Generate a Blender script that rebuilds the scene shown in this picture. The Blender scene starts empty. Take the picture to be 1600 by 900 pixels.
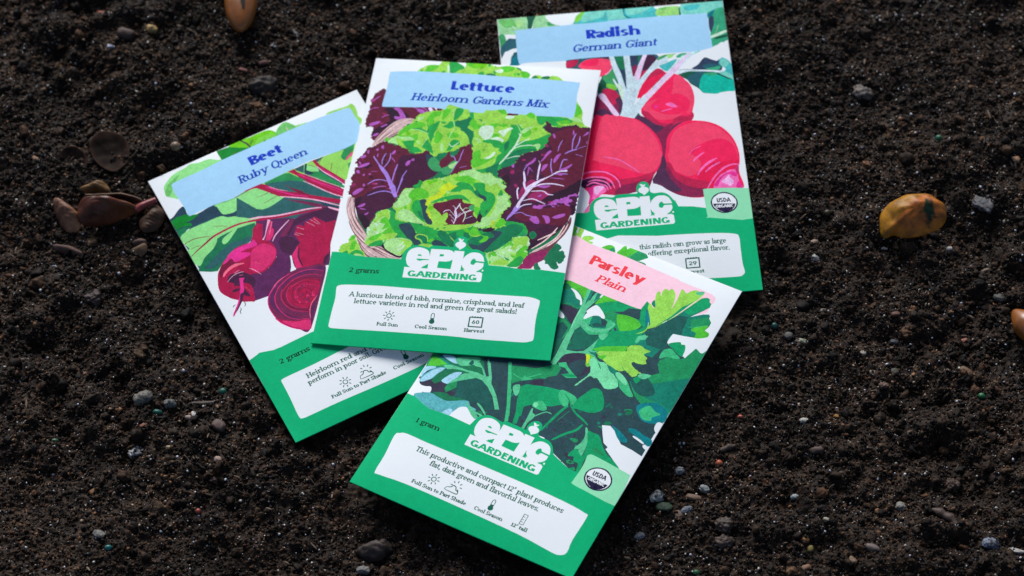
import bpy, math, random
import numpy as np
from mathutils import Vector, Matrix
from mathutils.geometry import delaunay_2d_cdt

R = math.radians
rng = np.random.default_rng(7)
random.seed(7)
scene = bpy.context.scene
col = scene.collection

# ------------------------------------------------------------------ camera
cam_d = bpy.data.cameras.new("camera")
cam = bpy.data.objects.new("camera", cam_d)
col.objects.link(cam)
PITCH, DIST = R(55.0098), 0.99935
cam.location = (0, -DIST * math.cos(PITCH), DIST * math.sin(PITCH))
cam.rotation_euler = (math.pi / 2 - PITCH, 0, 0)
cam_d.sensor_width = 36.0
cam_d.lens = 36.0 * 4500.0 / 1600.0
cam_d.clip_start, cam_d.clip_end = 0.05, 100.0
cam_d.dof.use_dof = True
cam_d.dof.focus_distance = 0.965
cam_d.dof.aperture_fstop = 13.0
scene.camera = cam

# ------------------------------------------------------------------ sky, sun, exposure
SUN_EL, SUN_AZ = R(35), R(-12)          # light comes from beyond the packets, high up
world = bpy.data.worlds.new("World")
scene.world = world
world.use_nodes = True
wn = world.node_tree
sky = wn.nodes.new("ShaderNodeTexSky")
sky.sky_type = 'NISHITA'
sky.sun_disc = False
sky.sun_elevation = SUN_EL
sky.sun_rotation = SUN_AZ
sky.air_density = 0.8
sky.dust_density = 1.6
sky.ozone_density = 1.0
wn.nodes["Background"].inputs["Strength"].default_value = 0.09
wn.links.new(sky.outputs[0], wn.nodes["Background"].inputs["Color"])
sun_d = bpy.data.lights.new("sun", 'SUN')
sun_d.energy = 3.3
sun_d.angle = R(26)
sun_d.color = (0.965, 0.99, 1.0)
sun = bpy.data.objects.new("sun", sun_d)
col.objects.link(sun)
sun.rotation_euler = (R(90) - SUN_EL, 0, R(180) - SUN_AZ)   # pointing from +Y down to the packets
scene.view_settings.view_transform = 'Standard'
scene.view_settings.look = 'None'
scene.view_settings.exposure = 0.22
scene.view_settings.gamma = 1.0

# ------------------------------------------------------------------ helpers
def lin(c):
    o = []
    for v in c:
        v = v / 255.0
        o.append(v / 12.92 if v <= 0.04045 else ((v + 0.055) / 1.055) ** 2.4)
    return np.array(o)

def tag(o, label=None, cat=None, group=None, kind=None):
    if label: o["label"] = label
    if cat: o["category"] = cat
    if group: o["group"] = group
    if kind: o["kind"] = kind
    return o

def mesh_obj(name, verts, faces, mat=None, parent=None, smooth=False):
    me = bpy.data.meshes.new(name)
    verts = np.asarray(verts, dtype=np.float32)
    if isinstance(faces, np.ndarray):
        n, k = faces.shape
        me.vertices.add(len(verts)); me.vertices.foreach_set("co", verts.ravel())
        me.loops.add(n * k); me.loops.foreach_set("vertex_index", faces.astype(np.int32).ravel())
        me.polygons.add(n)
        me.polygons.foreach_set("loop_start", np.arange(0, n * k, k, dtype=np.int32))
        me.polygons.foreach_set("loop_total", np.full(n, k, dtype=np.int32))
        me.update(calc_edges=True)
    else:
        me.from_pydata([tuple(map(float, v)) for v in verts], [], faces)
    if smooth:
        me.polygons.foreach_set("use_smooth", np.ones(len(me.polygons), dtype=bool))
    if mat: me.materials.append(mat)
    o = bpy.data.objects.new(name, me)
    col.objects.link(o)
    if parent: o.parent = parent
    return o

def point_colors(me, name, c):
    a = me.attributes.new(name, 'FLOAT_COLOR', 'POINT')
    c4 = np.ones((len(c), 4), dtype=np.float32); c4[:, :3] = c
    a.data.foreach_set("color", c4.ravel())

def material(name):
    m = bpy.data.materials.new(name)
    m.use_nodes = True
    nt = m.node_tree
    return m, nt, nt.nodes["Principled BSDF"]

def node(nt, typ, **kw):
    n = nt.nodes.new(typ)
    for k, v in kw.items():
        if hasattr(n, k): setattr(n, k, v)
        else: n.inputs[k.replace('_', ' ')].default_value = v
    return n

# lattice noise in numpy (gradient-free value noise, smooth)
def vnoise(x, y, s, seed):
    x = x / s; y = y / s
    xi = np.floor(x).astype(np.int64); yi = np.floor(y).astype(np.int64)
    fx = x - xi; fy = y - yi
    fx = fx * fx * fx * (fx * (fx * 6 - 15) + 10); fy = fy * fy * fy * (fy * (fy * 6 - 15) + 10)
    def h(a, b):
        n = (a * 374761393 + b * 668265263 + seed * 1442695041) & 0xFFFFFFFF
        n = ((n ^ (n >> 13)) * 1274126177) & 0xFFFFFFFF
        n = (n ^ (n >> 16)) & 0xFFFFFFFF
        return n / 2147483648.0 - 1.0
    return (h(xi, yi) * (1 - fx) + h(xi + 1, yi) * fx) * (1 - fy) + (h(xi, yi + 1) * (1 - fx) + h(xi + 1, yi + 1) * fx) * fy

# ------------------------------------------------------------------ the four packets: pose and size (metres)
PW, PH = 0.0826, 0.12438
POSE = {  # x, y, turn, height, slope across, slope along
 'let': (-0.018363, 0.028588, -0.155730, 0.011507, 0.104678, 0.024910),
 'beet': (-0.064243, 0.009622, 0.479825, 0.004471, 0.054228, -0.011884),
 'rad': (0.040306, 0.051994, 0.070783, 0.011393, 0.044586, 0.058445),
 'par': (0.012359, -0.047024, -0.497659, 0.011272, 0.065108, 0.030061),
}
def axes(n):
    x, y, a, z, tx, ty = POSE[n]
    return np.array([x, y, z]), np.array([math.cos(a), math.sin(a), tx]), np.array([-math.sin(a), math.cos(a), ty])

def packet_plane(n, x, y):
    """packet coordinates and height of packet n over ground points x, y"""
    px, py, a, z, tx, ty = POSE[n]
    u = (x - px) * math.cos(a) + (y - py) * math.sin(a)
    v = -(x - px) * math.sin(a) + (y - py) * math.cos(a)
    return u, v, z + u * tx + v * ty

# ------------------------------------------------------------------ soil surface
def soil_height(x, y):
    h = -0.0002 + 0.065 * np.maximum(y, -0.02) + 0.02 * x + 0.0035 * np.exp(-((x - 0.06) ** 2 + y ** 2) / 0.006)   # a low mound under the fan
    h = h + 0.0030 * vnoise(x, y, 0.060, 1) + 0.0022 * vnoise(x, y, 0.026, 2)
    rough = np.clip(0.55 + 0.6 * vnoise(x, y, 0.05, 9), 0.15, 1.1)
    h = h + rough * (0.0034 * vnoise(x + .3 * y, y - .2 * x, 0.0105, 3) + 0.0020 * vnoise(x - .2 * y, y, 0.0052, 4))
    for n in POSE:                                     # pressed down where a packet lies
        u, v, z = packet_plane(n, x, y)
        d = np.hypot(np.maximum(np.abs(u) - PW / 2, 0), np.maximum(np.abs(v) - PH / 2, 0))
        uc = np.clip(u, -PW / 2, PW / 2); vc = np.clip(v, -PH / 2, PH / 2)
        h = np.where(d < 0.02, np.minimum(h, POSE[n][3] + uc * POSE[n][4] + vc * POSE[n][5] - 0.0022 + np.maximum(d - 0.002, 0) * 0.8), h)
    return h - 0.0011 * np.abs(vnoise(x, y, 0.0031, 5)) - 0.0009 * np.abs(vnoise(x + .3 * y, y, 0.0016, 6)) - 0.0004 * np.abs(vnoise(x, y, 0.0008, 8))
def soil_z(x, y): return float(soil_height(np.array([x]), np.array([y]))[0])

# ------------------------------------------------------------------ soil materials
def soil_material(name, attr=None, dark=(0.0044, 0.0021, 0.0010), mid=(0.0165, 0.0080, 0.0037), light=(0.108, 0.056, 0.028)):
    m, nt, b = material(name)
    tc = node(nt, "ShaderNodeTexCoord")
    n1 = node(nt, "ShaderNodeTexNoise", Scale=420.0, Detail=6.0, Roughness=0.65)
    n2 = node(nt, "ShaderNodeTexNoise", Scale=45.0, Detail=4.0)
    nt.links.new(tc.outputs["Object"], n1.inputs["Vector"]); nt.links.new(tc.outputs["Object"], n2.inputs["Vector"])
    mix = node(nt, "ShaderNodeMath", operation='MULTIPLY_ADD')
    nt.links.new(n1.outputs["Fac"], mix.inputs[0]); mix.inputs[1].default_value = 0.75
    sc = node(nt, "ShaderNodeMath", operation='MULTIPLY'); nt.links.new(n2.outputs["Fac"], sc.inputs[0]); sc.inputs[1].default_value = 0.25
    nt.links.new(sc.outputs[0], mix.inputs[2])
    r = node(nt, "ShaderNodeValToRGB")
    r.color_ramp.elements[0].position = 0.34; r.color_ramp.elements[0].color = (*dark, 1)
    r.color_ramp.elements[1].position = 0.72; r.color_ramp.elements[1].color = (*light, 1)
    e = r.color_ramp.elements.new(0.53); e.color = (*mid, 1)
    nt.links.new(mix.outputs[0], r.inputs[0])
    out = r.outputs[0]
    if attr:
        a = node(nt, "ShaderNodeAttribute"); a.attribute_name = attr
        mm = node(nt, "ShaderNodeMix"); mm.data_type = 'RGBA'; mm.blend_type = 'MULTIPLY'; mm.inputs[0].default_value = 1.0
        nt.links.new(out, mm.inputs[6]); nt.links.new(a.outputs["Color"], mm.inputs[7]); out = mm.outputs[2]
    nt.links.new(out, b.inputs["Base Color"])
    b.inputs["Roughness"].default_value = 0.72
    b.inputs["Specular IOR Level"].default_value = 0.18
    bp = node(nt, "ShaderNodeBump", Strength=0.8, Distance=0.0004)
    nt.links.new(n1.outputs["Fac"], bp.inputs["Height"]); nt.links.new(bp.outputs[0], b.inputs["Normal"])
    return m
M_SOIL = soil_material("dark_soil")
M_CRUMB = soil_material("soil_crumb", "tint")

# ground sheet: fine where it is seen, coarse skirt outside
def ground_axis(lo, hi, step, far):
    a = np.arange(lo, hi, step)
    out = np.concatenate([-np.geomspace(-(lo - 0.02) * 1.0, far, 14)[::-1], a, np.geomspace(hi + 0.02, far, 14)])
    return out
gx = ground_axis(-0.235, 0.235, 0.00045, 3.0)
gy = ground_axis(-0.165, 0.205, 0.00045, 3.0)
GX, GY = np.meshgrid(gx, gy)
near = np.clip(1.5 - np.hypot(GX, GY) / 0.4, 0, 1)
GZ = soil_height(GX, GY) * near + (1 - near) * 0.004
nx, ny = len(gx), len(gy)
idx = np.arange(nx * ny).reshape(ny, nx)
quads = np.stack([idx[:-1, :-1], idx[:-1, 1:], idx[1:, 1:], idx[1:, :-1]], -1).reshape(-1, 4)
soil = mesh_obj("soil", np.stack([GX, GY, GZ], -1).reshape(-1, 3), quads, M_SOIL, smooth=True)
tag(soil, "dark brown crumbly garden soil the packets lie on", "soil", kind="structure")

# ------------------------------------------------------------------ crumbs and grit: thousands of tiny clods, too many to count
def ico(sub):
    import bmesh
    bm = bmesh.new(); bmesh.ops.create_icosphere(bm, subdivisions=sub, radius=1.0)
    v = np.array([p.co[:] for p in bm.verts]); f = np.array([[q.index for q in p.verts] for p in bm.faces]); bm.free()
    return v, f
ICO = {s: ico(s) for s in (1, 2, 3, 4)}

def rough_ball(sub, seed):
    v, f = ICO[sub]; g = np.random.default_rng(seed); d = np.zeros(len(v))
    for k in range(16):
        w = g.normal(size=3) * (1.6 + 0.95 * k); d += np.sin(v @ w + g.uniform(0, 6.28)) / (1 + 0.32 * k)
    return v * (1 + 0.15 * d)[:, None], f

def inside_packet(x, y, margin=0.0):
    m = np.zeros(len(x), bool)
    for n in POSE:
        u, v, z = packet_plane(n, x, y)
        m |= (np.abs(u) < PW / 2 + margin) & (np.abs(v) < PH / 2 + margin)
    return m

def scatter(name, n, rmin, rmax, power, mat, tint_fn, label, cat, sub=1, sink=0.35, margin=0.0015, lumps=0.28, dens=None, rough=False, stretch=None):
    x = rng.uniform(-0.225, 0.225, n); y = rng.uniform(-0.155, 0.19, n)
    u = rng.uniform(0, 1, n)
    r = (rmin ** (1 - power) + u * (rmax ** (1 - power) - rmin ** (1 - power))) ** (1 / (1 - power))
    keep = ~inside_packet(x, y, margin)
    keep &= np.abs(x) < 0.179 + 0.11 * (y + 0.114) * 0.5 + 0.04
    if dens is not None: keep &= rng.uniform(0, 1, n) < dens(x, y, r)
    x, y, r = x[keep], y[keep], r[keep]; n = len(x)
    bv, bf = ICO[sub]; nv = len(bv)
    q = rng.normal(size=(n, 4)); q /= np.linalg.norm(q, axis=1, keepdims=True)
    a, b, c, d = q.T
    Rm = np.stack([np.stack([1 - 2 * (c * c + d * d), 2 * (b * c - a * d), 2 * (b * d + a * c)], -1),
                   np.stack([2 * (b * c + a * d), 1 - 2 * (b * b + d * d), 2 * (c * d - a * b)], -1),
                   np.stack([2 * (b * d - a * c), 2 * (c * d + a * b), 1 - 2 * (b * b + c * c)], -1)], 1)
    s = rng.uniform(0.5, 1.35, (n, 3))
    if stretch: s = s * np.array(stretch)
    rad = 1 + lumps * rng.uniform(-1, 1, (n, nv))
    shape = np.stack([rough_ball(sub, 500 + k)[0] for k in range(10)])[rng.integers(0, 10, n)] if rough else bv[None]
    V = shape * rad[..., None] * s[:, None, :] * r[:, None, None]
    V = np.einsum('nij,nkj->nki', Rm, V)
    z = soil_height(x, y) + r * (0.5 - sink)
    V += np.stack([x, y, z], -1)[:, None, :]
    F = (bf[None] + (np.arange(n) * nv)[:, None, None]).reshape(-1, 3)
    o = mesh_obj(name, V.reshape(-1, 3), F, mat, smooth=(sub > 1))
    t = np.repeat(tint_fn(n, r), nv, axis=0)
    point_colors(o.data, "tint", t)
    tag(o, label, cat, kind="stuff")
    return o

def brown_tint(n, r):
    v = np.exp(rng.normal(-0.1, 0.85, n))[:, None]
    w = rng.uniform(-1, 1, n)[:, None]
    return np.clip(v * (1 + w * np.array([0.14, 0.0, -0.12])), 0.12, 6.0)
zone = lambda x, y: vnoise(x, y, 0.05, 9)
scatter("fine_soil_crumbs", 230000, 0.00022, 0.00080, 1.9, M_CRUMB, brown_tint, "fine dark brown soil crumbs covering the ground", "soil crumbs", sub=1, lumps=0.38)
scatter("soil_crumbs", 9500, 0.0007, 0.0022, 3.0, M_CRUMB, brown_tint, "larger rounded clumps of dark soil strewn all over", "soil clumps", sub=3, lumps=0.05, sink=0.55, rough=True, margin=0.003,
        dens=lambda x, y, r: np.clip(0.35 + 0.8 * zone(x, y) + 0.7 * (x < -0.01) * (y > -0.01), 0.05, 1))

M_GRIT, nt, b = material("mineral_grit")
a = node(nt, "ShaderNodeAttribute"); a.attribute_name = "tint"
nt.links.new(a.outputs["Color"], b.inputs["Base Color"]); b.inputs["Roughness"].default_value = 0.35
def grit_tint(n, r):
    pal = np.array([(0.62, 0.62, 0.64), (0.45, 0.47, 0.55), (0.30, 0.27, 0.23), (0.34, 0.22, 0.14), (0.22, 0.17, 0.13), (0.15, 0.10, 0.07), (0.55, 0.50, 0.42)])
    p = rng.choice(len(pal), n, p=[.11, .09, .20, .17, .21, .16, .06])
    return pal[p] * rng.uniform(0.6, 1.1, (n, 1))
scatter("mineral_grit", 36000, 0.00013, 0.00058, 2.7, M_GRIT, grit_tint, "pale sand and mineral grains sprinkled through the soil", "grit", sub=1, sink=0.0, lumps=0.2)

M_FIBRE, nt, b = material("plant_fibre")
a = node(nt, "ShaderNodeAttribute"); a.attribute_name = "tint"
nt.links.new(a.outputs["Color"], b.inputs["Base Color"]); b.inputs["Roughness"].default_value = 0.8
def fibre_tint(n, r):
    pal = np.array([(0.09, 0.055, 0.032), (0.16, 0.10, 0.06), (0.06, 0.035, 0.022), (0.24, 0.17, 0.11)])
    return pal[rng.choice(4, n, p=[.35, .25, .3, .1])] * rng.uniform(0.6, 1.2, (n, 1))
scatter("plant_fibres", 4200, 0.0004, 0.0014, 2.4, M_FIBRE, fibre_tint, "tiny brown root and bark slivers mixed into the soil", "plant fibres", sub=2, sink=0.25, lumps=0.12, stretch=(1.7, 0.38, 0.30), margin=0.003)

# ------------------------------------------------------------------ lettering: every glyph is drawn from stems, bowls and slab serifs
# cap height 70, x-height 48.  w = stem, t = thin stroke, sf = serifs on/off
def _ring(cx, cy, rx, ry, w, t, a0=0, a1=360):
    n = max(6, int(abs(a1 - a0) / 20))
    A = np.radians(np.linspace(a0, a1, n + 1))
    ox, oy = cx + rx * np.cos(A), cy + ry * np.sin(A)
    ix, iy = cx + max(rx - w, 1) * np.cos(A), cy + max(ry - t, 1) * np.sin(A)
    if abs(a1 - a0) >= 360:
        # ring as two halves so that each piece is a simple outline
        return _ring(cx, cy, rx, ry, w, t, a0, a0 + 180) + _ring(cx, cy, rx, ry, w, t, a0 + 180, a0 + 360)
    return [np.concatenate([np.stack([ox, oy], 1), np.stack([ix, iy], 1)[::-1]])]
def _rect(x0, y0, x1, y1): return [np.array([(x0, y0), (x1, y0), (x1, y1), (x0, y1)], float)]
def _diag(x0, y0, x1, y1, w): return [np.array([(x0 - w / 2, y0), (x0 + w / 2, y0), (x1 + w / 2, y1), (x1 - w / 2, y1)], float)]
def _dot(x, y, r):
    A = np.linspace(0, 2 * math.pi, 11)[:-1]
    return [np.stack([x + r * np.cos(A), y + r * np.sin(A)], 1)]

def glyph(ch, w, t, sf):
    """outlines and advance width of one character"""
    o = []; X, C, AS, DS = 48.0, 70.0, 74.0, -21.0
    h = w / 2
    def V(x, y0, y1): o.extend(_rect(x - h, y0, x + h, y1))
    def H(x0, x1, y): o.extend(_rect(x0, y - t / 2, x1, y + t / 2))
    def S(x, y, l=None, side=0):
        if not sf: return
        l = l or w * 1.9
        x0 = x - l / 2 if side <= 0 else x - h
        x1 = x + l / 2 if side >= 0 else x + h
        o.extend(_rect(x0, y, x1, y + t * 0.95))
    def O(*a): o.extend(_ring(a[0], a[1], a[2], a[3], w, t, *a[4:]))
    L0 = h + (3 if sf else 1)
    rx = 15 + w * 0.55
    if ch == ' ': return [], 27
    if ch in 'bdpq':
        wd = L0 + rx * 2 - h * 0.3
        if ch in 'bp': V(L0, DS if ch == 'p' else 0, AS if ch == 'b' else X); O(L0 + rx - h * .5, 24, rx, 24.5)
        else:
            xs = rx * 2 - h * .5; V(xs, DS if ch == 'q' else 0, AS if ch == 'd' else X); O(rx, 24, rx, 24.5); wd = xs + h + 1
        if ch == 'b': S(L0, AS - t, side=-1)
        if ch == 'd': S(xs, AS - t, side=-1); S(xs, 0, side=1); wd += 3 if sf else 0
        if ch == 'p': S(L0, X - t, side=-1); S(L0, DS)
        return o, wd + 3
    if ch == 'a':
        xs = 20 + w * 0.75
        V(xs, 0, 30); O(xs - 12 - h * .4, 30, 12 + w * 0.9, 18.5, 0, 165); O(xs - 13, 14, 13 + h * 1.0, 14.5)
        if sf: o.extend(_rect(xs, 0, xs + w * 1.0, t)); o.extend(_dot(xs - 24 + h * .3, 35, w * 0.42))
        return o, xs + h + (5 if sf else 2)
    if ch == 'c':
        O(rx, 24, rx, 24.5, 40, 320)
        if sf: o.extend(_dot(rx + rx * .62, 36, w * 0.5))
        return o, rx * 2 + 1
    if ch == 'e':
        O(rx, 24, rx, 24.5, 0, 318 if sf else 310); o.extend(_rect(w * .5, 20.5 if not sf else 21.5, rx * 2 - w * .12, (20.5 if not sf else 21.5) + t * .8))
        return o, rx * 2 + 3
    if ch == 'o': O(rx + 1, 24, rx + 1, 24.5); return o, rx * 2 + 5
    if ch == 'f':
        x = h + 7; V(x, 0, 58); O(x + 11, 58, 11 + h, 16, 40, 180); H(1, x + h + 9, X - t / 2); S(x, 0)
        if sf: o.extend(_dot(x + 17, 66, w * 0.45))
        return o, x + h + 12
    if ch == 'g':
        r = 13 + w * .55
        if sf:
            O(r, 31, r, 17.5); O(r + 2, -8, r + 3, 13.5); o.extend(_diag(r * .55, 4, r * .75, 16, w * .8)); o.extend(_rect(r * 1.5, 42, r * 2 + 6, 42 + t))
            return o, r * 2 + 8
        O(rx, 24, rx, 24.5); xs = rx * 2 - h; V(xs, -6, X); O(xs - rx + h, -6, rx, 15, 200, 360)
        return o, rx * 2 + 5
    if ch in 'hnmr':
        V(L0, 0, AS if ch == 'h' else X); S(L0, (AS if ch == 'h' else X) - t, side=-1); S(L0, 0)
        if ch == 'r':
            O(L0 + 13, 28, 13 + h, 20.5, 55, 170)
            if sf: o.extend(_dot(L0 + 17 + h * .4, 40, w * .52))
            return o, L0 + 19 + h
        aw = 15 + w * .5; x = L0
        for k in range(2 if ch == 'm' else 1):
            O(x + aw - h * 0.5, 27, aw + h * .5, 21.5, 0, 165); x = x + 2 * aw - w * 0.5; V(x, 0, 27.5); S(x, 0)
        return o, x + h + (6 if sf else 3)
    if ch in 'il1I':
        top = {'i': X, 'l': AS, '1': 62, 'I': C}[ch]
        V(L0 + 2, 0, top); S(L0 + 2, 0); S(L0 + 2, top - t, side=-1 if ch != 'I' else 0)
        if ch == 'i': o.extend(_dot(L0 + 2, 63, max(w * 0.62, 6)))
        return o, L0 * 2 + 7
    if ch == 'k':
        V(L0, 0, AS); S(L0, AS - t, side=-1); S(L0, 0); o.extend(_diag(L0 + h, 20, L0 + 26, X, t * 1.3)); o.extend(_diag(L0 + 28, 0, L0 + 11, 28, w)); S(L0 + 28, 0); S(L0 + 25, X - t)
        return o, L0 + 38
    if ch == 's':
        r = 12 + w * .5
        O(r, 35, r, 13.5, 25, 270); O(r, 13.5, r + 1, 14, -90, 90); O(r, 13.5, r + 1, 14, -160, -90)
        if sf: o.extend(_rect(r * 1.62, 33, r * 1.62 + t, 47)); o.extend(_rect(1, 2, 1 + t, 15))
        return o, r * 2 + 4
    if ch == 't':
        x = h + 6; V(x, 10, 62); H(0, x + h + 9, X - t / 2); O(x + 10, 11, 10 + h, 11.5, 180, 300)
        return o, x + h + (13 if sf else 16)
    if ch == 'u':
        V(L0, 20, X); S(L0, X - t, side=-1); aw = 15 + w * .5
        O(L0 + aw - h * .5, 21, aw + h * .5, 21.5, 180, 345); x = L0 + 2 * aw - w * .5; V(x, 0, X); S(x, X - t, side=-1); S(x, 0, side=1)
        return o, x + h + (6 if sf else 3)
    if ch in 'vyw':
        dx = 15 + w * .35; x = h + 3; n = 2 if ch == 'w' else 1
        for k in range(n):
            o.extend(_diag(x + dx, 0, x, X, w)); o.extend(_diag(x + dx, 0, x + 2 * dx, X, t * 1.25 if sf else w)); S(x, X - t); x += 2 * dx
        S(x, X - t)
        if ch == 'y':
            m = t * 1.25 if sf else w
            o.extend(_diag(x - dx - 9, -17, x - dx, 2, m)); o.extend(_rect(x - dx - 20, DS, x - dx - 5, DS + t * 1.2))
        return o, x + h + 3
    if ch == 'x':
        d = 30 + w * .3; o.extend(_diag(3 + d, 0, 3, X, w)); o.extend(_diag(3, 0, 3 + d, X, t * 1.2)); S(4, 0); S(3 + d, 0); S(4, X - t); S(3 + d, X - t)
        return o, d + 9
    if ch in '.,':
        o.extend(_dot(8, 5, max(w * .62, 5)))
        if ch == ',': o.extend(_diag(4, -13, 9, 4, t * 1.2))
        return o, 17
    if ch == '!': o.extend(_dot(9, 5, max(w * .6, 5))); o.extend([np.array([(9 - h * .5, 18), (9 + h * .5, 18), (9 + h, AS), (9 - h, AS)])]); return o, 19
    if ch == '"': o.extend(_diag(5, 50, 7, AS, t)); o.extend(_diag(15, 50, 17, AS, t)); return o, 24
    # figures
    if ch in '0269':
        r = 17 + w * .4
        if ch == '0': O(r, 33, r, 33)
        if ch == '6': O(r, 22, r, 22.5); o.extend(_diag(r * .45, 30, r * 1.25, 66, w))
        if ch == '9': O(r, 43, r, 22.5); o.extend(_diag(r * .75, 0, r * 1.55, 36, w))
        if ch == '2': O(r, 46, r, 20, -15, 170); o.extend(_diag(6, 4, r * 1.72, 42, w)); o.extend(_rect(1, 0, r * 2, t * 1.3))
        return o, r * 2 + 5
    # capitals
    R_ = 24 + w * .5
    if ch in 'BDEFHLMNPRTU':
        x = L0 + 2
        if ch != 'T' and ch != 'U': V(x, 0, C); S(x, 0); S(x, C - t)
        if ch == 'L': o.extend(_rect(x, 0, x + 34, t * 1.25)); (o.extend(_rect(x + 34 - t, 0, x + 34, 17)) if sf else None); return o, x + 38
        if ch in 'EF':
            o.extend(_rect(x, C - t * 1.2, x + 35, C)); o.extend(_rect(x, 33, x + 29, 33 + t * 1.1))
            if sf: o.extend(_rect(x + 35 - t, C - 17, x + 35, C)); o.extend(_rect(x + 27 - t * .6, 26, x + 27 + t * .4, 43))
            if ch == 'E': o.extend(_rect(x, 0, x + 36, t * 1.2))
            return o, x + 40
        if ch == 'H': x2 = x + 34 + w * .4; V(x2, 0, C); S(x2, 0); S(x2, C - t); H(x, x2, 36); return o, x2 + L0 + 3
        if ch in 'PRB':
            top = 19 if ch != 'B' else 17.5
            O(x + 16, C - top, 20 + h, top, -90, 90); o.extend(_rect(x, C - t, x + 17, C)); o.extend(_rect(x, C - 2 * top, x + 17, C - 2 * top + t))
            if ch == 'R': o.extend(_diag(x + 34, 0, x + 14, C - 2 * top + t, w * 1.05)); S(x + 35, 0)
            if ch == 'B': O(x + 17, 19, 23 + h, 19, -90, 90); o.extend(_rect(x, 0, x + 18, t)); o.extend(_rect(x, 38 - t, x + 18, 38))
            return o, x + 40 + h * .6
        if ch == 'D': O(x + 10, 35, 32 + h, 35, -90, 90); o.extend(_rect(x, 0, x + 11, t)); o.extend(_rect(x, C - t, x + 11, C)); return o, x + 45 + h
        if ch == 'N': x2 = x + 36 + w * .4; o.extend(_diag(x2 - h * .3, 0, x + h * .3, C, w * 1.1)); V(x2, 0, C); S(x2, C - t); return o, x2 + L0 + 2
        if ch == 'M':
            x2 = x + 48 + w * .3; o.extend(_diag((x + x2) / 2, 4, x, C, w)); o.extend(_diag((x + x2) / 2, 4, x2, C, t * 1.3)); V(x2, 0, C); S(x2, 0); S(x2, C - t); return o, x2 + L0 + 3
        if ch == 'T': xx = 27; V(xx, 0, C); o.extend(_rect(1, C - t * 1.2, 53, C)); S(xx, 0); (o.extend(_rect(1, C - 16, 1 + t, C) ) or o.extend(_rect(53 - t, C - 16, 53, C)) if sf else None); return o, 56
        if ch == 'U': x1 = L0 + 1; x2 = x1 + 32 + w * .3; V(x1, 22, C); V(x2, 22, C); O((x1 + x2) / 2, 23, (x2 - x1) / 2 + h, 24, 180, 360); S(x1, C - t); S(x2, C - t); return o, x2 + L0 + 2
    if ch == 'A':
        d = 22 + w * .45; o.extend(_diag(4, 0, 4 + d, C, t * 1.3 if sf else w)); o.extend(_diag(4 + 2 * d, 0, 4 + d, C, w)); H(4 + d * .4, 4 + d * 1.6, 24); S(5, 0); S(4 + 2 * d, 0); return o, d * 2 + 8
    if ch in 'CG':
        O(R_, 35, R_, 36, 42, 318)
        if ch == 'G': o.extend(_rect(R_ + R_ * .95 - w, 3 if not sf else 8, R_ + R_ * .95, 33)); o.extend(_rect(R_ + 3, 33 - t, R_ * 2 + (3 if sf else 0), 33))
        if sf: o.extend(_rect(R_ * 1.72, 46, R_ * 1.72 + t, 69))
        return o, R_ * 2 + 3
    if ch in 'OQ':
        O(R_ + 1, 35, R_ + 1, 36)
        if ch == 'Q': o.extend(_diag(R_ * 1.9, -10, R_ * 1.15, 14, w * .9)); o.extend(_rect(R_ * 1.75, -11, R_ * 2.2, -11 + t))
        return o, R_ * 2 + 5
    if ch == 'S':
        r = 16 + w * .5
        O(r, 51, r, 19.5, 25, 270); O(r, 19, r + 1, 20, -90, 90); O(r, 19, r + 1, 20, -160, -90)
        if sf: o.extend(_rect(r * 1.66, 49, r * 1.66 + t, 69)); o.extend(_rect(1, 1, 1 + t, 20))
        return o, r * 2 + 5
    return o, 30

def text_outlines(s, x0, x1, base, cap, w, t, sf, shear=0.0, track=0.0, low=1.0):
    """outlines of a line of text fitted between x0 and x1 on a baseline (packet units, y down)"""
    x = 0; P = []
    for ch in s:
        o, adv = glyph(ch, w, t, sf)
        for p in o: P.append(p * np.array([1, low if ch.islower() else 1.0]) + np.array([x, 0]))
        x += adv + track
    sx = (x1 - x0) / x; sy = cap / 70.0
    out = []
    for p in P:
        xx = x0 + (p[:, 0] + p[:, 1] * shear * sy / sx) * sx
        out.append(np.stack([xx, base - p[:, 1] * sy], 1))
    return out

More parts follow.
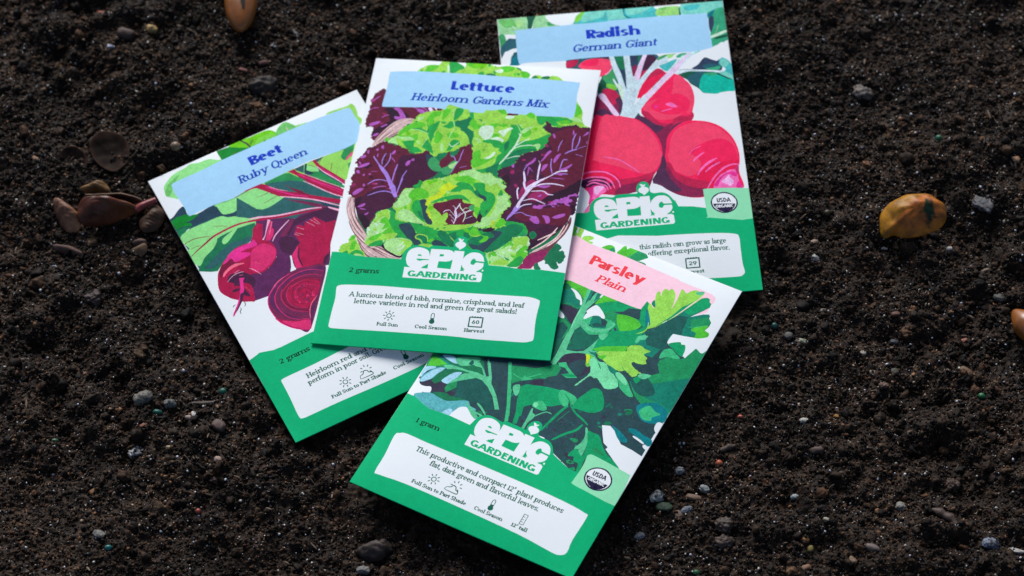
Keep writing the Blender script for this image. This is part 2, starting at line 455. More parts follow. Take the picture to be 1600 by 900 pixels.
# ------------------------------------------------------------------ printed colours (as read on white paper) -> ink reflectance
COL = {
 'w': (233, 243, 251), 'b': (163, 214, 251), 'B': (20, 60, 198), 'I': (16, 66, 186), 'G': (0, 180, 121), 'k': (4, 52, 38), 'T': (20, 100, 82), 'pk': (250, 208, 228),
 'R': (243, 66, 80), 'm': (168, 228, 148), 'l': (150, 216, 82), 'g': (88, 200, 52), 'd': (34, 166, 76), 'e': (18, 124, 82), 's': (44, 70, 84), 'u': (98, 32, 58),
 'v': (70, 30, 62), 'V': (48, 26, 48), 'n': (165, 132, 228), 'o': (176, 92, 192), 'q': (226, 216, 252), 'y': (196, 224, 44), 'a': (206, 178, 182), 'c': (112, 62, 78),
 'A': (240, 212, 212), 'W': (205, 238, 215), 'M': (150, 40, 100), 'r': (252, 38, 96), 'r2': (236, 28, 84), 'r3': (196, 36, 84), 'r4': (138, 36, 82), 'r5': (84, 48, 84),
 'r6': (255, 70, 112), 'pi': (252, 112, 190), 'pL': (248, 190, 244), 'st': (205, 232, 246), 'lv': (236, 210, 248), 't1': (120, 212, 200), 't2': (70, 190, 196), 't3': (52, 168, 128),
 't4': (0, 190, 168), 't5': (38, 96, 112), 't6': (46, 66, 96), 't7': (150, 214, 160), 't8': (60, 160, 100), 't9': (20, 90, 70), 'tm': (150, 218, 122), 'tb': (0, 120, 140),
 'mint': (145, 230, 186), 'navy': (38, 34, 70), 'h': (142, 226, 142), 'h2': (148, 218, 100), 'h3': (120, 208, 72), 'h4': (0, 134, 48), 'h5': (104, 200, 14), 'h6': (108, 196, 108),
 'hd': (36, 68, 88), 'he': (44, 100, 104), 'hg': (26, 120, 84), 'hf': (40, 146, 84), 'x': (172, 24, 76), 'x2': (128, 26, 66), 'x3': (218, 48, 116), 'x4': (252, 186, 220),
 'x5': (92, 40, 92), 'x6': (72, 34, 70), 'x7': (232, 50, 150), 'x8': (255, 112, 144), 'x9': (120, 40, 84), 'p1': (32, 150, 96), 'p2': (26, 108, 90), 'p3': (44, 76, 84),
 'p4': (56, 54, 76), 'p5': (90, 200, 150), 'p6': (60, 190, 130), 'p7': (110, 208, 86), 'p8': (150, 220, 90), 'p9': (80, 196, 60), 'p0': (12, 160, 104), 'pa': (120, 224, 170),
 'pb': (100, 190, 210), 'pc': (160, 215, 240), 'pd': (20, 130, 110), 'pe': (90, 180, 190), 'pf': (10, 130, 140), 'pg': (30, 92, 88),
}
WHITE = lin((233, 243, 251))
def ink(k): return np.clip(lin(COL[k]) / WHITE, 0.003, 1.16) * np.array([0.82, 0.84, 0.84])

# printed artwork: part | colour | outline kind | width | points in 0.1 mm from the packet's top left corner
ART = {
'let': '''
i|e|s|0|90,220 202,200 363,205 351,225 574,221 765,232 809,272 821,400 817,504 815,606 797,698 760,761 698,818 672,842 535,853 441,842 332,843 209,849 128,818 71,732 48,658 30,598 27,575 35,466 115,397 106,311
i|l|s|0|168,60 171,43 178,37 195,23 217,18 237,18 247,-1 261,-9 295,-3 327,16 331,28 336,11 338,-7 360,-4 400,-3 429,2 443,11 467,8 493,3 528,10 543,24 562,28 576,41 574,56 570,80 467,87 374,78 228,80
i|m|s|0|361,61 361,58 362,53 365,51 366,55 364,60
i|m|p|0|300,19 296,15 297,8 300,7 304,9 303,16
i|d|p|0|304,61 301,63 291,58 288,53 293,52 302,57
i|m|p|0|259,86 250,87 243,80 242,72 250,70 260,77
i|d|p|0|249,63 249,60 252,55 256,54 256,58 252,63
i|g|s|0|275,44 274,36 283,37 288,41 288,48 278,50
i|m|s|0|552,64 546,65 538,62 534,55 542,54 553,57
i|d|p|0|423,12 417,11 417,0 422,-1 426,2 428,11
i|g|p|0|523,54 517,49 515,41 518,37 524,37 526,47
i|d|s|0|387,54 388,46 400,40 410,46 406,56 395,58
i|m|p|0|206,49 196,49 188,44 183,35 192,32 203,39
i|m|s|0|391,65 387,64 385,58 386,55 389,56 393,62
i|d|s|0|180,56 177,54 175,49 176,43 180,48 182,53
i|g|s|0|444,17 440,14 440,9 443,6 447,8 447,14
i|d|s|0|255,57 253,50 259,45 265,45 265,51 262,57
i|d|p|0|539,45 535,49 528,45 526,39 532,36 539,39
i|d|s|0|533,77 528,76 524,71 525,67 529,67 532,72
i|g|s|0|501,69 496,73 489,71 486,65 490,61 499,63
i|m|s|0|478,75 475,73 474,67 478,65 482,68 481,74
i|d|s|0|449,47 443,43 440,34 444,30 450,32 452,41
i|g|p|0|484,20 478,27 467,22 465,15 467,7 478,13
i|g|p|0|214,83 205,74 212,64 218,60 228,66 223,78
i|g|p|0|298,66 300,59 307,55 316,53 315,61 306,69
i|d|p|0|542,42 541,39 543,35 546,33 546,37 545,41
i|g|s|0|341,11 338,-7 406,-12 408,2 390,8 374,25
i|h5|s|0|360,-4 400,-2 411,6 396,26 376,16 364,21
i|d|s|0|273,-1 295,-2 327,16 331,30 315,37 301,53 285,52
i|g|s|0|199,25 217,19 237,20 233,35 210,53 191,56
i|W|s|0|269,16 276,20 282,54 275,54
i|g|s|0|467,10 494,4 517,14 501,31 483,36 467,29
i|W|s|0|446,31 466,21 476,28 469,41 450,36
i|e|s|0|519,10 535,13 543,24 533,21
i|g|s|0|540,28 562,28 576,41 572,57 551,56
i|e|s|0|415,52 430,45 452,51 444,62
i|l|s|0|584,56 594,43 609,41 622,47 643,45 661,40 683,46 692,67 587,75
i|e|s|0|584,58 593,44 608,54
i|e|s|0|619,57 628,45 648,44 645,57
i|l|s|0|740,121 766,158 781,179 790,201 791,224 798,246 808,264 737,269 725,183
i|g|s|0|761,166 778,176 788,198 772,218 764,218
i|u|f|3|63,144 48,145 40,153 28,164 27,176 20,185 18,199 23,211 17,223 18,237 17,253 15,285 17,309 26,318 43,315 51,327 47,339 50,362 67,377 103,362 125,309 190,277 285,234 292,202 202,200 105,199
i|M|s|0|64,173 61,172 58,167 58,163 61,166 64,170
i|V|p|0|83,191 74,190 64,183 68,176 75,175 81,182
i|M|p|0|46,367 48,362 55,357 61,358 59,364 52,367
i|V|p|0|44,220 46,217 49,215 51,214 50,217 47,220
i|V|p|0|138,283 137,279 138,274 141,271 143,274 141,279
i|V|s|0|103,303 100,304 95,298 95,293 100,295 103,300
i|o|s|0|83,206 81,203 82,199 85,196 88,199 86,205
i|V|p|0|69,304 68,306 64,303 62,301 64,299 68,301
i|V|s|0|84,240 80,243 73,242 71,240 73,237 79,238
i|v|p|0|126,208 121,208 112,200 113,193 121,194 128,203
i|M|p|0|16,201 15,192 24,187 33,192 33,201 23,205
i|V|s|0|119,258 119,255 124,252 129,253 127,257 122,261
i|o|s|0|146,254 142,253 138,248 141,244 145,245 149,251
i|M|s|0|82,308 74,308 70,300 71,295 77,293 83,301
i|M|p|0|38,237 39,232 44,227 48,225 48,230 43,236
i|M|p|0|136,288 139,282 146,279 151,284 148,289 142,292
i|V|p|0|103,271 104,267 112,264 118,264 115,269 108,271
i|o|s|0|90,200 88,203 78,197 72,191 79,191 89,196
i|M|s|0|227,221 225,219 227,215 230,212 230,216 229,220
i|V|p|0|109,233 103,237 95,231 91,225 97,221 105,227
i|M|s|0|150,274 149,267 159,264 166,269 163,277 154,280
i|M|p|0|84,262 79,263 73,259 71,253 77,253 84,256
i|V|s|0|79,233 90,220 131,237 167,259 164,275 124,301 84,332 62,365 50,354 55,330 79,305 105,287
i|o|s|0|30,306 39,298 67,290 67,300 51,309 39,314
i|o|s|0|117,272 120,266 137,267 126,245 108,231 130,229 159,267 152,278 127,281
i|o|s|0|75,315 92,304 99,305 82,318
i|o|s|0|53,354 67,345 74,347 61,360
i|o|s|0|194,229 210,229 229,242 214,247 196,237
i|o|l|3|71,275 85,264 97,262
i|q|s|0|233,222 244,219 257,240 248,243
i|o|l|4|18,201 30,192 49,175
i|o|l|3|17,245 31,232 52,229
i|o|l|4|173,220 194,227 212,239
i|o|l|4|199,216 223,227 234,238
i|q|s|0|254,218 265,218 265,230
i|a|s|0|59,403 64,379 76,355 96,323 122,292 151,276 183,273 193,279 181,299 159,321 141,346 116,367 90,387 76,394
i|c|l|3|65,385 87,348 113,315 148,291 184,281
i|c|l|3|78,386 101,355 134,325 173,308
i|c|l|3|95,383 118,357 149,333 171,316
i|A|l|4|74,381 99,340 130,303 171,281
i|A|l|3|100,367 126,333 158,311
i|c|l|4|106,382 122,363 144,344
i|a|s|0|19,625 14,641 17,679 30,716 42,742 52,764 75,800 89,825 103,850 124,879 145,907 255,898 264,879 217,860 175,837 149,832 127,811 92,761 67,725 47,681 48,650 37,635
i|c|l|4|25,629 24,667 37,712 60,756 89,791 116,819
i|c|l|4|35,634 36,678 50,719 72,755 97,783
i|c|l|4|37,735 60,775 88,806 125,834 160,857 202,880
i|c|l|4|79,807 107,839 136,863 168,883
i|c|l|4|119,838 152,847 186,862 229,878
i|c|l|4|143,832 177,845 218,867 244,873
i|c|l|4|89,825 110,857 133,878 153,884
i|c|l|4|44,654 48,684 63,721 89,757 105,779
i|A|l|4|24,652 28,690 43,723 68,763 96,795
i|A|l|4|33,640 37,678 55,722 79,754
i|A|l|4|55,764 79,792 110,820 142,844
i|A|l|4|99,828 129,856 158,876
i|A|l|4|158,842 192,862 229,876
i|l|f|2|25,860 26,841 36,829 51,824 51,809 63,790 75,804 89,829 103,850 123,875 116,887 91,889 68,883 39,874
i|g|s|0|52,813 64,791 75,800 64,812
i|d|s|0|40,867 54,858 61,876 49,877
i|d|s|0|62,876 79,856 101,856 117,875 87,867 75,883
i|m|s|0|74,879 94,870 118,879 104,890 79,890
i|g|s|0|68,816 79,822 78,852 62,850
i|l|f|3|106,380 128,361 139,352 148,331 159,317 172,300 181,297 191,281 205,256 235,240 259,232 287,226 295,209 311,198 333,215 356,219 395,210 358,225 382,215 423,216 447,223 477,213 501,205 515,210 522,233 552,243 588,228 604,213 622,226 658,229 733,230 780,223 800,253 820,263 783,268 739,269 696,274 675,262 659,279 680,297 693,308 687,339 670,372 650,389 603,408 584,448 547,470 537,506 527,522 475,495 435,479 417,430 413,387 378,386 411,375 378,386 365,402 335,412 311,422 285,439 269,417 242,427 210,425 185,411 160,398 139,387
i|e|p|0|287,394 281,393 272,384 277,378 284,380 294,390
i|g|p|0|492,326 496,320 502,318 508,316 504,322 498,327
i|d|p|0|452,438 451,427 463,423 476,426 475,438 461,440
i|l|s|0|530,375 524,369 521,364 522,358 527,360 531,369
i|d|p|0|603,254 600,249 611,240 616,245 618,251 608,257
i|g|p|0|423,337 417,342 405,339 398,329 409,326 419,330
i|h5|s|0|381,364 373,358 370,344 378,339 385,346 388,358
i|l|p|0|420,289 411,287 405,280 404,273 412,275 419,280
i|l|p|0|587,307 584,303 591,289 597,290 598,296 592,307
i|l|p|0|700,267 700,260 706,257 711,256 712,262 707,265
i|e|p|0|445,430 438,432 428,431 427,426 431,424 440,425
i|h5|p|0|565,392 556,390 553,379 557,371 564,377 569,385
i|h5|s|0|478,293 473,290 467,284 469,281 472,280 478,288
i|g|p|0|215,321 213,311 217,302 223,300 228,305 223,315
i|g|s|0|246,392 245,384 252,379 256,383 259,387 253,393
i|g|s|0|295,419 291,415 291,408 294,406 296,409 297,414
i|g|s|0|176,389 170,387 164,380 165,375 170,376 174,382
i|e|s|0|370,228 362,229 352,225 350,218 357,216 366,220
i|g|p|0|251,306 248,299 248,289 255,278 259,290 258,305
i|d|s|0|651,369 648,373 638,369 633,365 638,364 650,365
i|g|p|0|476,433 469,430 462,424 462,420 466,419 472,426
i|l|s|0|736,234 728,242 710,240 707,229 713,221 731,222
i|l|s|0|352,280 354,268 368,264 382,271 376,284 363,284
i|m|s|0|476,343 474,340 479,334 483,333 485,337 481,345
i|g|p|0|266,404 258,407 248,400 250,392 256,388 267,395
i|g|s|0|251,295 250,283 255,275 264,274 267,283 264,294
i|l|p|0|326,349 327,344 330,339 334,337 335,341 331,345
i|m|p|0|356,231 352,225 354,211 362,213 367,218 363,230
i|e|p|0|477,236 471,231 470,222 473,215 480,220 480,229
i|l|p|0|541,379 539,374 540,364 547,361 549,368 546,379
i|g|p|0|217,381 206,382 196,371 193,360 204,364 214,370
i|d|s|0|544,430 539,421 540,405 545,401 552,406 548,420
i|m|s|0|202,272 206,266 214,262 222,262 217,268 210,275
i|g|s|0|461,398 459,393 463,388 467,388 468,393 466,398
i|g|s|0|173,311 169,308 174,302 178,298 180,304 177,311
i|h5|s|0|625,302 621,290 634,281 643,286 643,295 636,302
i|g|s|0|404,357 395,360 383,359 374,353 383,349 397,351
i|h5|p|0|367,330 363,327 360,315 366,313 371,316 370,327
i|g|p|0|529,362 527,357 528,349 533,349 536,353 533,358
i|m|p|0|123,385 128,378 139,373 145,377 146,384 131,389
i|g|p|0|669,334 669,329 679,327 683,329 680,333 673,337
i|g|p|0|458,465 461,459 476,452 480,457 478,462 464,469
i|e|p|0|498,376 499,367 504,358 512,362 513,369 508,377
i|g|s|0|677,343 671,344 665,337 665,332 671,333 677,336
i|g|p|0|574,303 573,293 573,282 579,273 583,283 581,299
i|h5|p|0|193,404 189,406 184,404 180,400 185,398 190,400
i|g|p|0|472,363 475,355 483,352 488,357 490,364 480,366
i|e|s|0|419,274 419,264 430,259 440,259 438,268 429,273
i|g|s|0|262,398 257,394 255,383 255,374 262,379 265,392
i|e|s|0|247,324 250,320 257,319 266,322 260,328 249,329
i|g|p|0|478,332 480,320 495,319 510,325 504,339 488,339
i|g|p|0|321,381 318,377 320,372 324,369 327,374 325,379
i|h5|p|0|248,376 249,369 256,362 262,364 263,370 255,375
i|g|p|0|717,280 708,275 701,261 711,258 719,261 724,273
i|g|p|0|654,334 656,326 666,325 676,331 671,340 660,340
i|l|p|0|486,440 481,436 477,431 477,427 481,428 485,435
i|l|p|0|307,258 298,266 286,267 275,258 283,248 297,249
i|d|p|0|560,283 559,288 551,286 548,281 552,278 558,278
i|m|p|0|448,278 442,275 440,265 442,260 448,260 452,274
i|l|p|0|587,322 578,312 572,297 584,295 594,299 598,314
i|g|s|0|344,411 340,408 341,402 344,397 347,402 347,409
i|g|p|0|445,289 443,283 442,277 445,276 448,277 448,285
i|m|p|0|203,281 208,271 219,263 225,264 225,270 214,281
i|e|p|0|188,327 176,316 168,306 172,299 181,299 187,312
i|m|s|0|636,361 638,355 646,351 653,351 651,357 643,364
i|g|p|0|694,234 698,229 709,227 723,229 713,236 698,240
i|l|s|0|411,397 403,395 397,384 397,375 405,380 412,390
i|h5|s|0|537,431 539,422 546,410 554,413 553,420 547,430
i|m|p|0|436,368 426,360 424,345 434,343 444,347 448,362
i|g|p|0|256,394 259,386 267,383 275,385 273,393 265,397
i|e|s|0|201,290 196,289 191,280 192,275 197,275 206,287
i|d|p|0|480,495 473,494 469,490 468,484 474,485 481,489
i|l|p|0|564,382 566,377 576,374 579,378 579,383 569,385
i|g|p|0|118,390 107,387 100,373 105,360 117,370 123,381
i|e|s|0|506,498 499,497 498,487 503,481 509,487 510,495
i|h5|p|0|485,268 476,266 466,254 462,243 473,245 485,259
i|l|p|0|557,353 557,349 565,345 571,344 568,349 561,354
i|h5|p|0|401,330 395,331 389,327 386,323 390,322 398,325
i|e|p|0|353,284 351,277 354,268 361,266 363,274 360,283
i|l|p|0|501,282 505,273 518,270 530,270 523,278 512,282
i|h5|s|0|653,377 646,382 634,380 632,371 638,366 649,368
i|l|p|0|538,389 535,384 540,375 546,372 547,379 544,387
i|e|p|0|364,264 358,263 353,258 351,250 359,251 364,257
i|m|s|0|442,266 438,264 437,254 440,251 443,255 443,261
i|h5|p|0|266,295 262,296 255,293 255,289 259,287 267,291
i|d|p|0|290,324 285,324 279,319 282,314 287,316 293,320
i|m|p|0|580,283 573,277 571,267 577,263 585,266 585,276
i|l|p|0|254,432 242,434 229,425 228,416 237,416 248,421
i|d|p|0|637,347 637,341 641,336 645,336 648,340 643,347
i|l|p|0|621,405 614,397 614,386 618,376 624,386 628,398
i|g|p|0|446,425 439,422 435,416 435,411 440,413 444,418
i|h5|p|0|534,282 533,285 527,285 522,283 526,280 532,279
i|d|p|0|417,299 415,307 399,304 391,296 400,290 412,293
i|e|s|0|486,289 481,293 475,290 473,287 475,283 480,286
i|g|p|0|334,367 328,363 320,358 323,355 326,352 331,360
i|l|p|0|630,233 617,234 603,227 599,219 607,216 619,223
i|e|s|0|388,359 386,354 387,349 390,347 392,350 392,356
i|e|p|0|441,265 437,264 434,258 434,255 437,256 440,260
i|g|s|0|363,344 358,353 345,350 340,343 345,337 355,338
i|g|s|0|665,345 660,344 653,334 655,326 663,328 667,339
i|l|p|0|188,286 187,280 197,275 201,277 204,282 195,287
i|l|p|0|237,345 244,335 253,327 265,328 263,339 249,344
i|g|p|0|269,260 261,260 253,253 253,245 261,245 271,251
i|l|s|0|297,393 288,390 284,381 286,373 294,377 300,385
i|e|s|0|221,324 219,318 221,312 224,305 226,311 224,318
i|l|s|0|442,459 438,455 437,448 438,444 442,446 443,454
i|m|p|0|351,394 349,391 348,386 350,382 352,387 353,392
i|e|s|0|268,317 266,325 253,325 247,317 251,309 262,311
i|m|s|0|695,273 695,268 696,263 700,260 700,266 699,271
i|m|s|0|243,388 243,383 251,382 257,385 254,391 247,391
i|d|p|0|309,286 301,290 286,284 284,275 292,272 307,276
i|e|p|0|646,389 638,385 632,374 634,363 643,369 653,383
i|e|s|0|681,263 683,253 694,247 705,252 698,260 690,267
i|g|p|0|363,259 367,247 376,236 389,242 387,255 376,259
i|l|p|0|437,358 433,364 419,363 412,357 417,350 433,352
i|h5|s|0|688,242 683,239 682,229 684,224 688,228 689,236
i|l|s|0|343,400 338,395 337,386 343,382 348,388 348,397
i|l|p|0|296,307 293,312 285,308 280,302 287,298 295,301
i|l|p|0|298,340 286,337 281,322 288,316 298,318 304,331
i|m|s|0|442,269 435,261 434,248 444,243 449,253 451,264
i|l|s|0|664,316 655,316 643,309 642,302 649,302 661,308
i|h5|p|0|322,224 326,218 336,219 343,222 338,227 329,229
i|m|p|0|432,423 430,413 441,401 451,399 452,408 441,417
i|l|p|0|278,293 275,285 278,276 288,270 292,281 287,294
i|g|p|0|189,351 182,349 179,340 182,335 188,336 191,344
i|h5|s|0|484,291 480,284 484,277 489,276 493,279 490,286
i|h5|p|0|176,337 173,332 173,328 175,324 178,327 180,335
i|g|s|0|716,239 709,241 699,234 695,228 701,227 712,233
i|d|s|0|259,315 252,308 259,295 270,290 272,303 267,313
i|d|p|0|526,487 524,482 528,474 535,471 535,479 533,490
i|g|p|0|270,253 268,242 279,235 288,236 291,246 281,257
i|l|p|0|478,468 470,469 460,466 459,459 466,459 475,460
i|l|p|0|318,227 313,227 308,222 306,217 311,217 317,222
i|l|s|0|388,330 380,333 371,332 368,326 370,319 384,322
i|g|p|0|249,393 243,385 244,373 251,373 257,376 256,387
i|g|s|0|466,351 464,342 470,335 477,335 479,342 475,352
i|e|p|0|552,437 554,432 559,429 563,432 563,436 558,440
i|h5|s|0|181,353 174,346 173,333 176,323 181,333 185,345
i|l|s|0|412,280 410,272 420,263 432,266 432,278 419,285
i|l|p|0|585,394 577,388 578,375 580,368 587,370 587,384
i|l|p|0|377,250 376,247 381,243 384,242 384,245 380,250
i|d|p|0|598,428 587,430 582,416 585,405 597,405 606,421
i|g|s|0|350,266 341,267 328,257 325,249 334,249 345,258
i|l|s|0|495,274 497,270 505,267 508,269 509,273 501,275
i|l|s|0|299,433 293,435 282,430 273,421 285,421 297,426
i|g|p|0|599,255 597,246 602,238 610,232 611,243 606,250
i|d|s|0|596,298 592,304 583,298 578,291 587,289 595,292
i|g|s|0|532,372 529,361 537,351 548,343 547,357 543,368
i|d|s|0|487,359 482,360 473,353 475,349 479,348 487,354
i|m|p|0|234,386 226,384 220,379 215,371 223,372 230,378
i|m|s|0|113,383 132,362 159,354 197,356 212,364 185,374 142,365 153,394 136,388
i|g|s|0|146,351 159,319 187,297 217,287 239,301 210,319 180,329 158,350 190,352 214,342 219,370 191,356 160,358
i|d|s|0|239,289 253,306 264,299 274,283 286,278 282,310 274,338 281,361 273,385 257,351 245,336 212,327 191,320 222,314 253,328
i|d|s|0|170,379 207,373 211,398 225,401 244,419 209,423 188,407
i|d|s|0|240,396 250,364 274,389 286,424 272,417 254,406
i|g|s|0|248,245 266,236 286,242 265,264 250,288 236,281
i|d|s|0|300,301 319,283 331,239 334,219 366,220 398,226 415,328 405,340 382,315 373,303 358,304 344,297 327,309 313,306
i|e|s|0|341,282 355,249 381,251 404,265 417,340 401,337 380,307 371,292 353,297
i|l|s|0|360,241 376,224 386,223 376,244
i|m|l|4|330,251 336,278 343,300
i|l|f|2|269,370 281,342 280,318 298,311 314,310 327,311 344,299 364,306 379,319 388,334 408,356 403,368 386,381 362,387 346,404 321,409 305,422 289,423
i|g|s|0|282,326 299,332 308,347 297,376 280,369
i|d|s|0|336,385 342,361 357,356 371,363 373,378 355,383 348,399 331,409
i|g|s|0|321,331 345,325 366,335 355,348 330,350
i|m|l|4|342,304 334,334 331,354
i|W|l|3|333,373 346,388 355,383 371,366
i|m|s|0|304,383 312,375 320,402 313,414
i|m|l|4|185,323 214,323 245,334 255,339
i|m|l|3|257,351 248,372 240,396
i|l|s|0|371,292 383,283 410,301 412,314 392,302
i|e|s|0|353,237 375,252 393,282 390,306 416,324 416,363 425,382 413,383 400,345 380,319 365,308
i|g|s|0|393,282 405,257 424,280 444,286 469,281 468,257 486,267 515,250 536,264 521,289 495,283 480,307 457,285 428,303 412,304
i|g|s|0|485,220 502,206 516,210 522,233 507,238 490,235
i|h5|s|0|576,253 588,228 604,213 622,226 619,246 598,255 587,268
i|d|s|0|542,279 550,269 569,273 582,292 582,316 575,348 566,372 551,396 542,420 528,390 538,358 546,326 548,299
i|d|s|0|629,231 658,229 733,230 760,236 752,252 720,247 707,267 692,268 670,250 657,267 641,264
i|m|s|0|736,226 777,225 795,241 779,242 763,240
i|l|l|4|705,248 716,259 752,252 781,250 801,259
i|g|s|0|711,247 741,237 755,250 722,258
i|W|s|0|434,303 445,288 480,288 485,323 476,343 465,352 446,337 434,323
i|W|s|0|453,341 476,343 503,333 530,347 522,353 486,346
i|W|s|0|502,308 523,300 540,289 553,292 537,307 525,332 517,324
i|W|s|0|516,246 532,238 548,241 535,256 522,253
i|d|s|0|451,357 467,348 499,347 522,355 508,368 489,366 470,363
i|d|s|0|489,366 526,359 546,365 539,405 523,398 505,384
i|e|s|0|535,358 550,349 548,381 538,397
i|g|s|0|423,429 432,405 450,396 464,426 492,424 511,423 497,455 470,461 444,474 429,460
i|l|s|0|457,419 471,394 481,378 479,362 490,370 498,381 517,383 513,395 489,405 480,425 462,434
i|W|s|0|471,433 488,417 501,400 508,405 493,428
i|l|s|0|497,435 511,426 523,441 509,454 479,460 444,478 435,479 472,457
i|l|s|0|533,402 533,421 519,414
i|d|s|0|516,416 538,397 553,373 570,360 593,346 624,340 653,326 682,308 694,312 687,343 670,372 655,377 630,383 613,396 597,408 578,449 547,470 537,506 527,522 501,497 445,486 475,476 509,454
i|e|s|0|549,428 569,395 599,381 648,377 620,395 597,410 581,448 550,470 535,460
i|e|s|0|482,479 516,453 526,437 526,476 527,522 504,501
i|l|s|0|600,326 616,290 636,296 646,276 667,290 687,300 653,322 623,332
i|g|s|0|588,315 609,286 617,294 620,313 603,330
i|W|l|7|528,452 543,428 557,400 572,371 580,343 585,312
i|W|l|4|572,371 594,350 622,329
i|W|l|4|567,383 590,368 627,361 650,366
i|W|l|3|549,428 579,414 603,410 626,393
i|W|l|3|582,335 581,316 575,312
i|m|s|0|584,304 597,287 624,277 616,290 594,311
i|m|s|0|633,361 654,352 662,361 655,377 644,366
i|m|l|3|584,308 570,281 549,263
i|u|f|3|106,380 121,391 133,388 141,399 156,392 168,407 188,409 200,426 220,430 242,427 264,410 277,428 276,456 316,507 278,541 260,546 244,563 241,574 197,612 186,639 184,662 158,676 122,717 109,767 81,735 66,706 54,676 46,646 33,632 26,625 10,610 11,592 11,580 16,564 10,549 12,534 20,518 12,510 14,506 24,490 12,479 14,471 20,453 29,447 36,434 40,420 47,410 59,405 74,398 82,388
i|V|s|0|138,481 136,478 134,469 137,465 140,472 141,479
i|V|p|0|117,432 120,429 123,429 126,430 124,433 120,434
i|v|p|0|312,515 310,519 303,521 299,515 302,510 310,510
i|o|s|0|104,571 101,569 103,564 107,566 110,568 107,571
i|M|p|0|163,659 159,656 162,645 167,641 170,646 167,656
i|v|s|0|116,619 118,615 123,613 127,616 126,619 121,621
i|V|s|0|116,481 113,475 112,465 118,466 122,469 122,479
i|V|s|0|155,431 157,428 162,425 165,426 166,430 158,432
i|M|s|0|146,573 146,568 149,564 155,560 156,566 150,573
i|o|s|0|63,581 58,580 58,572 61,568 65,573 66,579
i|v|p|0|87,579 88,571 94,565 98,567 100,570 94,575
i|o|p|0|248,513 242,508 245,498 253,496 259,503 256,514
i|v|s|0|63,422 61,415 63,408 68,409 71,413 69,420
i|V|p|0|162,633 158,636 152,631 151,626 156,625 162,628
i|v|s|0|179,544 175,543 170,536 170,531 175,531 181,540
i|M|p|0|172,499 167,499 163,494 162,488 168,487 174,493
i|V|p|0|191,595 192,588 203,589 208,591 207,598 197,600
i|v|p|0|159,568 156,564 159,558 165,559 166,563 163,567
i|M|s|0|102,570 99,573 89,571 90,566 92,562 100,565
i|V|p|0|79,492 71,494 60,490 56,484 63,481 72,487
i|v|s|0|170,513 165,514 159,507 161,504 164,503 170,508
i|v|p|0|249,545 243,541 245,532 250,529 256,532 253,541
i|v|p|0|245,489 240,494 231,494 227,490 228,484 239,483
i|M|s|0|151,589 148,592 139,593 136,588 140,585 148,586
i|o|p|0|78,635 79,631 88,630 95,631 91,635 83,636
i|v|s|0|229,486 227,482 227,479 229,475 231,479 231,483
i|v|p|0|34,512 31,505 32,497 35,495 38,498 39,507
i|o|p|0|35,487 29,484 25,476 23,469 29,474 33,480
i|v|p|0|123,560 125,558 129,556 134,558 130,561 126,563
i|v|s|0|94,665 86,661 80,652 82,647 88,648 93,657
i|v|p|0|177,613 174,609 174,602 178,600 183,601 181,611
i|v|s|0|200,545 198,543 197,539 197,535 199,539 201,542
i|V|s|0|136,674 134,674 131,670 130,666 133,668 136,672
i|M|p|0|41,464 40,467 34,466 31,464 33,462 38,463
i|o|s|0|84,646 91,641 96,639 104,640 100,645 93,646
i|v|s|0|111,694 106,697 98,696 97,691 99,687 107,689
i|v|p|0|35,480 42,475 49,473 56,473 52,478 43,481
i|v|s|0|178,530 173,524 174,515 181,515 185,520 184,527
i|V|p|0|91,542 86,545 76,542 74,537 80,536 88,537
i|o|p|0|56,500 53,500 51,495 50,491 55,493 58,497
i|V|p|0|62,654 63,651 65,648 67,648 67,651 64,653
i|o|p|0|214,486 210,488 203,488 198,484 201,478 213,479
i|V|p|0|154,430 150,429 143,427 143,423 146,422 152,426
i|v|p|0|23,512 24,508 32,505 37,508 36,513 28,515
i|v|p|0|276,464 273,461 277,456 281,454 284,459 280,465
i|v|p|0|203,533 199,535 192,532 186,526 192,523 201,528
i|o|p|0|162,585 161,588 155,587 151,583 157,582 162,582
i|v|s|0|122,572 119,565 123,559 130,559 132,564 129,571
i|V|p|0|68,496 63,503 52,501 44,496 52,493 62,490
i|V|s|0|68,587 69,582 74,581 78,582 77,586 73,590
i|o|p|0|204,528 197,530 188,529 187,523 191,520 198,522
i|V|p|0|113,460 110,454 113,447 117,446 121,451 119,458
i|v|s|0|99,617 99,615 105,614 107,616 105,617 100,619
i|M|s|0|14,583 16,575 25,568 30,571 32,577 22,584
i|o|s|0|34,525 28,523 21,515 25,511 31,510 36,519
i|v|s|0|169,448 206,437 243,431 266,417 279,440 313,507 278,541 244,566 228,598 197,601 174,579 171,526
i|v|s|0|88,601 129,582 164,603 183,636 181,663 147,681 131,697 112,729 105,760 74,728 53,684 38,639 57,638 72,617
i|V|s|0|44,639 64,626 60,657 58,680
i|V|s|0|66,706 81,701 113,737 105,764 91,753
i|s|s|0|262,433 277,428 292,439 321,483 316,507 295,493 276,475
i|t8|s|0|277,448 292,439 310,453 331,483 327,498 305,500 288,490 275,471
i|n|l|14|178,602 171,580 155,562 136,528 116,503 103,488
i|n|l|16|186,622 176,602 157,565 144,543
i|n|l|5|114,503 95,477 78,455 75,447
i|n|l|4|117,502 134,466 134,431
i|n|l|4|111,483 109,464 114,440 119,434
i|n|l|5|160,554 162,515 167,479
i|n|l|4|190,578 194,532 205,504
i|n|l|4|144,555 118,549 93,555 74,572
i|n|l|4|178,609 150,598 120,602 82,621
i|o|l|4|95,589 119,579 144,577
i|n|l|4|186,605 190,570 197,539
i|o|s|0|93,405 100,398 105,410 101,416
i|o|s|0|26,451 41,442 46,451 31,458
i|o|s|0|25,498 42,483 63,477 62,487 35,499
i|o|s|0|46,426 53,421 54,437 49,435
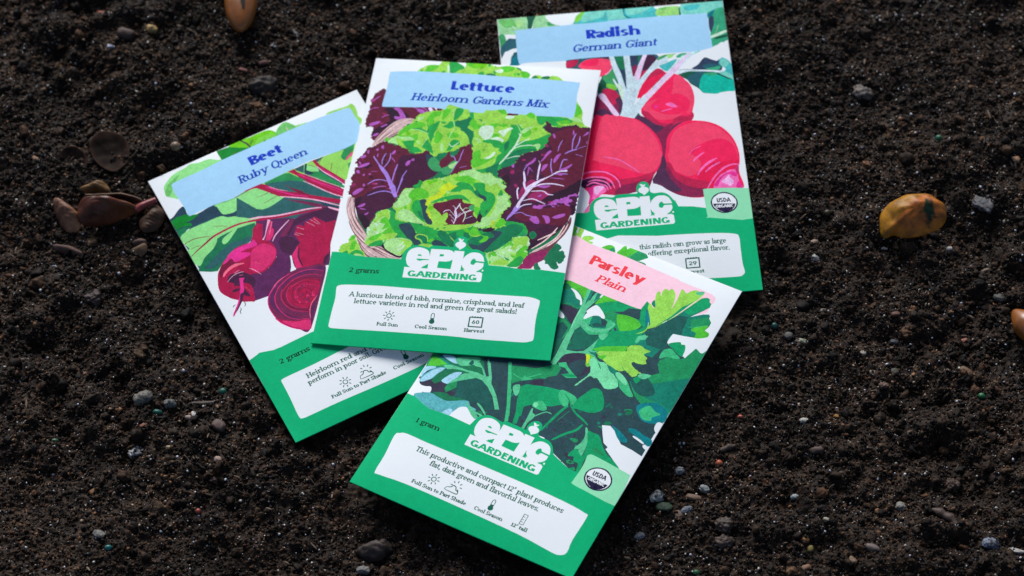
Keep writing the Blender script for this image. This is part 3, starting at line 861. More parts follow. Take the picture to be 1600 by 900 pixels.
i|o|s|0|76,419 86,413 85,423
i|o|s|0|85,446 89,434 90,452
i|o|s|0|194,477 201,463 211,460 209,476 200,485
i|o|s|0|212,456 221,450 225,459 216,462
i|o|s|0|48,531 56,525 55,536
i|o|s|0|69,527 78,523 76,531
i|o|s|0|138,431 148,418 150,430 142,438
i|o|s|0|27,609 45,591 64,591 51,608 34,620
i|o|s|0|55,669 73,656 82,655 78,667 63,672
i|o|s|0|87,700 100,692 97,702 90,704
i|o|s|0|64,676 83,678 90,681 74,681
i|o|l|3|138,450 153,465 155,472
i|o|l|3|77,515 99,514
i|u|f|2|315,457 332,432 338,412 345,415 351,434 360,434 375,409 375,390 393,384 412,373 426,409 429,460 435,479 397,497 385,506 357,510 363,488 328,487
i|t8|s|0|328,487 345,474 355,458 372,448 372,483 357,510 335,509
i|m|s|0|348,474 362,461 379,452 366,484
i|n|l|3|363,503 373,472 384,444 387,420 392,396
i|n|l|3|390,478 414,469
i|n|l|3|371,449 364,434 350,427
i|v|f|3|659,281 669,272 667,250 688,265 696,274 724,270 763,257 779,258 785,268 828,264 827,353 827,399 826,503 827,541 823,602 822,636 806,652 799,691 776,722 737,770 696,803 682,808 680,760 661,716 621,697 589,692 568,675 588,624 572,602 593,593 571,576 562,557 572,545 551,527 567,538 547,513 533,506 532,475 578,449 597,410 620,395 670,372 687,343 694,312
i|M|s|0|688,398 682,403 673,405 669,400 671,394 682,394
i|u|s|0|735,645 733,640 737,631 744,633 745,639 741,645
i|u|s|0|797,690 793,693 788,691 785,687 790,686 794,686
i|V|p|0|718,425 716,422 716,417 720,416 722,419 722,423
i|M|p|0|693,362 686,364 678,360 674,353 681,352 690,355
i|u|p|0|704,682 696,677 690,665 691,655 699,662 706,673
i|u|s|0|712,649 708,648 705,644 708,642 711,643 713,646
i|M|p|0|608,549 599,547 594,540 595,534 603,534 608,541
i|V|s|0|746,515 741,515 739,509 740,505 745,505 749,511
i|u|p|0|600,668 593,668 583,659 588,651 598,653 606,663
i|V|s|0|758,589 755,592 746,588 741,583 748,582 758,586
i|M|p|0|811,339 808,334 811,329 815,325 818,330 815,336
i|v|s|0|689,573 683,570 682,562 686,559 692,560 693,568
i|V|s|0|720,763 717,767 713,766 710,763 712,760 716,761
i|v|s|0|746,316 743,313 742,306 746,305 750,307 749,313
i|u|s|0|724,731 727,722 733,713 743,714 744,724 734,731
i|v|p|0|703,361 698,363 693,355 693,349 699,350 704,357
i|V|s|0|737,323 736,325 731,325 729,322 732,320 736,321
i|V|p|0|611,577 613,572 620,571 625,572 622,576 617,577
i|v|p|0|776,658 773,655 775,648 780,646 781,652 780,657
i|u|p|0|647,555 645,548 645,539 650,537 654,541 652,550
i|M|p|0|700,517 695,517 687,512 688,506 694,504 703,511
i|u|p|0|745,521 742,522 736,518 737,514 742,512 747,517
i|M|s|0|582,492 573,488 574,477 577,469 585,475 588,486
i|V|s|0|810,437 805,436 802,433 800,430 804,430 808,433
i|v|s|0|569,479 563,486 551,480 545,471 554,467 565,471
i|u|s|0|759,737 758,732 760,724 765,719 766,727 763,736
i|u|p|0|768,375 759,378 754,366 756,360 764,359 774,368
i|u|p|0|727,511 728,503 735,496 741,500 740,505 736,512
i|v|s|0|744,427 735,430 724,432 716,428 725,425 736,423
i|M|p|0|690,479 689,484 682,483 673,480 678,473 688,473
i|v|p|0|693,480 688,483 679,479 678,471 686,470 694,473
i|V|p|0|572,688 572,681 575,673 578,672 579,676 577,682
i|M|s|0|606,428 608,425 615,422 620,426 616,431 609,432
i|u|p|0|601,479 598,477 597,470 601,467 606,471 605,477
i|V|s|0|781,716 776,717 771,713 769,707 776,707 782,711
i|u|s|0|560,505 558,509 548,507 544,502 549,498 560,500
i|u|p|0|627,540 627,536 631,527 639,524 637,533 632,543
i|V|p|0|773,322 770,325 764,323 762,319 766,317 771,319
i|M|p|0|704,585 697,579 694,569 696,559 704,566 708,577
i|v|p|0|756,585 753,580 754,575 759,573 761,577 761,583
i|u|s|0|673,397 677,392 684,389 688,392 686,396 680,398
i|u|s|0|614,525 610,520 612,513 615,510 618,513 618,521
i|u|p|0|704,617 700,610 703,601 711,596 716,605 711,613
i|v|p|0|646,676 637,677 626,668 627,661 634,658 641,667
i|M|p|0|756,571 749,570 749,559 752,554 758,557 763,568
i|u|s|0|699,762 701,759 706,757 709,759 708,762 703,762
i|v|p|0|579,586 574,584 572,576 577,575 581,576 582,582
i|u|s|0|699,750 695,744 699,733 706,735 711,739 706,748
i|v|p|0|625,653 622,654 618,650 618,646 621,645 627,650
i|u|p|0|651,508 643,503 644,493 649,489 656,492 655,501
i|v|s|0|582,432 586,428 595,427 600,429 599,433 586,436
i|V|p|0|807,401 800,400 793,393 796,389 802,388 810,396
i|u|p|0|648,438 641,442 629,436 632,429 637,424 648,430
i|v|p|0|636,601 632,602 627,594 629,591 632,592 637,598
i|u|s|0|681,550 674,552 666,545 663,537 672,535 680,543
i|V|s|0|679,605 672,605 672,596 675,592 681,593 685,602
i|v|p|0|788,262 783,270 771,270 767,263 771,258 779,258
i|u|p|0|570,475 571,469 577,469 583,471 580,476 574,478
i|M|s|0|728,606 726,599 735,593 743,596 743,603 734,607
i|u|p|0|689,800 683,802 676,799 673,791 681,789 690,794
i|V|s|0|817,330 814,332 806,333 804,330 805,327 816,327
i|M|s|0|755,634 753,641 741,640 736,634 742,630 752,627
i|v|p|0|789,518 784,510 786,498 797,495 799,506 800,517
i|v|s|0|745,571 743,566 748,560 754,559 756,566 750,570
i|v|p|0|689,502 683,499 677,492 678,487 683,486 691,496
i|M|p|0|639,580 648,573 657,570 668,574 660,582 650,585
i|u|p|0|677,296 674,295 671,293 671,290 674,290 677,292
i|u|s|0|758,341 753,341 747,340 747,337 748,335 755,338
i|M|p|0|646,566 646,561 654,556 660,558 661,565 651,567
i|u|s|0|684,324 740,277 816,275 827,399 826,503 765,542 722,568 681,602 649,596 659,542 698,509 670,434 708,377
i|M|s|0|618,599 621,557 630,537 649,512 668,518 644,562
i|M|s|0|663,569 705,554 733,575 696,600 655,596
i|V|s|0|797,517 821,488 826,503 825,530 816,549 780,583 705,600 723,572 766,546 792,517
i|V|s|0|547,513 566,496 579,537 569,550
i|V|s|0|797,612 817,602 822,636 808,645 794,631
i|u|s|0|617,671 654,630 716,629 789,601 810,637 787,692 741,695 679,692 645,688
i|v|s|0|670,731 721,704 761,724 722,772 684,782
i|e|s|0|680,737 694,729 706,747 693,763 682,752
i|V|s|0|683,775 720,760 710,791 690,804
i|n|s|0|591,692 593,677 605,653 611,633 622,621 633,632 615,660 600,680
i|q|s|0|616,625 629,590 638,567 638,548 657,527 679,510 712,489 737,466 766,454 772,462 746,467 724,484 681,521 661,550 646,578 632,609 624,636
i|q|l|8|638,555 629,529 629,514 620,476
i|n|l|3|620,476 623,461 634,445
i|q|l|6|673,511 672,473 673,438
i|q|l|3|672,438 665,425
i|n|l|4|721,479 711,443 710,412
i|n|l|4|744,460 749,420 754,412 766,411
i|q|l|5|618,599 610,565 612,548
i|q|l|4|659,561 699,556 719,568 739,568
i|q|l|5|666,542 688,528 731,521 770,526
i|q|l|4|635,605 667,593 693,601 716,610
i|q|l|4|627,634 644,621 669,615
i|n|l|3|610,664 636,654 659,664 691,669
i|n|l|5|752,387 773,370 793,361
i|n|l|4|776,368 773,325 780,292
i|n|l|4|787,359 795,331 795,304
i|n|l|3|793,359 822,341
i|n|l|3|727,379 729,352 737,328
i|n|l|3|790,383 816,388
i|n|l|4|726,480 750,474 775,473
i|o|s|0|619,453 638,433 652,414 653,428 640,444
i|o|s|0|672,430 679,414 693,382 705,381 693,401 683,421
i|o|s|0|717,419 726,395 739,388 734,406 722,430
i|o|s|0|681,472 684,445 700,438 692,460
i|o|s|0|745,456 765,443 784,426 782,437 761,458
i|o|s|0|635,495 638,475 639,460 633,460
i|o|s|0|767,290 769,279 774,294 771,302
i|o|s|0|805,301 819,279 823,286 810,299
i|o|s|0|698,307 703,303 710,318 705,322
i|o|s|0|741,475 753,470 757,480 745,482
i|o|s|0|713,496 741,494 769,496 742,498
i|o|s|0|632,452 643,463 654,478 643,467
i|o|s|0|820,326 823,318 824,333
i|o|s|0|573,457 581,448 582,464
i|o|f|3|675,625 702,615 729,609 747,589 771,579 798,558 822,553 821,562 794,570 809,588 794,593 800,609 773,598 755,603 769,614 744,610 753,626 729,613 704,630 683,634
i|o|s|0|671,678 691,665 706,683 705,696 689,695
i|o|s|0|713,660 736,662 743,684 732,692 723,674
i|o|s|0|748,665 763,652 789,642 788,654 765,667
i|o|s|0|674,537 695,532 723,530 703,543
i|o|s|0|684,582 698,570 693,582
i|c|s|0|691,826 739,785 778,737 799,691 812,652 816,682 802,728 780,767 753,836 680,887 659,889
i|A|l|5|696,803 731,771 757,735 773,704
i|A|l|5|701,814 739,785 776,745 796,691
i|A|l|5|693,822 735,797 773,760 797,717 807,683
i|A|l|5|712,765 748,740 770,723
i|M|s|0|661,885 677,847 700,819 747,804 758,818 724,858 713,883
i|c|l|3|687,835 715,814 750,785
i|x9|l|3|692,846 719,825
i|A|s|0|708,881 717,871 724,875 713,884
i|hg|s|0|716,866 726,858 731,869 741,884 719,886
i|hg|f|2|747,834 757,807 769,788 773,774 785,771 797,780 795,797 787,805 804,796 816,817 813,836 801,852 790,847 798,863 792,878 772,873 765,862 752,856
i|d|f|2|125,698 178,678 209,714 267,724 313,736 392,737 483,723 537,711 590,696 627,697 657,706 673,731 669,746 625,761 605,788 606,833 519,837 492,825 455,827 427,841 390,820 266,822 222,819 163,770
i|e|p|0|179,775 176,779 164,779 162,775 166,772 177,771
i|p1|p|0|189,741 190,734 196,729 201,732 201,736 196,741
i|s|s|0|314,790 307,784 303,775 307,769 316,771 319,783
i|s|s|0|188,779 182,786 173,778 168,771 176,765 188,770
i|e|p|0|465,781 451,777 451,762 455,749 469,755 477,773
i|e|p|0|361,791 356,794 345,796 342,791 346,788 357,787
i|g|p|0|370,772 370,761 383,755 399,758 397,774 380,776
i|p1|p|0|436,782 428,781 421,774 424,768 430,766 438,774
i|p1|p|0|172,722 168,723 161,720 156,715 163,715 173,718
i|g|p|0|473,749 465,754 455,751 447,742 456,735 468,740
i|g|p|0|324,802 332,794 345,786 353,791 352,800 335,804
i|s|s|0|567,723 552,727 536,717 535,702 550,701 563,708
i|e|p|0|586,794 579,793 569,780 568,769 578,770 589,788
i|e|p|0|514,807 505,816 490,812 487,802 491,792 505,797
i|e|p|0|390,801 387,789 388,777 395,777 403,780 399,795
i|g|p|0|625,731 628,723 639,717 650,717 645,726 633,733
i|g|s|0|540,835 534,823 543,811 551,808 557,815 553,831
i|e|s|0|227,795 222,797 214,796 210,790 217,789 223,790
i|e|p|0|402,779 402,767 412,755 425,753 424,765 414,778
i|g|p|0|255,779 262,765 274,757 287,763 285,775 272,782
i|e|p|0|263,735 252,741 238,737 235,727 241,719 258,722
i|p1|p|0|378,769 371,765 365,759 366,754 371,757 376,762
i|s|p|0|230,828 233,814 245,804 257,806 257,818 245,826
i|s|s|0|526,736 511,741 494,743 493,732 495,721 514,726
i|s|p|0|520,829 526,824 536,823 540,826 537,830 528,832
i|e|s|0|361,764 360,755 371,750 381,750 380,759 370,765
i|s|p|0|622,728 616,735 600,732 592,725 603,721 613,722
i|p1|s|0|673,754 662,752 650,744 646,734 657,733 669,744
i|p1|p|0|223,793 216,795 210,783 215,779 222,778 228,789
i|p1|p|0|224,820 221,813 223,806 229,803 231,810 230,816
i|e|s|0|509,813 507,804 511,789 527,785 527,801 520,814
i|s|s|0|482,791 476,787 475,780 479,776 483,780 486,786
i|s|s|0|481,745 481,740 486,735 491,738 492,744 486,747
i|p1|p|0|213,781 206,776 201,759 207,753 214,758 220,776
i|g|s|0|595,840 590,833 586,824 589,821 594,823 598,833
i|e|p|0|198,759 187,757 185,738 192,731 202,737 204,753
i|s|s|0|572,813 556,817 541,813 536,803 543,792 562,800
i|e|s|0|560,815 554,814 547,810 549,805 554,805 560,810
i|s|p|0|559,773 569,762 582,754 592,761 591,772 573,778
i|e|p|0|637,751 632,755 620,749 618,743 625,742 635,746
i|s|p|0|417,826 412,818 412,807 417,803 421,809 422,819
i|s|p|0|268,784 270,775 283,770 292,772 288,780 277,786
i|e|p|0|406,783 407,778 415,774 423,773 420,780 411,786
i|e|p|0|366,815 360,806 376,792 388,796 388,808 375,818
i|s|p|0|520,813 520,809 526,805 530,809 531,814 523,818
i|e|s|0|576,723 622,704 655,717 642,748 602,789 562,833 541,831 484,805 471,784 542,741
i|s|s|0|474,799 511,803 532,779 560,762 542,741 566,739 585,745 561,784 531,828 500,826
i|V|s|0|514,743 542,722 558,728 539,745
i|e|s|0|397,767 420,758 433,794 425,825 403,804
i|s|s|0|219,736 250,730 271,747 290,783 308,812 291,824 271,800 240,780 223,754
i|e|s|0|286,776 303,767 327,780 332,806 320,811 305,793
i|l|l|5|314,811 305,797 289,791 285,782 298,773 324,780 331,802
i|s|s|0|346,801 364,792 401,812 390,820 356,819
i|g|l|4|354,771 384,787 411,818
i|l|l|3|385,757 408,778 426,795
i|e|s|0|360,770 378,750 416,788 430,817 404,812
i|l|s|0|297,822 320,811 352,816 348,827 305,831
i|g|s|0|470,758 480,727 493,730 513,758 539,764 536,782 519,791 509,788 522,772 514,762 493,769
i|l|s|0|468,754 483,764 511,760 497,769 477,765
i|m|f|2|108,763 117,744 126,720 131,697 144,683 161,675 178,682 196,692 207,718 208,744 225,766 216,785 206,801 195,806 172,819 144,836 114,827 108,809 113,789
i|g|p|0|148,833 145,836 135,831 130,827 136,826 145,829
i|l|p|0|209,746 202,741 198,731 204,725 212,730 212,739
i|l|p|0|197,691 193,692 187,691 182,689 186,688 193,688
i|W|p|0|135,836 130,831 128,821 136,821 143,824 140,832
i|W|p|0|148,787 144,783 142,775 145,769 150,773 153,784
i|l|s|0|138,728 132,724 129,718 132,715 137,715 141,723
i|l|p|0|188,737 186,731 193,727 198,730 198,735 194,741
i|W|p|0|119,772 111,771 107,761 108,756 113,757 119,764
i|l|p|0|134,735 129,736 123,728 124,720 132,722 138,732
i|W|s|0|113,781 110,780 108,772 111,770 114,772 116,780
i|g|p|0|178,808 177,806 176,803 176,799 178,801 180,806
i|g|s|0|181,811 178,808 179,801 182,798 185,801 184,807
i|l|p|0|128,766 132,761 139,759 145,763 142,769 135,769
i|g|p|0|205,729 197,731 190,723 190,715 198,715 204,722
i|g|s|0|207,754 204,757 197,756 194,752 197,750 204,750
i|l|p|0|146,724 149,718 156,715 160,717 160,722 153,725
i|l|p|0|209,809 200,806 195,797 200,792 206,792 211,800
i|l|s|0|166,788 162,788 156,781 153,775 159,776 164,783
i|W|s|0|147,813 147,807 153,802 159,803 160,809 153,813
i|l|p|0|139,703 138,700 143,699 148,699 146,703 142,705
i|W|p|0|194,705 189,707 182,703 177,697 184,698 191,700
i|W|s|0|148,747 140,747 130,743 127,738 132,736 142,741
i|W|s|0|148,739 150,734 156,730 163,729 161,735 154,741
i|g|p|0|170,810 168,806 168,800 171,798 174,799 173,807
i|l|p|0|196,775 192,777 184,773 177,768 185,768 194,771
i|g|p|0|179,733 180,730 185,730 188,732 186,734 181,735
i|l|s|0|131,697 147,683 165,675 177,694 175,716 158,706 141,719
i|d|s|0|176,686 195,688 210,718 222,751 255,793 215,781 191,753 182,739 165,748 181,712
i|g|s|0|158,710 175,716 190,746 211,778 184,784 164,778 182,754 159,763 170,740 150,734
i|l|s|0|114,827 119,804 141,787 166,785 214,774 213,789 170,808 148,824
i|d|s|0|125,834 146,813 170,808 173,822 144,836
i|l|s|0|160,790 195,775 215,781 206,801 175,803
i|g|s|0|122,804 141,787 164,778 151,805 127,811
i|m|s|0|179,833 194,802 236,793 272,803 276,825 258,846 240,866 217,860
i|l|s|0|231,799 272,805 276,825 251,861 237,866 255,831
i|W|l|4|231,836 243,817 246,807
i|W|l|5|230,848 244,836 255,821
i|V|s|0|172,834 179,826 189,844 217,860 243,869 259,849 256,868 239,877 205,861
i|l|f|4|183,666 193,639 204,596 223,579 260,576 272,552 295,539 340,528 306,558 341,524 382,504 411,492 440,482 435,479 473,499 500,493 525,514 551,520 567,538 550,520 553,539 572,545 563,561 571,576 593,593 582,605 596,623 582,647 567,667 568,675 586,692 587,715 559,732 545,725 509,732 477,723 439,738 394,749 379,754 330,742 310,733 267,724 207,718 198,684 184,672
i|g|p|0|377,590 371,592 360,587 353,582 360,580 370,585
i|m|s|0|347,533 341,535 336,536 332,531 335,527 343,528
i|g|s|0|483,592 481,594 474,592 468,589 473,587 480,589
i|l|p|0|496,705 496,701 501,701 506,703 502,706 498,708
i|l|s|0|406,736 401,736 399,729 401,723 407,724 408,732
i|h5|p|0|537,681 538,674 543,666 547,667 548,671 543,679
i|l|p|0|418,669 418,665 422,663 428,663 427,669 422,671
i|g|p|0|348,552 345,547 341,540 344,539 347,539 350,547
i|h5|s|0|516,629 510,631 498,631 494,626 501,624 509,625
i|g|p|0|337,653 342,650 347,649 353,650 350,654 343,654
i|m|p|0|424,704 418,699 419,688 426,686 434,690 430,701
i|d|p|0|418,506 418,504 423,499 426,499 425,502 421,507
i|h5|p|0|407,636 402,629 402,618 405,610 410,617 409,628
i|g|s|0|495,659 494,663 485,662 482,659 486,656 492,656
i|g|p|0|462,589 459,591 453,591 450,587 453,584 459,586
i|g|p|0|569,630 572,622 583,621 593,626 585,634 575,635
i|h5|p|0|222,672 218,673 212,673 212,670 214,669 219,670
i|d|p|0|385,738 384,741 378,743 375,738 379,736 383,736
i|g|p|0|365,607 356,605 352,598 352,592 359,591 367,599
i|g|s|0|254,606 251,607 246,602 248,599 251,598 255,603
i|l|p|0|444,740 443,733 444,726 450,726 452,731 451,738
i|g|p|0|555,532 550,534 538,527 536,519 544,517 555,526
i|m|p|0|440,720 433,719 433,710 438,705 444,709 443,716
i|m|p|0|445,498 436,491 435,480 440,475 447,477 451,489
i|d|p|0|245,681 244,678 247,674 251,672 251,677 248,681
i|g|p|0|428,727 423,730 416,726 415,720 421,719 427,723
i|g|s|0|530,719 526,717 521,708 523,699 529,707 532,715
i|d|p|0|246,640 252,634 259,633 268,634 264,641 255,642
i|l|p|0|497,598 498,596 502,595 506,596 504,599 499,600
i|d|p|0|360,750 355,750 352,743 355,740 359,739 362,747
i|h5|p|0|515,716 507,709 505,695 514,694 524,696 521,708
i|h5|s|0|303,555 297,560 288,554 283,545 292,543 300,548
i|m|p|0|307,737 301,732 298,726 301,721 306,724 308,730
i|d|p|0|520,582 516,575 522,566 530,558 531,569 527,579
i|g|s|0|335,690 332,687 336,678 341,676 344,681 340,688
i|d|s|0|454,593 449,598 438,598 432,594 439,591 446,591
i|d|p|0|407,642 404,646 394,646 388,643 395,641 402,640
i|g|p|0|513,718 507,721 499,716 498,710 503,707 512,712
i|h5|p|0|404,677 405,673 409,668 412,671 414,675 409,678
i|d|p|0|358,623 354,627 343,625 341,618 347,615 356,617
i|g|p|0|545,617 538,616 537,608 538,599 546,604 548,612
i|d|s|0|526,727 523,727 519,724 519,720 523,720 526,724
i|h5|p|0|271,721 274,715 283,712 289,712 286,717 279,720
i|m|p|0|511,546 511,542 517,542 520,545 519,549 513,550
i|l|p|0|394,599 394,594 397,587 402,586 401,592 398,596
i|g|p|0|232,671 225,671 221,659 221,651 229,654 233,665
i|m|p|0|375,590 366,592 360,586 358,579 365,579 370,583
i|h5|s|0|268,717 263,718 257,716 255,713 256,711 263,714
i|l|s|0|308,667 304,669 299,668 298,666 298,663 305,665
i|g|p|0|513,718 514,709 519,704 525,703 525,709 522,715
i|g|p|0|501,670 499,666 502,661 506,663 509,666 505,669
i|l|s|0|547,529 542,529 536,528 534,526 537,524 544,525
i|g|p|0|493,546 491,548 484,547 480,544 483,542 490,543
i|g|p|0|368,680 366,680 362,675 362,672 365,673 369,678
i|g|s|0|273,622 270,622 267,620 266,616 270,616 274,619
i|h5|p|0|255,717 252,720 246,720 241,715 245,710 253,713
i|h5|s|0|298,549 301,540 314,534 321,538 320,545 308,550
i|g|p|0|473,682 468,683 460,680 458,675 463,673 475,676
i|g|s|0|346,580 345,575 347,571 351,568 354,572 351,578
i|g|s|0|350,596 343,588 345,577 350,569 354,579 355,587
i|g|s|0|410,506 401,507 396,495 403,490 411,491 414,501
i|g|s|0|216,663 211,664 205,656 204,651 210,652 217,659
i|g|p|0|522,568 518,570 512,566 511,562 516,561 522,563
i|m|s|0|573,611 569,604 578,597 583,599 584,604 580,613
i|m|p|0|502,540 497,540 493,535 495,529 500,532 503,536
i|l|p|0|454,686 454,676 461,665 473,666 472,678 464,685
i|h5|p|0|422,653 423,650 427,647 429,648 430,650 425,653
i|g|s|0|352,695 346,689 348,681 354,680 357,684 357,690
i|g|s|0|394,572 393,574 385,572 381,569 386,568 393,569
i|d|p|0|226,600 222,601 217,600 214,595 219,592 224,596
i|g|p|0|387,643 384,649 374,651 367,644 372,636 381,639
i|g|p|0|306,544 307,538 314,532 319,534 321,539 313,544
i|g|p|0|420,713 417,712 415,707 415,705 417,706 420,709
i|h5|s|0|325,661 321,668 307,663 305,654 312,649 327,652
i|g|p|0|399,585 392,587 384,579 384,569 394,573 402,579
i|l|s|0|595,717 585,717 576,713 574,708 576,705 588,711
i|g|p|0|497,546 493,543 493,532 499,527 501,535 501,543
i|g|s|0|479,662 475,662 471,659 470,655 474,654 479,658
i|h5|p|0|488,528 491,524 496,522 500,523 499,527 493,529
i|g|p|0|589,624 582,622 583,611 587,603 594,611 596,622
i|m|s|0|182,651 195,635 204,596 223,581 242,581 228,609 245,635 218,660 191,666
i|m|s|0|205,707 209,680 226,669 253,680 276,701 299,726 268,726 222,717
i|g|s|0|240,585 266,576 298,593 299,616 269,625 257,649 273,686 297,715 261,687 244,662 245,631 229,613
i|d|s|0|255,634 276,629 293,658 293,692 308,721 276,701 251,665
i|s|s|0|273,629 294,624 307,645 303,676 325,694 334,727 314,725 297,696 285,662
i|e|s|0|274,675 288,681 303,710 285,700
i|d|s|0|237,570 254,557 257,542 269,552 260,576
i|m|s|0|435,483 479,499 500,495 522,515 529,537 499,543 448,520 401,520 398,501
i|g|s|0|355,535 396,516 433,510 418,534 382,541 354,566
i|g|s|0|403,535 441,532 475,553 445,559
i|m|s|0|505,515 546,516 550,539 569,545 562,559 549,554 534,536 509,538
i|m|s|0|539,597 559,577 586,592 579,606 594,623 577,651 564,667 558,687 526,704 536,666 544,639
i|d|s|0|545,585 553,562 563,584 551,589
i|l|s|0|490,536 532,567 546,612 541,643 517,682 516,660 534,617 522,583
i|d|s|0|453,542 490,540 498,570 529,583 540,616 523,667 498,703 485,681 490,650 486,609 459,580
i|e|s|0|452,558 474,575 495,604 477,610 462,595
i|s|s|0|473,587 486,590 506,600 509,638 519,660 500,676 491,662 498,623
i|V|s|0|493,669 502,672 507,698 496,707 487,692
i|d|s|0|491,624 509,615 519,641 506,676 494,661
i|m|s|0|505,687 532,681 558,687 537,715 502,729 476,720 502,710
i|l|s|0|391,730 426,720 467,720 474,727 436,742 394,749
i|y|s|0|539,703 550,695 544,718
i|g|s|0|556,717 570,686 586,692 589,707 570,724
i|l|s|0|356,527 398,531 427,537 452,554 464,572 435,567 400,562 366,584
i|d|s|0|391,547 421,537 452,558 464,588 496,612 505,630 474,610 443,578 417,572 394,581
i|d|s|0|368,599 398,589 436,594 458,626 421,614 373,625
i|g|s|0|382,532 426,514 457,527 441,543 408,538
i|l|s|0|387,597 423,572 446,574 472,598 499,612 478,636 462,634 443,612 418,595
i|y|s|0|362,561 383,555 402,558 389,570 365,580
i|y|f|2|294,646 305,615 332,594 340,563 365,545 375,556 362,584 342,612 314,630 309,657 320,683 347,696 367,724 338,719 319,698 307,680 308,653
i|l|s|0|323,686 344,681 372,678 385,700 386,723 352,727 330,708
i|l|s|0|365,603 399,581 410,576 413,595 378,606
i|d|s|0|334,620 372,602 413,595 417,614 362,618 327,636 315,637
i|d|s|0|375,583 396,558 408,561 411,580
i|u|f|1|326,655 330,636 358,630 387,616 416,612 421,612 430,628 465,633 472,656 472,678 491,696 489,703 472,716 390,726 374,728 361,687
i|v|s|0|445,680 477,686 489,703 451,718
i|l|s|0|362,691 378,674 384,693 378,712 389,723 374,724
i|q|l|4|409,721 412,691 405,668 410,653 419,631
i|q|l|3|412,691 385,662
i|q|l|3|413,706 388,681
i|q|l|3|410,717 398,703
i|q|l|3|412,691 426,671
i|q|l|3|410,655 394,643
i|q|l|3|411,713 414,683 402,650
i|q|l|3|416,694 437,670 472,656
i|W|l|3|440,711 444,677 424,652 415,633
i|q|l|3|447,695 470,682
i|W|l|2|443,673 456,657 467,645
i|W|l|2|429,663 440,650 449,650
i|t8|s|0|451,646 465,633 475,655 463,660
i|g|s|0|470,644 492,646 486,670 482,678 472,659
i|q|l|3|385,662 370,667 365,675
i|m|f|2|542,837 563,826 593,805 625,769 635,757 678,754 685,791 668,807 686,824 677,847 666,874 658,885 627,884 556,879
i|W|s|0|623,822 619,817 621,811 625,808 628,812 627,817
i|W|p|0|636,815 628,815 622,807 619,799 627,799 637,808
i|g|s|0|634,796 624,796 613,792 611,783 619,781 631,787
i|l|p|0|618,871 614,867 617,859 624,856 626,864 625,872
i|W|s|0|688,790 680,785 672,777 672,766 681,772 688,780
i|W|p|0|669,861 665,860 664,853 667,850 670,853 672,859
i|l|p|0|669,822 669,814 679,810 685,815 686,823 676,829
i|l|p|0|630,836 626,831 626,826 627,824 631,825 631,830
i|g|s|0|633,870 632,864 637,861 641,862 643,866 638,870
i|g|s|0|678,781 670,782 660,776 661,769 668,766 678,773
i|g|p|0|556,856 552,846 552,835 556,830 560,836 561,849
i|W|p|0|614,815 620,809 632,808 639,812 634,817 623,818
i|g|p|0|647,845 638,847 631,841 628,834 635,833 642,837
i|W|p|0|657,823 650,824 645,817 646,811 652,808 660,816
i|l|p|0|640,857 639,849 647,843 652,846 655,851 648,857
i|l|s|0|632,773 627,772 623,766 624,759 630,764 635,769
i|g|s|0|573,845 566,843 559,832 566,825 576,829 582,841
i|l|p|0|647,832 644,838 636,838 634,832 635,826 643,828
i|W|p|0|682,826 677,825 671,819 672,813 679,815 684,822
i|W|p|0|674,868 669,867 665,860 663,852 670,857 676,863
i|l|p|0|632,887 628,884 630,879 634,876 639,880 636,886
i|l|p|0|639,774 639,768 646,760 650,761 649,766 645,773
i|W|s|0|594,831 600,826 605,824 611,823 607,827 601,830
i|g|p|0|563,879 559,876 557,866 561,864 565,868 566,876
i|g|p|0|681,834 677,834 674,830 673,826 677,827 682,830
i|g|s|0|591,842 592,840 599,840 601,841 600,844 594,845
i|l|s|0|625,771 648,760 678,756 675,795 653,789 638,813 624,807 634,787
i|g|s|0|663,800 674,791 685,802 672,814 686,824 677,847 665,866 645,861 636,880 621,881 643,850 648,820
i|d|s|0|649,845 666,837 675,855 661,881 624,883 639,861
i|l|s|0|563,882 579,866 601,853 626,855 617,878 587,880
i|d|s|0|599,842 622,851 629,858 611,856
i|g|s|0|592,813 625,769 630,765 614,796
i|W|l|3|576,833 603,845 614,858
t|b|p|0|75,61 64,69 66,132 62,209 65,220 76,225 193,221 237,218 283,222 303,225 352,229 448,230 638,229 727,226 752,229 761,224 761,215 763,181 759,120 761,70 750,64 646,60 523,58 370,54 256,54 159,55
i|l|f|2|287,237 295,224 301,206 316,201 334,209 357,216 384,222 386,253 341,273 288,276
i|g|s|0|290,236 300,220 318,227 309,251 293,272
i|d|s|0|335,219 361,217 361,239 346,264 334,269
i|m|l|4|332,257 327,234 329,218
i|l|f|2|442,219 466,217 499,209 514,213 523,228 551,234 571,228 592,227 605,215 623,228 616,267 497,275 435,265
i|g|s|0|487,215 502,209 514,213 520,232 498,226
i|W|s|0|518,247 527,235 551,237 538,250
i|g|s|0|593,231 606,215 623,230 619,244
i|u|s|0|522,234 525,225 544,226 563,226 551,234 533,235
g|G|p|0|-262,890 -3,863 15,863 56,869 89,878 137,881 214,881 277,883 466,890 532,883 618,885 668,890 741,886 820,887 862,891 940,1432 -129,1526
i|w|p|0|73,1001 53,1005 46,1015 50,1056 48,1106 47,1165 50,1175 65,1180 149,1180 246,1179 466,1179 562,1184 652,1184 724,1183 747,1177 758,1166 755,1111 755,1067 758,1020 752,1010 720,1002 654,1003 501,1004 348,1001 213,998 129,999
''',
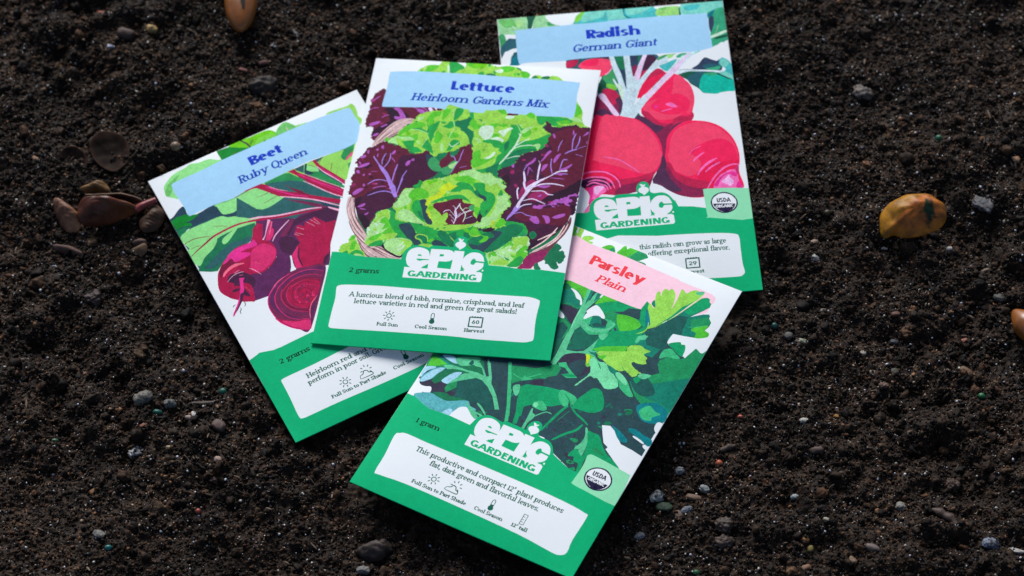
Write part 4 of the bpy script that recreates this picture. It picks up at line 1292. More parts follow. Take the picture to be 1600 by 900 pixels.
'rad': '''
i|t5|p|0|237,220 312,208 550,222 571,235 522,291 454,435 481,492 455,499 379,482 310,478 338,365 356,301 235,251
i|r3|s|0|568,485 627,469 667,495 650,532 585,542
i|r4|p|0|310,484 455,499 537,579 540,653 478,800 374,820 263,794 262,656
i|r5|p|0|522,561 595,528 641,529 586,620 576,712 609,822 530,777 499,768 540,646
i|t7|s|0|-8,-11 86,-5 112,2 108,54 125,56 135,2 185,-2 185,31 219,49 216,92 63,106 22,72 12,82 4,74 -2,26
i|m|s|0|69,16 84,13 92,29 82,46 68,41
i|h6|s|0|35,8 58,7 67,44 45,31
i|t9|s|0|109,-2 140,-3 130,25 122,56 108,56 110,23
i|t8|s|0|182,33 202,40 219,49 184,53
i|W|l|3|32,6 51,35 67,55
i|h6|s|0|6,5 35,8 53,39 24,40
i|t8|s|0|1,74 19,72 25,102 18,123 3,132 2,106
i|t5|s|0|3,132 19,112 35,94 63,102 75,179 64,213 32,210 37,182 48,158 19,151 5,182 2,171
i|tb|s|0|40,189 58,173 75,179 69,217 32,214
i|w|s|0|24,80 38,92 72,99 70,85 36,74
i|w|s|0|2,185 9,168 25,152 43,143 69,142 65,156 47,161 37,182 31,210 2,207
i|w|s|0|185,-2 294,-5 305,0 286,16 274,51 213,52 183,24
i|t2|s|0|274,51 289,20 308,0 326,-5 373,-4 451,-7 446,55 274,55
i|h3|s|0|286,20 308,0 322,2 312,22 296,43 281,48
i|t1|s|0|319,5 364,-3 416,0 403,25 360,38 307,47
i|t2|s|0|405,-4 464,-6 523,-7 581,-4 575,57 400,50
i|t1|s|0|405,-4 461,-4 461,31 483,46 415,48 401,46
i|tb|s|0|460,0 468,-3 464,20 474,39 491,47 471,46 461,27
i|t1|s|0|472,-1 522,-5 569,-2 544,17 513,29 478,32
i|t1|l|4|524,41 529,19 534,2
i|w|s|0|575,-1 596,-10 678,-9 676,16 609,8 582,14
i|tm|s|0|582,47 582,18 591,11 615,6 667,12 663,55
i|h6|s|0|591,13 627,8 608,20 593,19
i|t9|s|0|664,15 671,20 669,52 662,53
i|t1|s|0|675,-2 728,-7 833,-4 828,43 774,52 751,53 675,53
i|t2|s|0|685,10 741,9 724,32 689,32
i|t3|s|0|762,58 790,39 829,36 827,130 824,184 800,189 778,204 762,199 769,106
i|t6|s|0|769,74 784,68 783,104 768,142 764,106
i|tb|s|0|765,59 784,42 793,40 779,67 765,69
i|W|l|12|759,167 793,152 829,136
i|t7|l|3|781,151 793,127 799,109
i|t9|s|0|776,168 798,160 828,152 826,163 790,173
i|w|s|0|733,218 766,214 775,204 800,196 827,184 828,270 798,260 774,268 730,253 685,270
i|t5|s|0|247,207 399,215 550,222 559,245 522,291 462,357 428,369 400,324 356,359 327,370 341,334 356,301 266,246 244,247
i|t8|s|0|361,302 381,290 398,271 404,303 409,341 405,364 390,360 370,348 367,326 359,317
i|h3|s|0|371,337 388,339 406,351 402,367 384,360 369,350
i|t9|s|0|351,316 367,326 368,347 355,367 338,365
i|t6|s|0|409,218 440,219 442,289 441,365 433,320 422,268
i|hg|s|0|409,218 440,219 441,275 424,271
i|t6|s|0|464,220 511,221 497,254 471,276 465,251
i|hg|s|0|496,222 507,222 493,254
i|r4|s|0|467,278 472,268 487,267 475,311 467,318
i|x6|s|0|526,222 544,223 559,242 547,259 522,294 502,295 512,264
i|r3|s|0|497,307 507,293 524,292 509,314 490,331
i|r4|s|0|237,222 279,218 266,246 235,254
i|r3|s|0|237,225 276,222 264,244 235,249
i|r6|s|0|276,249 289,233 311,222 344,220 376,226 391,233 395,257 391,275 379,293 361,299 337,302 286,259
i|r|s|0|288,238 318,222 350,223 346,247 326,253 296,247
i|pL|l|3|396,268 384,285 368,297
i|x6|s|0|338,214 390,215 391,227 368,222 338,218
i|r4|s|0|310,475 334,383 413,391 420,429 406,469 380,475
i|r3|s|0|351,367 369,357 390,363 404,377 408,402 393,429 367,426 360,405
i|r5|s|0|315,475 325,454 352,444 380,472 354,476
i|r5|s|0|396,408 418,398 422,423 411,463 404,465 404,437
i|t6|s|0|683,302 706,283 732,254 755,263 775,271 788,266 789,311 750,310
i|t5|s|0|723,288 753,282 785,291 778,310 732,305
i|t2|s|0|781,284 791,260 802,259 825,283 831,353 813,352 774,322 804,309
i|t3|s|0|732,302 756,299 785,294 778,310 750,311
i|t1|s|0|788,269 802,263 818,279 808,297 788,292
i|t9|s|0|626,321 661,311 698,311 736,317 772,322 806,344 831,357 828,401 804,406 772,411 761,416 731,413 711,408 695,387 671,366 658,345
i|t5|s|0|658,339 697,317 723,317 710,344 701,381 677,363
i|t4|s|0|710,344 724,327 748,323 773,332 805,351 831,360 826,402 804,406 772,411 761,416 731,413 711,406 700,385
i|t3|s|0|720,323 748,321 771,325 760,337 734,331
i|t1|s|0|774,322 801,318 829,341 831,357 806,344
i|st|s|0|621,319 638,308 683,304 724,311 757,316 775,317 802,311 798,317 777,323 749,318 697,313 661,312 626,323
i|t5|l|2|633,303 652,301 683,303
i|t8|s|0|561,249 575,234 597,229 633,229 601,237 574,250
i|tm|s|0|590,246 599,232 623,230 616,242 597,248
i|t2|s|0|566,277 588,268 633,252 609,286 589,303
i|t3|s|0|632,239 649,229 675,230 658,243 634,247
i|t1|s|0|656,259 689,240 722,224 701,228 668,247 641,280 616,293
i|W|s|0|647,245 658,237 646,258 631,279 593,313 586,312
i|r|s|0|486,439 483,359 520,315 559,287 585,306 586,309 617,316 631,327 657,352 670,375 677,411 676,442 668,473 654,503 604,504 580,533 541,536 505,513 483,477
i|r3|s|0|514,331 557,287 586,312 565,342 509,381
i|r2|s|0|474,411 493,365 527,329 585,309 583,315 508,390
i|r6|s|0|490,455 526,424 593,409 619,322 657,352 673,398 674,442 652,496 638,488 596,512 545,513 520,496
i|r|s|0|517,457 557,417 623,405 658,440 643,486 576,492
i|r3|s|0|483,470 506,473 520,493 543,523 567,532 553,549 517,524 489,490
i|r3|s|0|556,536 595,528 641,508 654,503 639,526 602,535 566,565
i|r4|s|0|525,568 553,546 590,534 576,570 551,617 541,647 532,603
i|r5|s|0|455,499 472,485 501,503 529,531 556,543 525,568 498,534 474,510
i|r5|s|0|519,573 541,634 542,671 549,709 548,739 513,736 502,643
i|r4|s|0|529,571 566,556 571,588 553,635 547,678 538,659 538,609
i|pi|l|6|573,446 594,447 611,460
i|pi|l|4|552,477 573,472 594,468
i|pi|s|0|571,446 594,442 613,462 592,461
i|x7|s|0|532,450 540,445 542,454 533,463
i|r|s|0|310,481 341,476 385,475 420,483 455,497 479,514 507,545 531,588 540,629 539,669 538,667 531,696 507,737 484,762 448,780 424,802 378,811 322,809 267,794 247,760 241,705 261,653
i|r6|s|0|341,481 385,479 430,488 467,509 497,541 523,590 534,640 529,683 437,692 338,664 300,629
i|r6|s|0|288,628 351,607 486,620 536,647 529,691 498,731 453,732 388,701 322,675 289,669
i|r2|s|0|310,481 333,480 310,568 292,659 274,657 293,554
i|r2|s|0|269,667 312,669 315,704 363,723 383,755 403,786 357,798 313,777 255,750
i|r3|s|0|347,759 395,750 440,747 487,735 507,732 484,765 449,777 433,800 382,811 329,810 326,789
i|r4|s|0|381,779 427,770 473,756 449,777 428,802 382,811 356,809
i|pi|l|4|329,650 351,656 382,667 407,686 432,709 451,729
i|x6|s|0|249,738 283,736 325,743 338,758 355,771 327,779 269,773 255,777 242,765
i|pi|l|6|251,717 274,710 301,710 332,716 360,736 376,762 378,784
i|pi|l|6|247,741 272,733 299,733 330,740 349,757 359,787
i|pi|l|6|266,751 289,745 316,751 335,763 346,789
i|pi|l|6|260,767 284,755 310,764 330,774 335,793
i|x7|s|0|262,786 275,774 287,767 318,772 330,790 320,800 303,814 291,826 272,843 261,842 268,811
i|pi|s|0|286,780 322,778 328,795 306,809 292,818 274,843 265,843 279,812
i|pL|s|0|287,775 303,771 323,776 308,793 295,807 287,802 285,788
i|x7|s|0|242,872 262,848 271,824 282,831 262,877 250,884
i|pi|s|0|242,878 262,853 262,880
i|w|s|0|238,773 250,779 262,797 265,816 261,842 252,860 240,875 225,865 232,785
i|r|s|0|641,526 677,528 722,539 761,563 788,597 804,636 810,680 806,722 800,734 802,765 809,822 753,825 678,852 618,851 561,826 517,787 494,771 513,736 540,696 552,648 563,593 587,558 615,536
i|r6|s|0|591,568 645,539 697,538 745,562 782,603 800,648 805,698 792,721 728,721 680,691 599,744 566,711 566,637
i|r|s|0|650,645 740,611 789,635 803,685 799,722 729,715 659,750 615,703
i|r6|s|0|564,656 626,662 670,704 650,752 616,760 578,730 560,690
i|r2|s|0|651,766 693,715 742,709 800,703 802,726 798,766 799,801 806,822 705,826 673,812
i|r3|s|0|547,701 564,699 577,736 608,762 643,777 680,789 695,808 671,829 624,824 583,797 554,751
i|r4|s|0|536,711 557,722 574,764 607,796 644,814 677,818 669,848 635,852 595,844 561,826 528,797 499,774 517,738
i|r5|s|0|494,774 530,722 544,727 557,765 574,793 590,821 550,817 517,787
i|r5|s|0|536,670 545,668 549,707 537,729 499,771 496,759 524,716
i|pi|l|6|644,702 655,689 686,666
i|pi|l|3|632,671 649,651 678,639
i|pi|l|6|659,750 688,720 729,693
i|pi|l|6|682,750 707,728 739,711
i|pi|l|6|727,757 752,735 781,723 804,724
i|pi|l|6|752,760 766,749 789,747
i|pi|l|6|654,761 666,739 693,712 726,694
i|pi|l|5|682,750 706,728 737,711
i|pi|l|6|681,821 699,791 719,764 746,738 776,724 803,723
i|pi|s|0|712,824 707,804 719,782 736,763 756,754 767,746 798,746 795,775 799,804 803,825
i|x7|s|0|707,806 729,777 755,759 780,753 793,769 783,774 760,763 734,783 719,810
i|x7|s|0|789,800 797,795 804,822 784,823
i|x3|s|0|788,731 802,729 798,764 791,763
i|pL|s|0|735,792 748,782 764,766 765,778 776,790 774,804 761,815 753,805 741,801
i|st|p|0|390,214 407,216 416,259 426,295 433,338 439,370 443,302 442,218 464,219 464,264 468,315 475,311 492,264 514,218 529,219 514,256 500,295 489,331 546,262 583,244 601,235 599,262 567,277 531,306 499,350 475,395 461,436 454,449 498,399 508,393 551,350 583,318 618,277 647,248 686,220 707,222 672,257 625,307 577,353 522,411 505,428 529,403 505,429 455,497 405,480 412,466 421,429 418,391 421,419 413,373 406,357 394,318 398,316 413,349 415,344 403,290 395,254
i|lv|s|0|508,396 542,365 582,322 623,281 669,238 680,232 628,301 577,350 528,399 505,422
i|lv|s|0|473,313 491,272 516,221 527,220 509,266 491,323 481,332
i|lv|s|0|336,386 357,379 375,418 403,475 383,474 363,433
i|W|s|0|409,341 420,342 427,380 420,413 412,378
i|t7|l|2|465,318 464,352
i|w|l|4|396,318 401,335 410,354
t|b|p|0|69,60 62,69 61,127 64,210 90,212 223,219 246,216 334,215 442,219 572,224 550,221 628,224 722,224 718,223 757,213 766,207 765,164 763,106 763,62 754,54 663,52 488,51 400,52 388,55 213,57
g|G|p|0|170,873 207,874 244,879 269,873 563,857 573,884 622,889 665,899 867,925 904,928 834,1520 81,1447
o|mint|p|0|667,824 671,820 741,821 822,825 835,826 833,951 679,941 670,935 667,875 666,834
i|w|p|0|302,995 487,998 672,1005 752,1013 769,1026 769,1069 769,1135 773,1168 764,1181 739,1186 592,1182 287,1167
''',
'beet': '''
i|he|p|0|93,225 160,220 356,221 547,217 649,226 717,222 566,399 451,571 383,650 329,631 282,612 294,576 309,522 245,448 218,426 158,420 75,470 41,463 4,436 2,303
i|h|s|0|37,56 52,41 90,19 137,13 162,7 192,17 217,18 236,25 252,40 267,50 231,81 115,88 91,118 67,133 47,116 30,97 30,83
i|h6|s|0|36,72 60,49 106,32 78,59 44,98 29,93
i|h4|p|0|267,0 266,28 267,50 299,54 408,65 391,40 349,8
i|h5|s|0|314,0 399,2 468,6 490,38 490,52 432,53 378,48
i|h3|s|0|386,49 415,28 460,24 484,46 432,53
i|x6|l|7|361,-3 375,24 380,49
i|x6|l|3|383,36 397,25 405,19
i|x6|s|0|433,46 440,46 436,51
i|x2|l|2|310,42 327,44
i|hd|s|0|487,45 497,48 492,52
i|h6|s|0|487,33 516,8 540,5 555,28 566,41 605,50 572,59 513,62 488,44
i|h2|s|0|564,41 585,44 608,50 585,55 559,51
i|x4|l|2|530,51 530,39 529,29
i|h2|s|0|679,51 699,45 762,52 779,48 787,66 783,94 778,113 784,132 765,155 760,129 764,79 758,61 717,56
i|hd|s|0|-14,199 15,190 45,172 65,171 64,212 93,225 160,220 211,251 327,323 306,369 246,337 189,299 156,277 103,269 55,267 -10,246
i|h4|p|0|-2,204 23,198 58,205 65,215 97,227 84,235 62,239 41,237 58,249 58,259 38,266 0,289 -2,256
i|hg|s|0|0,251 25,250 51,263 22,273 -1,289
i|hd|l|3|-1,248 28,250 56,264
i|h|s|0|-1,289 27,273 58,271 101,274 159,277 181,294 210,307 249,340 305,371 274,383 187,358 112,359 74,388 24,391 12,353
i|h|s|0|164,222 233,228 276,217 357,257 328,321 301,325 285,316 279,293 262,274 240,274 210,285 178,278 169,265 166,234
i|he|s|0|206,304 236,303 316,346 306,369 246,336
i|h2|p|0|368,124 336,138 476,218 477,226 497,253 514,217 546,219 553,236 590,222 638,223 672,230 705,225 717,222 619,352 610,354 592,317 565,269 547,253 534,271 301,216
i|h|s|0|298,223 332,236 353,266 321,259 346,270 377,294 394,312 366,320 333,327 301,325 284,308 270,284 272,247
i|h|s|0|521,228 537,237 549,254 546,272 522,258 508,250
i|hf|p|0|356,221 437,219 452,226 480,273 485,295 365,239
i|he|p|0|369,232 402,241 444,259 477,284 511,345 556,393 574,423 564,414 541,452 485,411 389,324 364,322 324,328 301,325 283,311 270,284 244,231 214,297 249,330 372,387 484,413 434,307 363,244 356,222
i|hf|p|0|517,216 524,223 511,245 520,257 549,275 599,376 594,383 548,331 496,259
i|hd|s|0|518,219 524,223 511,245 528,268 514,270 499,254
i|hf|p|0|652,293 666,291 644,315
i|hf|s|0|645,250 670,228 709,221 684,259 651,273 643,259
i|x|p|0|546,219 557,217 562,248 581,288 612,355 603,369 576,315 551,261
i|x7|l|2|559,256 576,298 607,361
i|x4|l|4|550,248 561,283 579,319 602,370
i|x2|l|2|584,293 594,276 605,260
i|x2|l|2|559,243 573,231 582,223
i|x2|l|2|593,318 607,300
i|x2|l|2|524,228 537,238 545,252
i|x3|p|0|657,267 687,251 690,256 680,267 655,277 652,274
i|x4|l|3|657,273 684,259
i|x2|l|2|683,250 682,237
i|x|p|0|450,218 475,219 478,235 496,259 533,310 591,388 578,406 573,416 560,402 519,340 491,292 483,271 481,270 465,241
i|x7|l|4|476,244 513,298 586,394
i|x4|l|4|481,283 504,319 532,364 555,396 563,404 573,415
i|x4|l|2|494,253 534,307 593,385
i|x3|l|3|493,267 526,325 581,404
i|x|p|0|252,213 301,216 345,219 357,231 372,253 413,299 443,319 476,351 562,423 550,438 496,388 440,347 403,319 375,300 352,267 321,227 297,224 250,218
i|x7|l|4|353,239 384,279 427,323 464,350
i|x2|p|0|414,259 430,289 455,316 461,330 476,351 449,329 434,307
i|x4|l|5|380,304 422,333 459,360 495,391 520,417 548,447
i|x2|l|2|356,266 327,269 305,266
i|x2|l|2|377,296 345,299 316,304
i|x4|l|2|363,244 387,273 414,296
i|x2|l|3|233,229 259,227 298,223
i|hg|l|1|182,221 208,230 233,229
i|x9|p|0|391,325 436,356 489,403 541,452 536,462 482,418
i|hd|p|0|490,391 544,451 539,454 495,416
i|x5|p|0|382,419 410,412 492,424 535,464 469,550 451,571 408,657 293,616 272,615 167,669 121,664 115,663 111,618 141,557 171,555 216,563 259,534 270,509 269,474 245,448 227,431 262,356 365,402
i|x6|p|0|490,426 506,429 535,461 508,494 474,487 466,467 449,444 421,441 370,444 336,474 326,463 382,419
i|x6|p|0|312,461 345,486 356,517 307,552 284,523 291,480
i|x9|s|0|309,459 338,438 368,417 384,413 362,439 324,468
i|x6|s|0|67,546 86,526 107,522 115,548 106,562 93,585 83,564 73,555
i|hg|p|0|78,390 112,359 188,355 253,364 253,376 216,425 190,432 141,432 155,428 109,448 66,477 56,484 36,475 -1,448 10,423 71,396 104,361
i|he|s|0|79,422 142,402 188,409 218,407 208,430 159,430 118,444 78,462 41,463 24,447
i|h|s|0|-8,354 44,346 108,357 85,388 42,407 8,428
i|h|s|0|120,380 133,368 161,359 191,354 168,372 137,392 121,393
i|x|l|8|27,368 64,357 99,345 140,341 183,340 229,347 303,374
i|x|l|9|236,347 284,362 347,386 391,398 435,411 488,425
i|x4|l|5|244,340 277,349 307,365
i|x4|l|6|244,340 277,351 329,372 384,388 440,401 488,420
i|x2|l|4|1,378 41,363 87,348 110,342
i|x2|l|3|-5,318 33,316 68,326 92,338
i|x2|l|2|10,351 30,350 50,355
i|x2|l|2|163,333 146,317 120,304
i|x4|p|0|508,427 538,457 534,466 509,435
i|x|p|0|354,478 378,448 390,450 399,466 407,449 427,450 449,444 464,472 474,487 508,494 469,550 452,572 425,612 388,645 370,636 307,615 297,612 307,558 330,538 348,527 358,519
i|x3|p|0|308,556 344,527 337,550 323,570 319,617 299,613
i|x6|l|6|344,538 332,559 325,582 323,614
i|x4|l|2|413,449 432,481
i|x4|l|2|429,445 447,481
i|x4|l|2|443,448 453,483
i|x4|l|2|375,455 393,475
i|x4|l|2|361,473 383,495
i|x4|l|2|355,476 368,491
i|x6|s|0|423,611 417,624 395,647 388,645 399,624 413,613
i|w|s|0|302,554 307,556 301,579 297,599 297,615 276,616 286,598 296,574
i|x|p|0|236,386 260,370 276,384 254,428 247,443 212,454 207,432 224,411
i|x3|l|3|263,370 248,393
i|x4|p|0|299,374 307,380 283,407 264,433 248,450 247,443 262,432
i|x3|p|0|304,383 310,390 297,414 301,423 287,447 268,461 255,451
i|x4|l|2|309,389 278,435
i|x4|l|4|365,412 326,431 293,450 275,468
i|x|s|0|47,504 64,482 85,463 112,447 144,431 174,429 207,432 225,421 243,440 266,465 273,492 267,520 250,542 222,560 184,569 157,557 137,564 114,588 99,604 82,610 93,624 110,641 117,662 100,657 84,645 62,625 45,604 28,560
i|x3|s|0|195,469 240,458 268,492 262,523 232,550 182,562 161,538 175,502
i|x2|s|0|74,476 120,461 122,478 146,501 116,493 77,502 57,515 55,502
i|x7|s|0|105,452 131,436 173,432 206,435 219,427 221,456 183,453 158,454 185,470 182,481 159,483 125,483 121,465
i|x7|s|0|83,468 108,451 122,456 92,470
i|x8|s|0|62,515 72,502 97,491 123,488 151,502 141,502 112,500 85,506 66,517
i|x6|s|0|116,524 147,554 155,589 113,627 82,610 82,567
i|x|s|0|86,573 132,592 119,661 102,657 73,635
i|x6|s|0|69,541 82,523 104,524 112,550 102,566 97,587 84,562
i|x|s|0|63,550 80,572 93,585 82,610 98,580 78,584 79,554
i|x6|s|0|64,588 79,583 93,591 81,597
i|x6|s|0|104,595 111,618 111,638 95,621
i|x4|l|2|67,543 94,530 119,529 134,534
i|x8|l|3|114,540 127,544
i|x4|l|2|157,531 170,547 182,574
i|x4|l|2|102,522 123,520
i|x8|l|2|184,516 198,533
i|x8|l|1|112,592 121,620
i|x7|p|0|109,550 126,557 117,565 104,601 86,618 109,586 102,605 85,623 59,654 30,683 25,682 31,672 55,648 79,619 94,593 106,562 100,577
i|x6|s|0|84,614 96,614 83,637 55,663 37,675 67,643
i|hd|l|3|53,643 45,644 41,649
i|hd|l|3|82,648 84,657 77,666
i|hd|l|3|62,663 62,670 55,676 53,687
i|x9|s|0|156,686 168,666 197,644 228,631 193,656 248,620 293,616 332,624 394,649 329,747 233,866 202,848 181,829 165,805 154,776 147,738 149,709
i|x5|s|0|161,693 176,670 204,648 232,634 206,664 253,636 292,628 328,633 389,656 354,707 252,824 215,808 188,782 169,750 160,723
i|x|s|0|147,765 173,787 205,809 253,828 235,865 203,847 182,827 162,799
i|x3|s|0|165,786 204,812 250,830 232,862 194,834 175,810
i|x9|s|0|179,695 191,676 218,652 223,665 267,644 313,643 350,656 374,673 340,718 251,816 212,794 186,760 176,728
i|x2|s|0|202,697 219,668 249,651 280,649 322,665 351,694 322,742 262,792 236,777 215,756 201,727
i|x|s|0|221,704 242,678 272,667 301,671 331,686 346,706 315,750 269,777 236,756 221,730
i|x7|l|3|234,865 192,839 158,793 150,759 148,716 158,683 177,660 208,639 186,652 227,629 269,621
i|x8|l|2|181,658 214,633 252,622
i|x3|l|3|248,822 215,807 188,780 176,743 175,712 186,680 215,651 217,651 263,634 307,632 345,643 378,669
i|x5|l|3|255,807 227,789 202,764 192,733 193,699 209,670 236,651 248,647 293,643 339,656 370,678
i|x3|l|2|260,796 234,780 213,760 201,727 202,697 219,668 215,677 259,653 309,652 345,667 366,687
i|x9|l|3|265,786 234,767 217,739 213,707 233,676 256,662 256,668 305,663 348,682
i|x3|l|2|267,781 230,757 218,729 220,703 236,678 257,667 249,674 301,669 345,689
i|x2|l|4|269,765 245,750 235,727 240,703 256,682 281,673 313,683 338,709
i|x3|l|2|278,759 253,746 245,725 251,705 268,688 293,687 314,701 321,726
i|x2|l|3|276,743 261,730 260,711 279,698 299,706 306,725 292,741
i|x3|s|0|242,726 243,723 247,720 249,720 248,723 246,725
i|x9|p|0|282,690 282,685 289,683 293,687 291,691 285,694
i|x2|p|0|280,687 281,684 283,684 285,686 284,688 282,688
i|x3|s|0|243,724 245,719 250,720 254,723 252,726 247,726
i|x3|p|0|311,736 309,732 310,728 311,727 313,728 313,733
i|x9|s|0|240,717 240,712 242,708 245,707 246,710 243,714
i|x2|s|0|270,682 272,681 275,681 276,683 274,684 270,684
i|x3|p|0|268,762 268,758 270,756 272,753 273,756 271,760
i|x9|p|0|268,696 267,695 268,691 269,690 270,692 269,695
i|x2|p|0|285,724 286,720 289,715 292,716 293,719 289,724
i|x9|p|0|271,691 274,689 278,692 279,694 277,695 273,694
i|x2|s|0|303,699 303,697 305,694 307,693 308,696 306,699
i|x9|p|0|275,747 270,746 265,742 263,737 268,739 274,742
i|x3|p|0|250,753 247,749 246,745 248,742 250,744 252,749
i|x9|s|0|280,752 277,751 274,747 275,744 278,744 281,750
i|x3|p|0|298,729 298,728 300,726 302,726 302,728 300,729
i|x2|p|0|258,723 256,721 256,717 259,714 261,718 260,721
i|x9|s|0|289,745 291,741 295,741 300,742 298,746 293,748
i|x2|s|0|272,700 271,698 270,695 272,694 274,696 273,699
i|x2|p|0|258,699 260,695 264,692 268,691 266,695 262,698
i|x2|p|0|286,751 284,750 281,747 281,744 284,744 286,748
i|x3|p|0|279,745 278,744 277,742 278,740 279,741 280,743
i|x9|s|0|272,728 267,726 266,720 267,716 271,719 275,723
i|x9|s|0|302,703 301,700 303,695 306,695 307,698 305,701
i|x2|p|0|244,705 244,704 246,702 249,702 248,704 245,705
i|x9|s|0|279,697 277,696 276,694 276,691 279,691 281,695
i|x9|s|0|244,728 243,726 245,722 247,723 249,724 247,728
i|x9|p|0|259,692 256,693 254,688 255,685 258,686 260,689
i|x9|s|0|314,710 318,708 322,711 322,714 320,716 316,714
i|x3|s|0|297,740 302,736 308,740 309,746 304,747 299,745
i|x3|p|0|296,695 293,693 291,688 293,686 296,687 297,691
i|x9|p|0|245,737 244,735 244,731 245,730 246,732 247,736
i|x3|p|0|302,738 301,733 304,729 308,725 308,731 306,736
i|x3|s|0|280,737 281,733 285,730 290,732 290,738 284,739
i|x9|s|0|300,697 301,695 304,695 306,697 305,699 301,699
i|x9|s|0|269,692 270,690 273,690 274,692 273,694 271,693
i|x2|s|0|260,730 261,727 264,725 267,725 266,727 263,730
i|x2|s|0|305,721 303,720 301,718 302,716 303,717 304,719
i|x2|p|0|296,696 294,693 295,688 297,685 299,688 298,692
i|x9|p|0|280,763 276,759 278,752 282,749 284,754 284,760
i|x8|l|3|315,750 284,770 266,794 256,819 252,843
i|x5|s|0|279,782 299,771 245,854 261,810
t|b|p|0|96,55 72,56 65,63 60,100 63,131 65,197 63,208 65,216 76,220 160,220 233,228 285,219 345,219 356,221 451,217 548,214 649,226 717,222 730,209 766,152 767,107 768,70 763,63 717,56 605,50 377,49 267,50 186,55
g|G|p|0|28,866 42,862 89,878 118,880 173,879 228,878 293,881 964,1050 918,1325 -34,1309 -75,882
i|w|p|0|59,1013 60,1004 74,998 180,999 316,994 451,994 626,1080 544,1166 521,1180 360,1180 203,1175 97,1174 62,1172 52,1158 57,1080
''',
'par': '''
i|p8|s|0|151,3 179,1 197,4 200,22 209,25 203,5 210,-6 221,1 225,29 226,44 179,55
i|p9|s|0|178,6 196,5 200,30 192,45
i|p8|s|0|235,45 234,29 245,20 261,15 270,23 258,40 272,37 276,44 256,52
i|p9|s|0|314,51 322,30 338,20 352,25 362,47
i|p1|s|0|340,42 351,26 362,47
i|p9|s|0|372,46 374,22 379,3 387,1 395,12 400,1 417,-2 418,24 417,47
i|p1|s|0|411,46 423,10 428,-4 457,-2 475,12 469,22 452,43 438,52
i|p1|s|0|438,52 455,42 475,40 484,45 484,51
i|p7|l|2|416,44 420,23 428,8
i|p9|s|0|418,24 416,-3 442,-7 431,2
i|p3|p|0|232,214 255,216 353,220 279,221 352,219 451,219 554,221 555,219 578,220 658,245 695,271 613,141 696,305 700,309 767,328 775,333 825,272 834,276 827,391 823,595 818,648 820,738 785,733 739,730 696,693 676,683 650,693 668,723 695,765 750,799 774,817 702,920 557,860 500,819 428,820 336,829 267,835 262,854 207,828 157,861 47,864 4,861 5,790 0,682 -198,269
i|p1|p|0|379,618 381,611 388,604 396,604 396,612 387,616
i|p2|p|0|613,862 607,858 606,846 612,839 619,844 617,855
i|p2|s|0|336,512 334,504 341,496 348,496 354,502 345,513
i|pg|s|0|112,387 108,390 102,386 98,381 104,378 110,383
i|p4|p|0|559,384 554,382 553,375 555,370 561,371 561,379
i|hg|p|0|141,736 136,738 132,731 133,726 138,727 143,732
i|hg|p|0|157,436 156,440 149,441 144,438 145,433 153,433
i|p3|s|0|367,702 359,702 352,700 351,694 356,691 364,696
i|hg|s|0|272,831 264,834 250,833 251,825 257,820 270,823
i|p4|p|0|175,592 171,595 164,598 158,596 161,591 170,589
i|p2|s|0|193,435 191,439 181,442 176,441 178,436 188,433
i|hg|p|0|701,623 697,614 705,598 714,597 719,605 711,620
i|p3|p|0|501,360 499,363 494,365 490,365 491,361 498,358
i|pg|p|0|500,481 492,487 480,482 478,476 483,471 496,473
i|pg|p|0|555,296 557,290 565,282 573,282 571,290 562,295
i|p1|s|0|408,341 401,349 388,351 385,342 390,337 400,335
i|p4|s|0|657,305 647,300 643,289 645,277 655,284 661,294
i|p4|p|0|377,346 377,342 379,337 382,336 382,340 380,344
i|p2|p|0|64,749 59,747 60,738 63,731 67,736 67,746
i|p4|p|0|120,518 116,510 116,498 124,492 127,502 129,513
i|p2|s|0|211,300 211,295 216,289 220,291 220,295 216,300
i|p2|p|0|751,531 746,525 750,516 756,512 759,519 759,527
i|pg|s|0|571,748 567,750 565,744 567,740 571,739 573,745
i|hg|s|0|773,389 766,384 767,372 775,369 782,375 782,386
i|hg|p|0|581,829 574,826 574,817 575,810 581,813 583,822
i|pg|p|0|146,235 148,241 137,245 127,244 134,237 141,233
i|p1|p|0|387,455 391,446 402,438 414,437 411,448 396,456
i|hg|p|0|275,818 275,816 281,812 284,813 283,816 277,819
i|p4|p|0|307,317 301,322 290,320 288,314 293,311 304,311
i|pg|s|0|166,708 161,705 160,699 163,693 170,695 169,703
i|p2|p|0|-60,484 -62,477 -60,468 -56,467 -54,471 -56,479
i|p2|p|0|396,393 395,385 399,375 408,374 410,383 404,391
i|p4|p|0|458,535 455,534 452,525 455,520 458,526 460,531
i|p4|p|0|572,281 565,276 558,269 559,260 567,265 573,273
i|p1|s|0|32,266 30,251 40,242 52,238 55,250 48,264
i|p2|s|0|740,679 738,670 743,660 753,659 754,668 750,677
i|pg|p|0|23,283 19,274 27,259 40,265 42,276 33,287
i|p3|p|0|616,663 614,654 621,641 627,635 627,644 623,655
i|p4|s|0|86,457 78,459 70,451 66,444 74,442 84,449
i|p1|p|0|87,665 86,672 74,670 68,664 74,658 85,659
i|hg|s|0|675,673 670,682 657,688 653,682 654,675 665,670
i|pg|s|0|167,682 169,671 182,662 188,666 190,673 179,680
i|pg|s|0|115,304 109,304 102,299 103,295 107,293 115,299
i|p4|s|0|723,527 716,528 709,523 708,516 716,517 721,521
i|pg|p|0|400,676 399,680 386,682 379,679 386,675 397,673
i|pg|p|0|215,231 214,219 225,207 235,208 238,217 227,227
i|p3|s|0|263,670 260,661 261,646 270,647 274,654 272,666
i|pg|p|0|525,824 524,832 515,835 507,833 510,826 518,820
i|p1|p|0|565,321 558,331 541,332 536,324 540,316 554,317
i|p1|s|0|596,545 595,537 599,525 607,525 608,532 604,542
i|p1|s|0|-55,273 -62,275 -71,275 -75,272 -71,270 -62,270
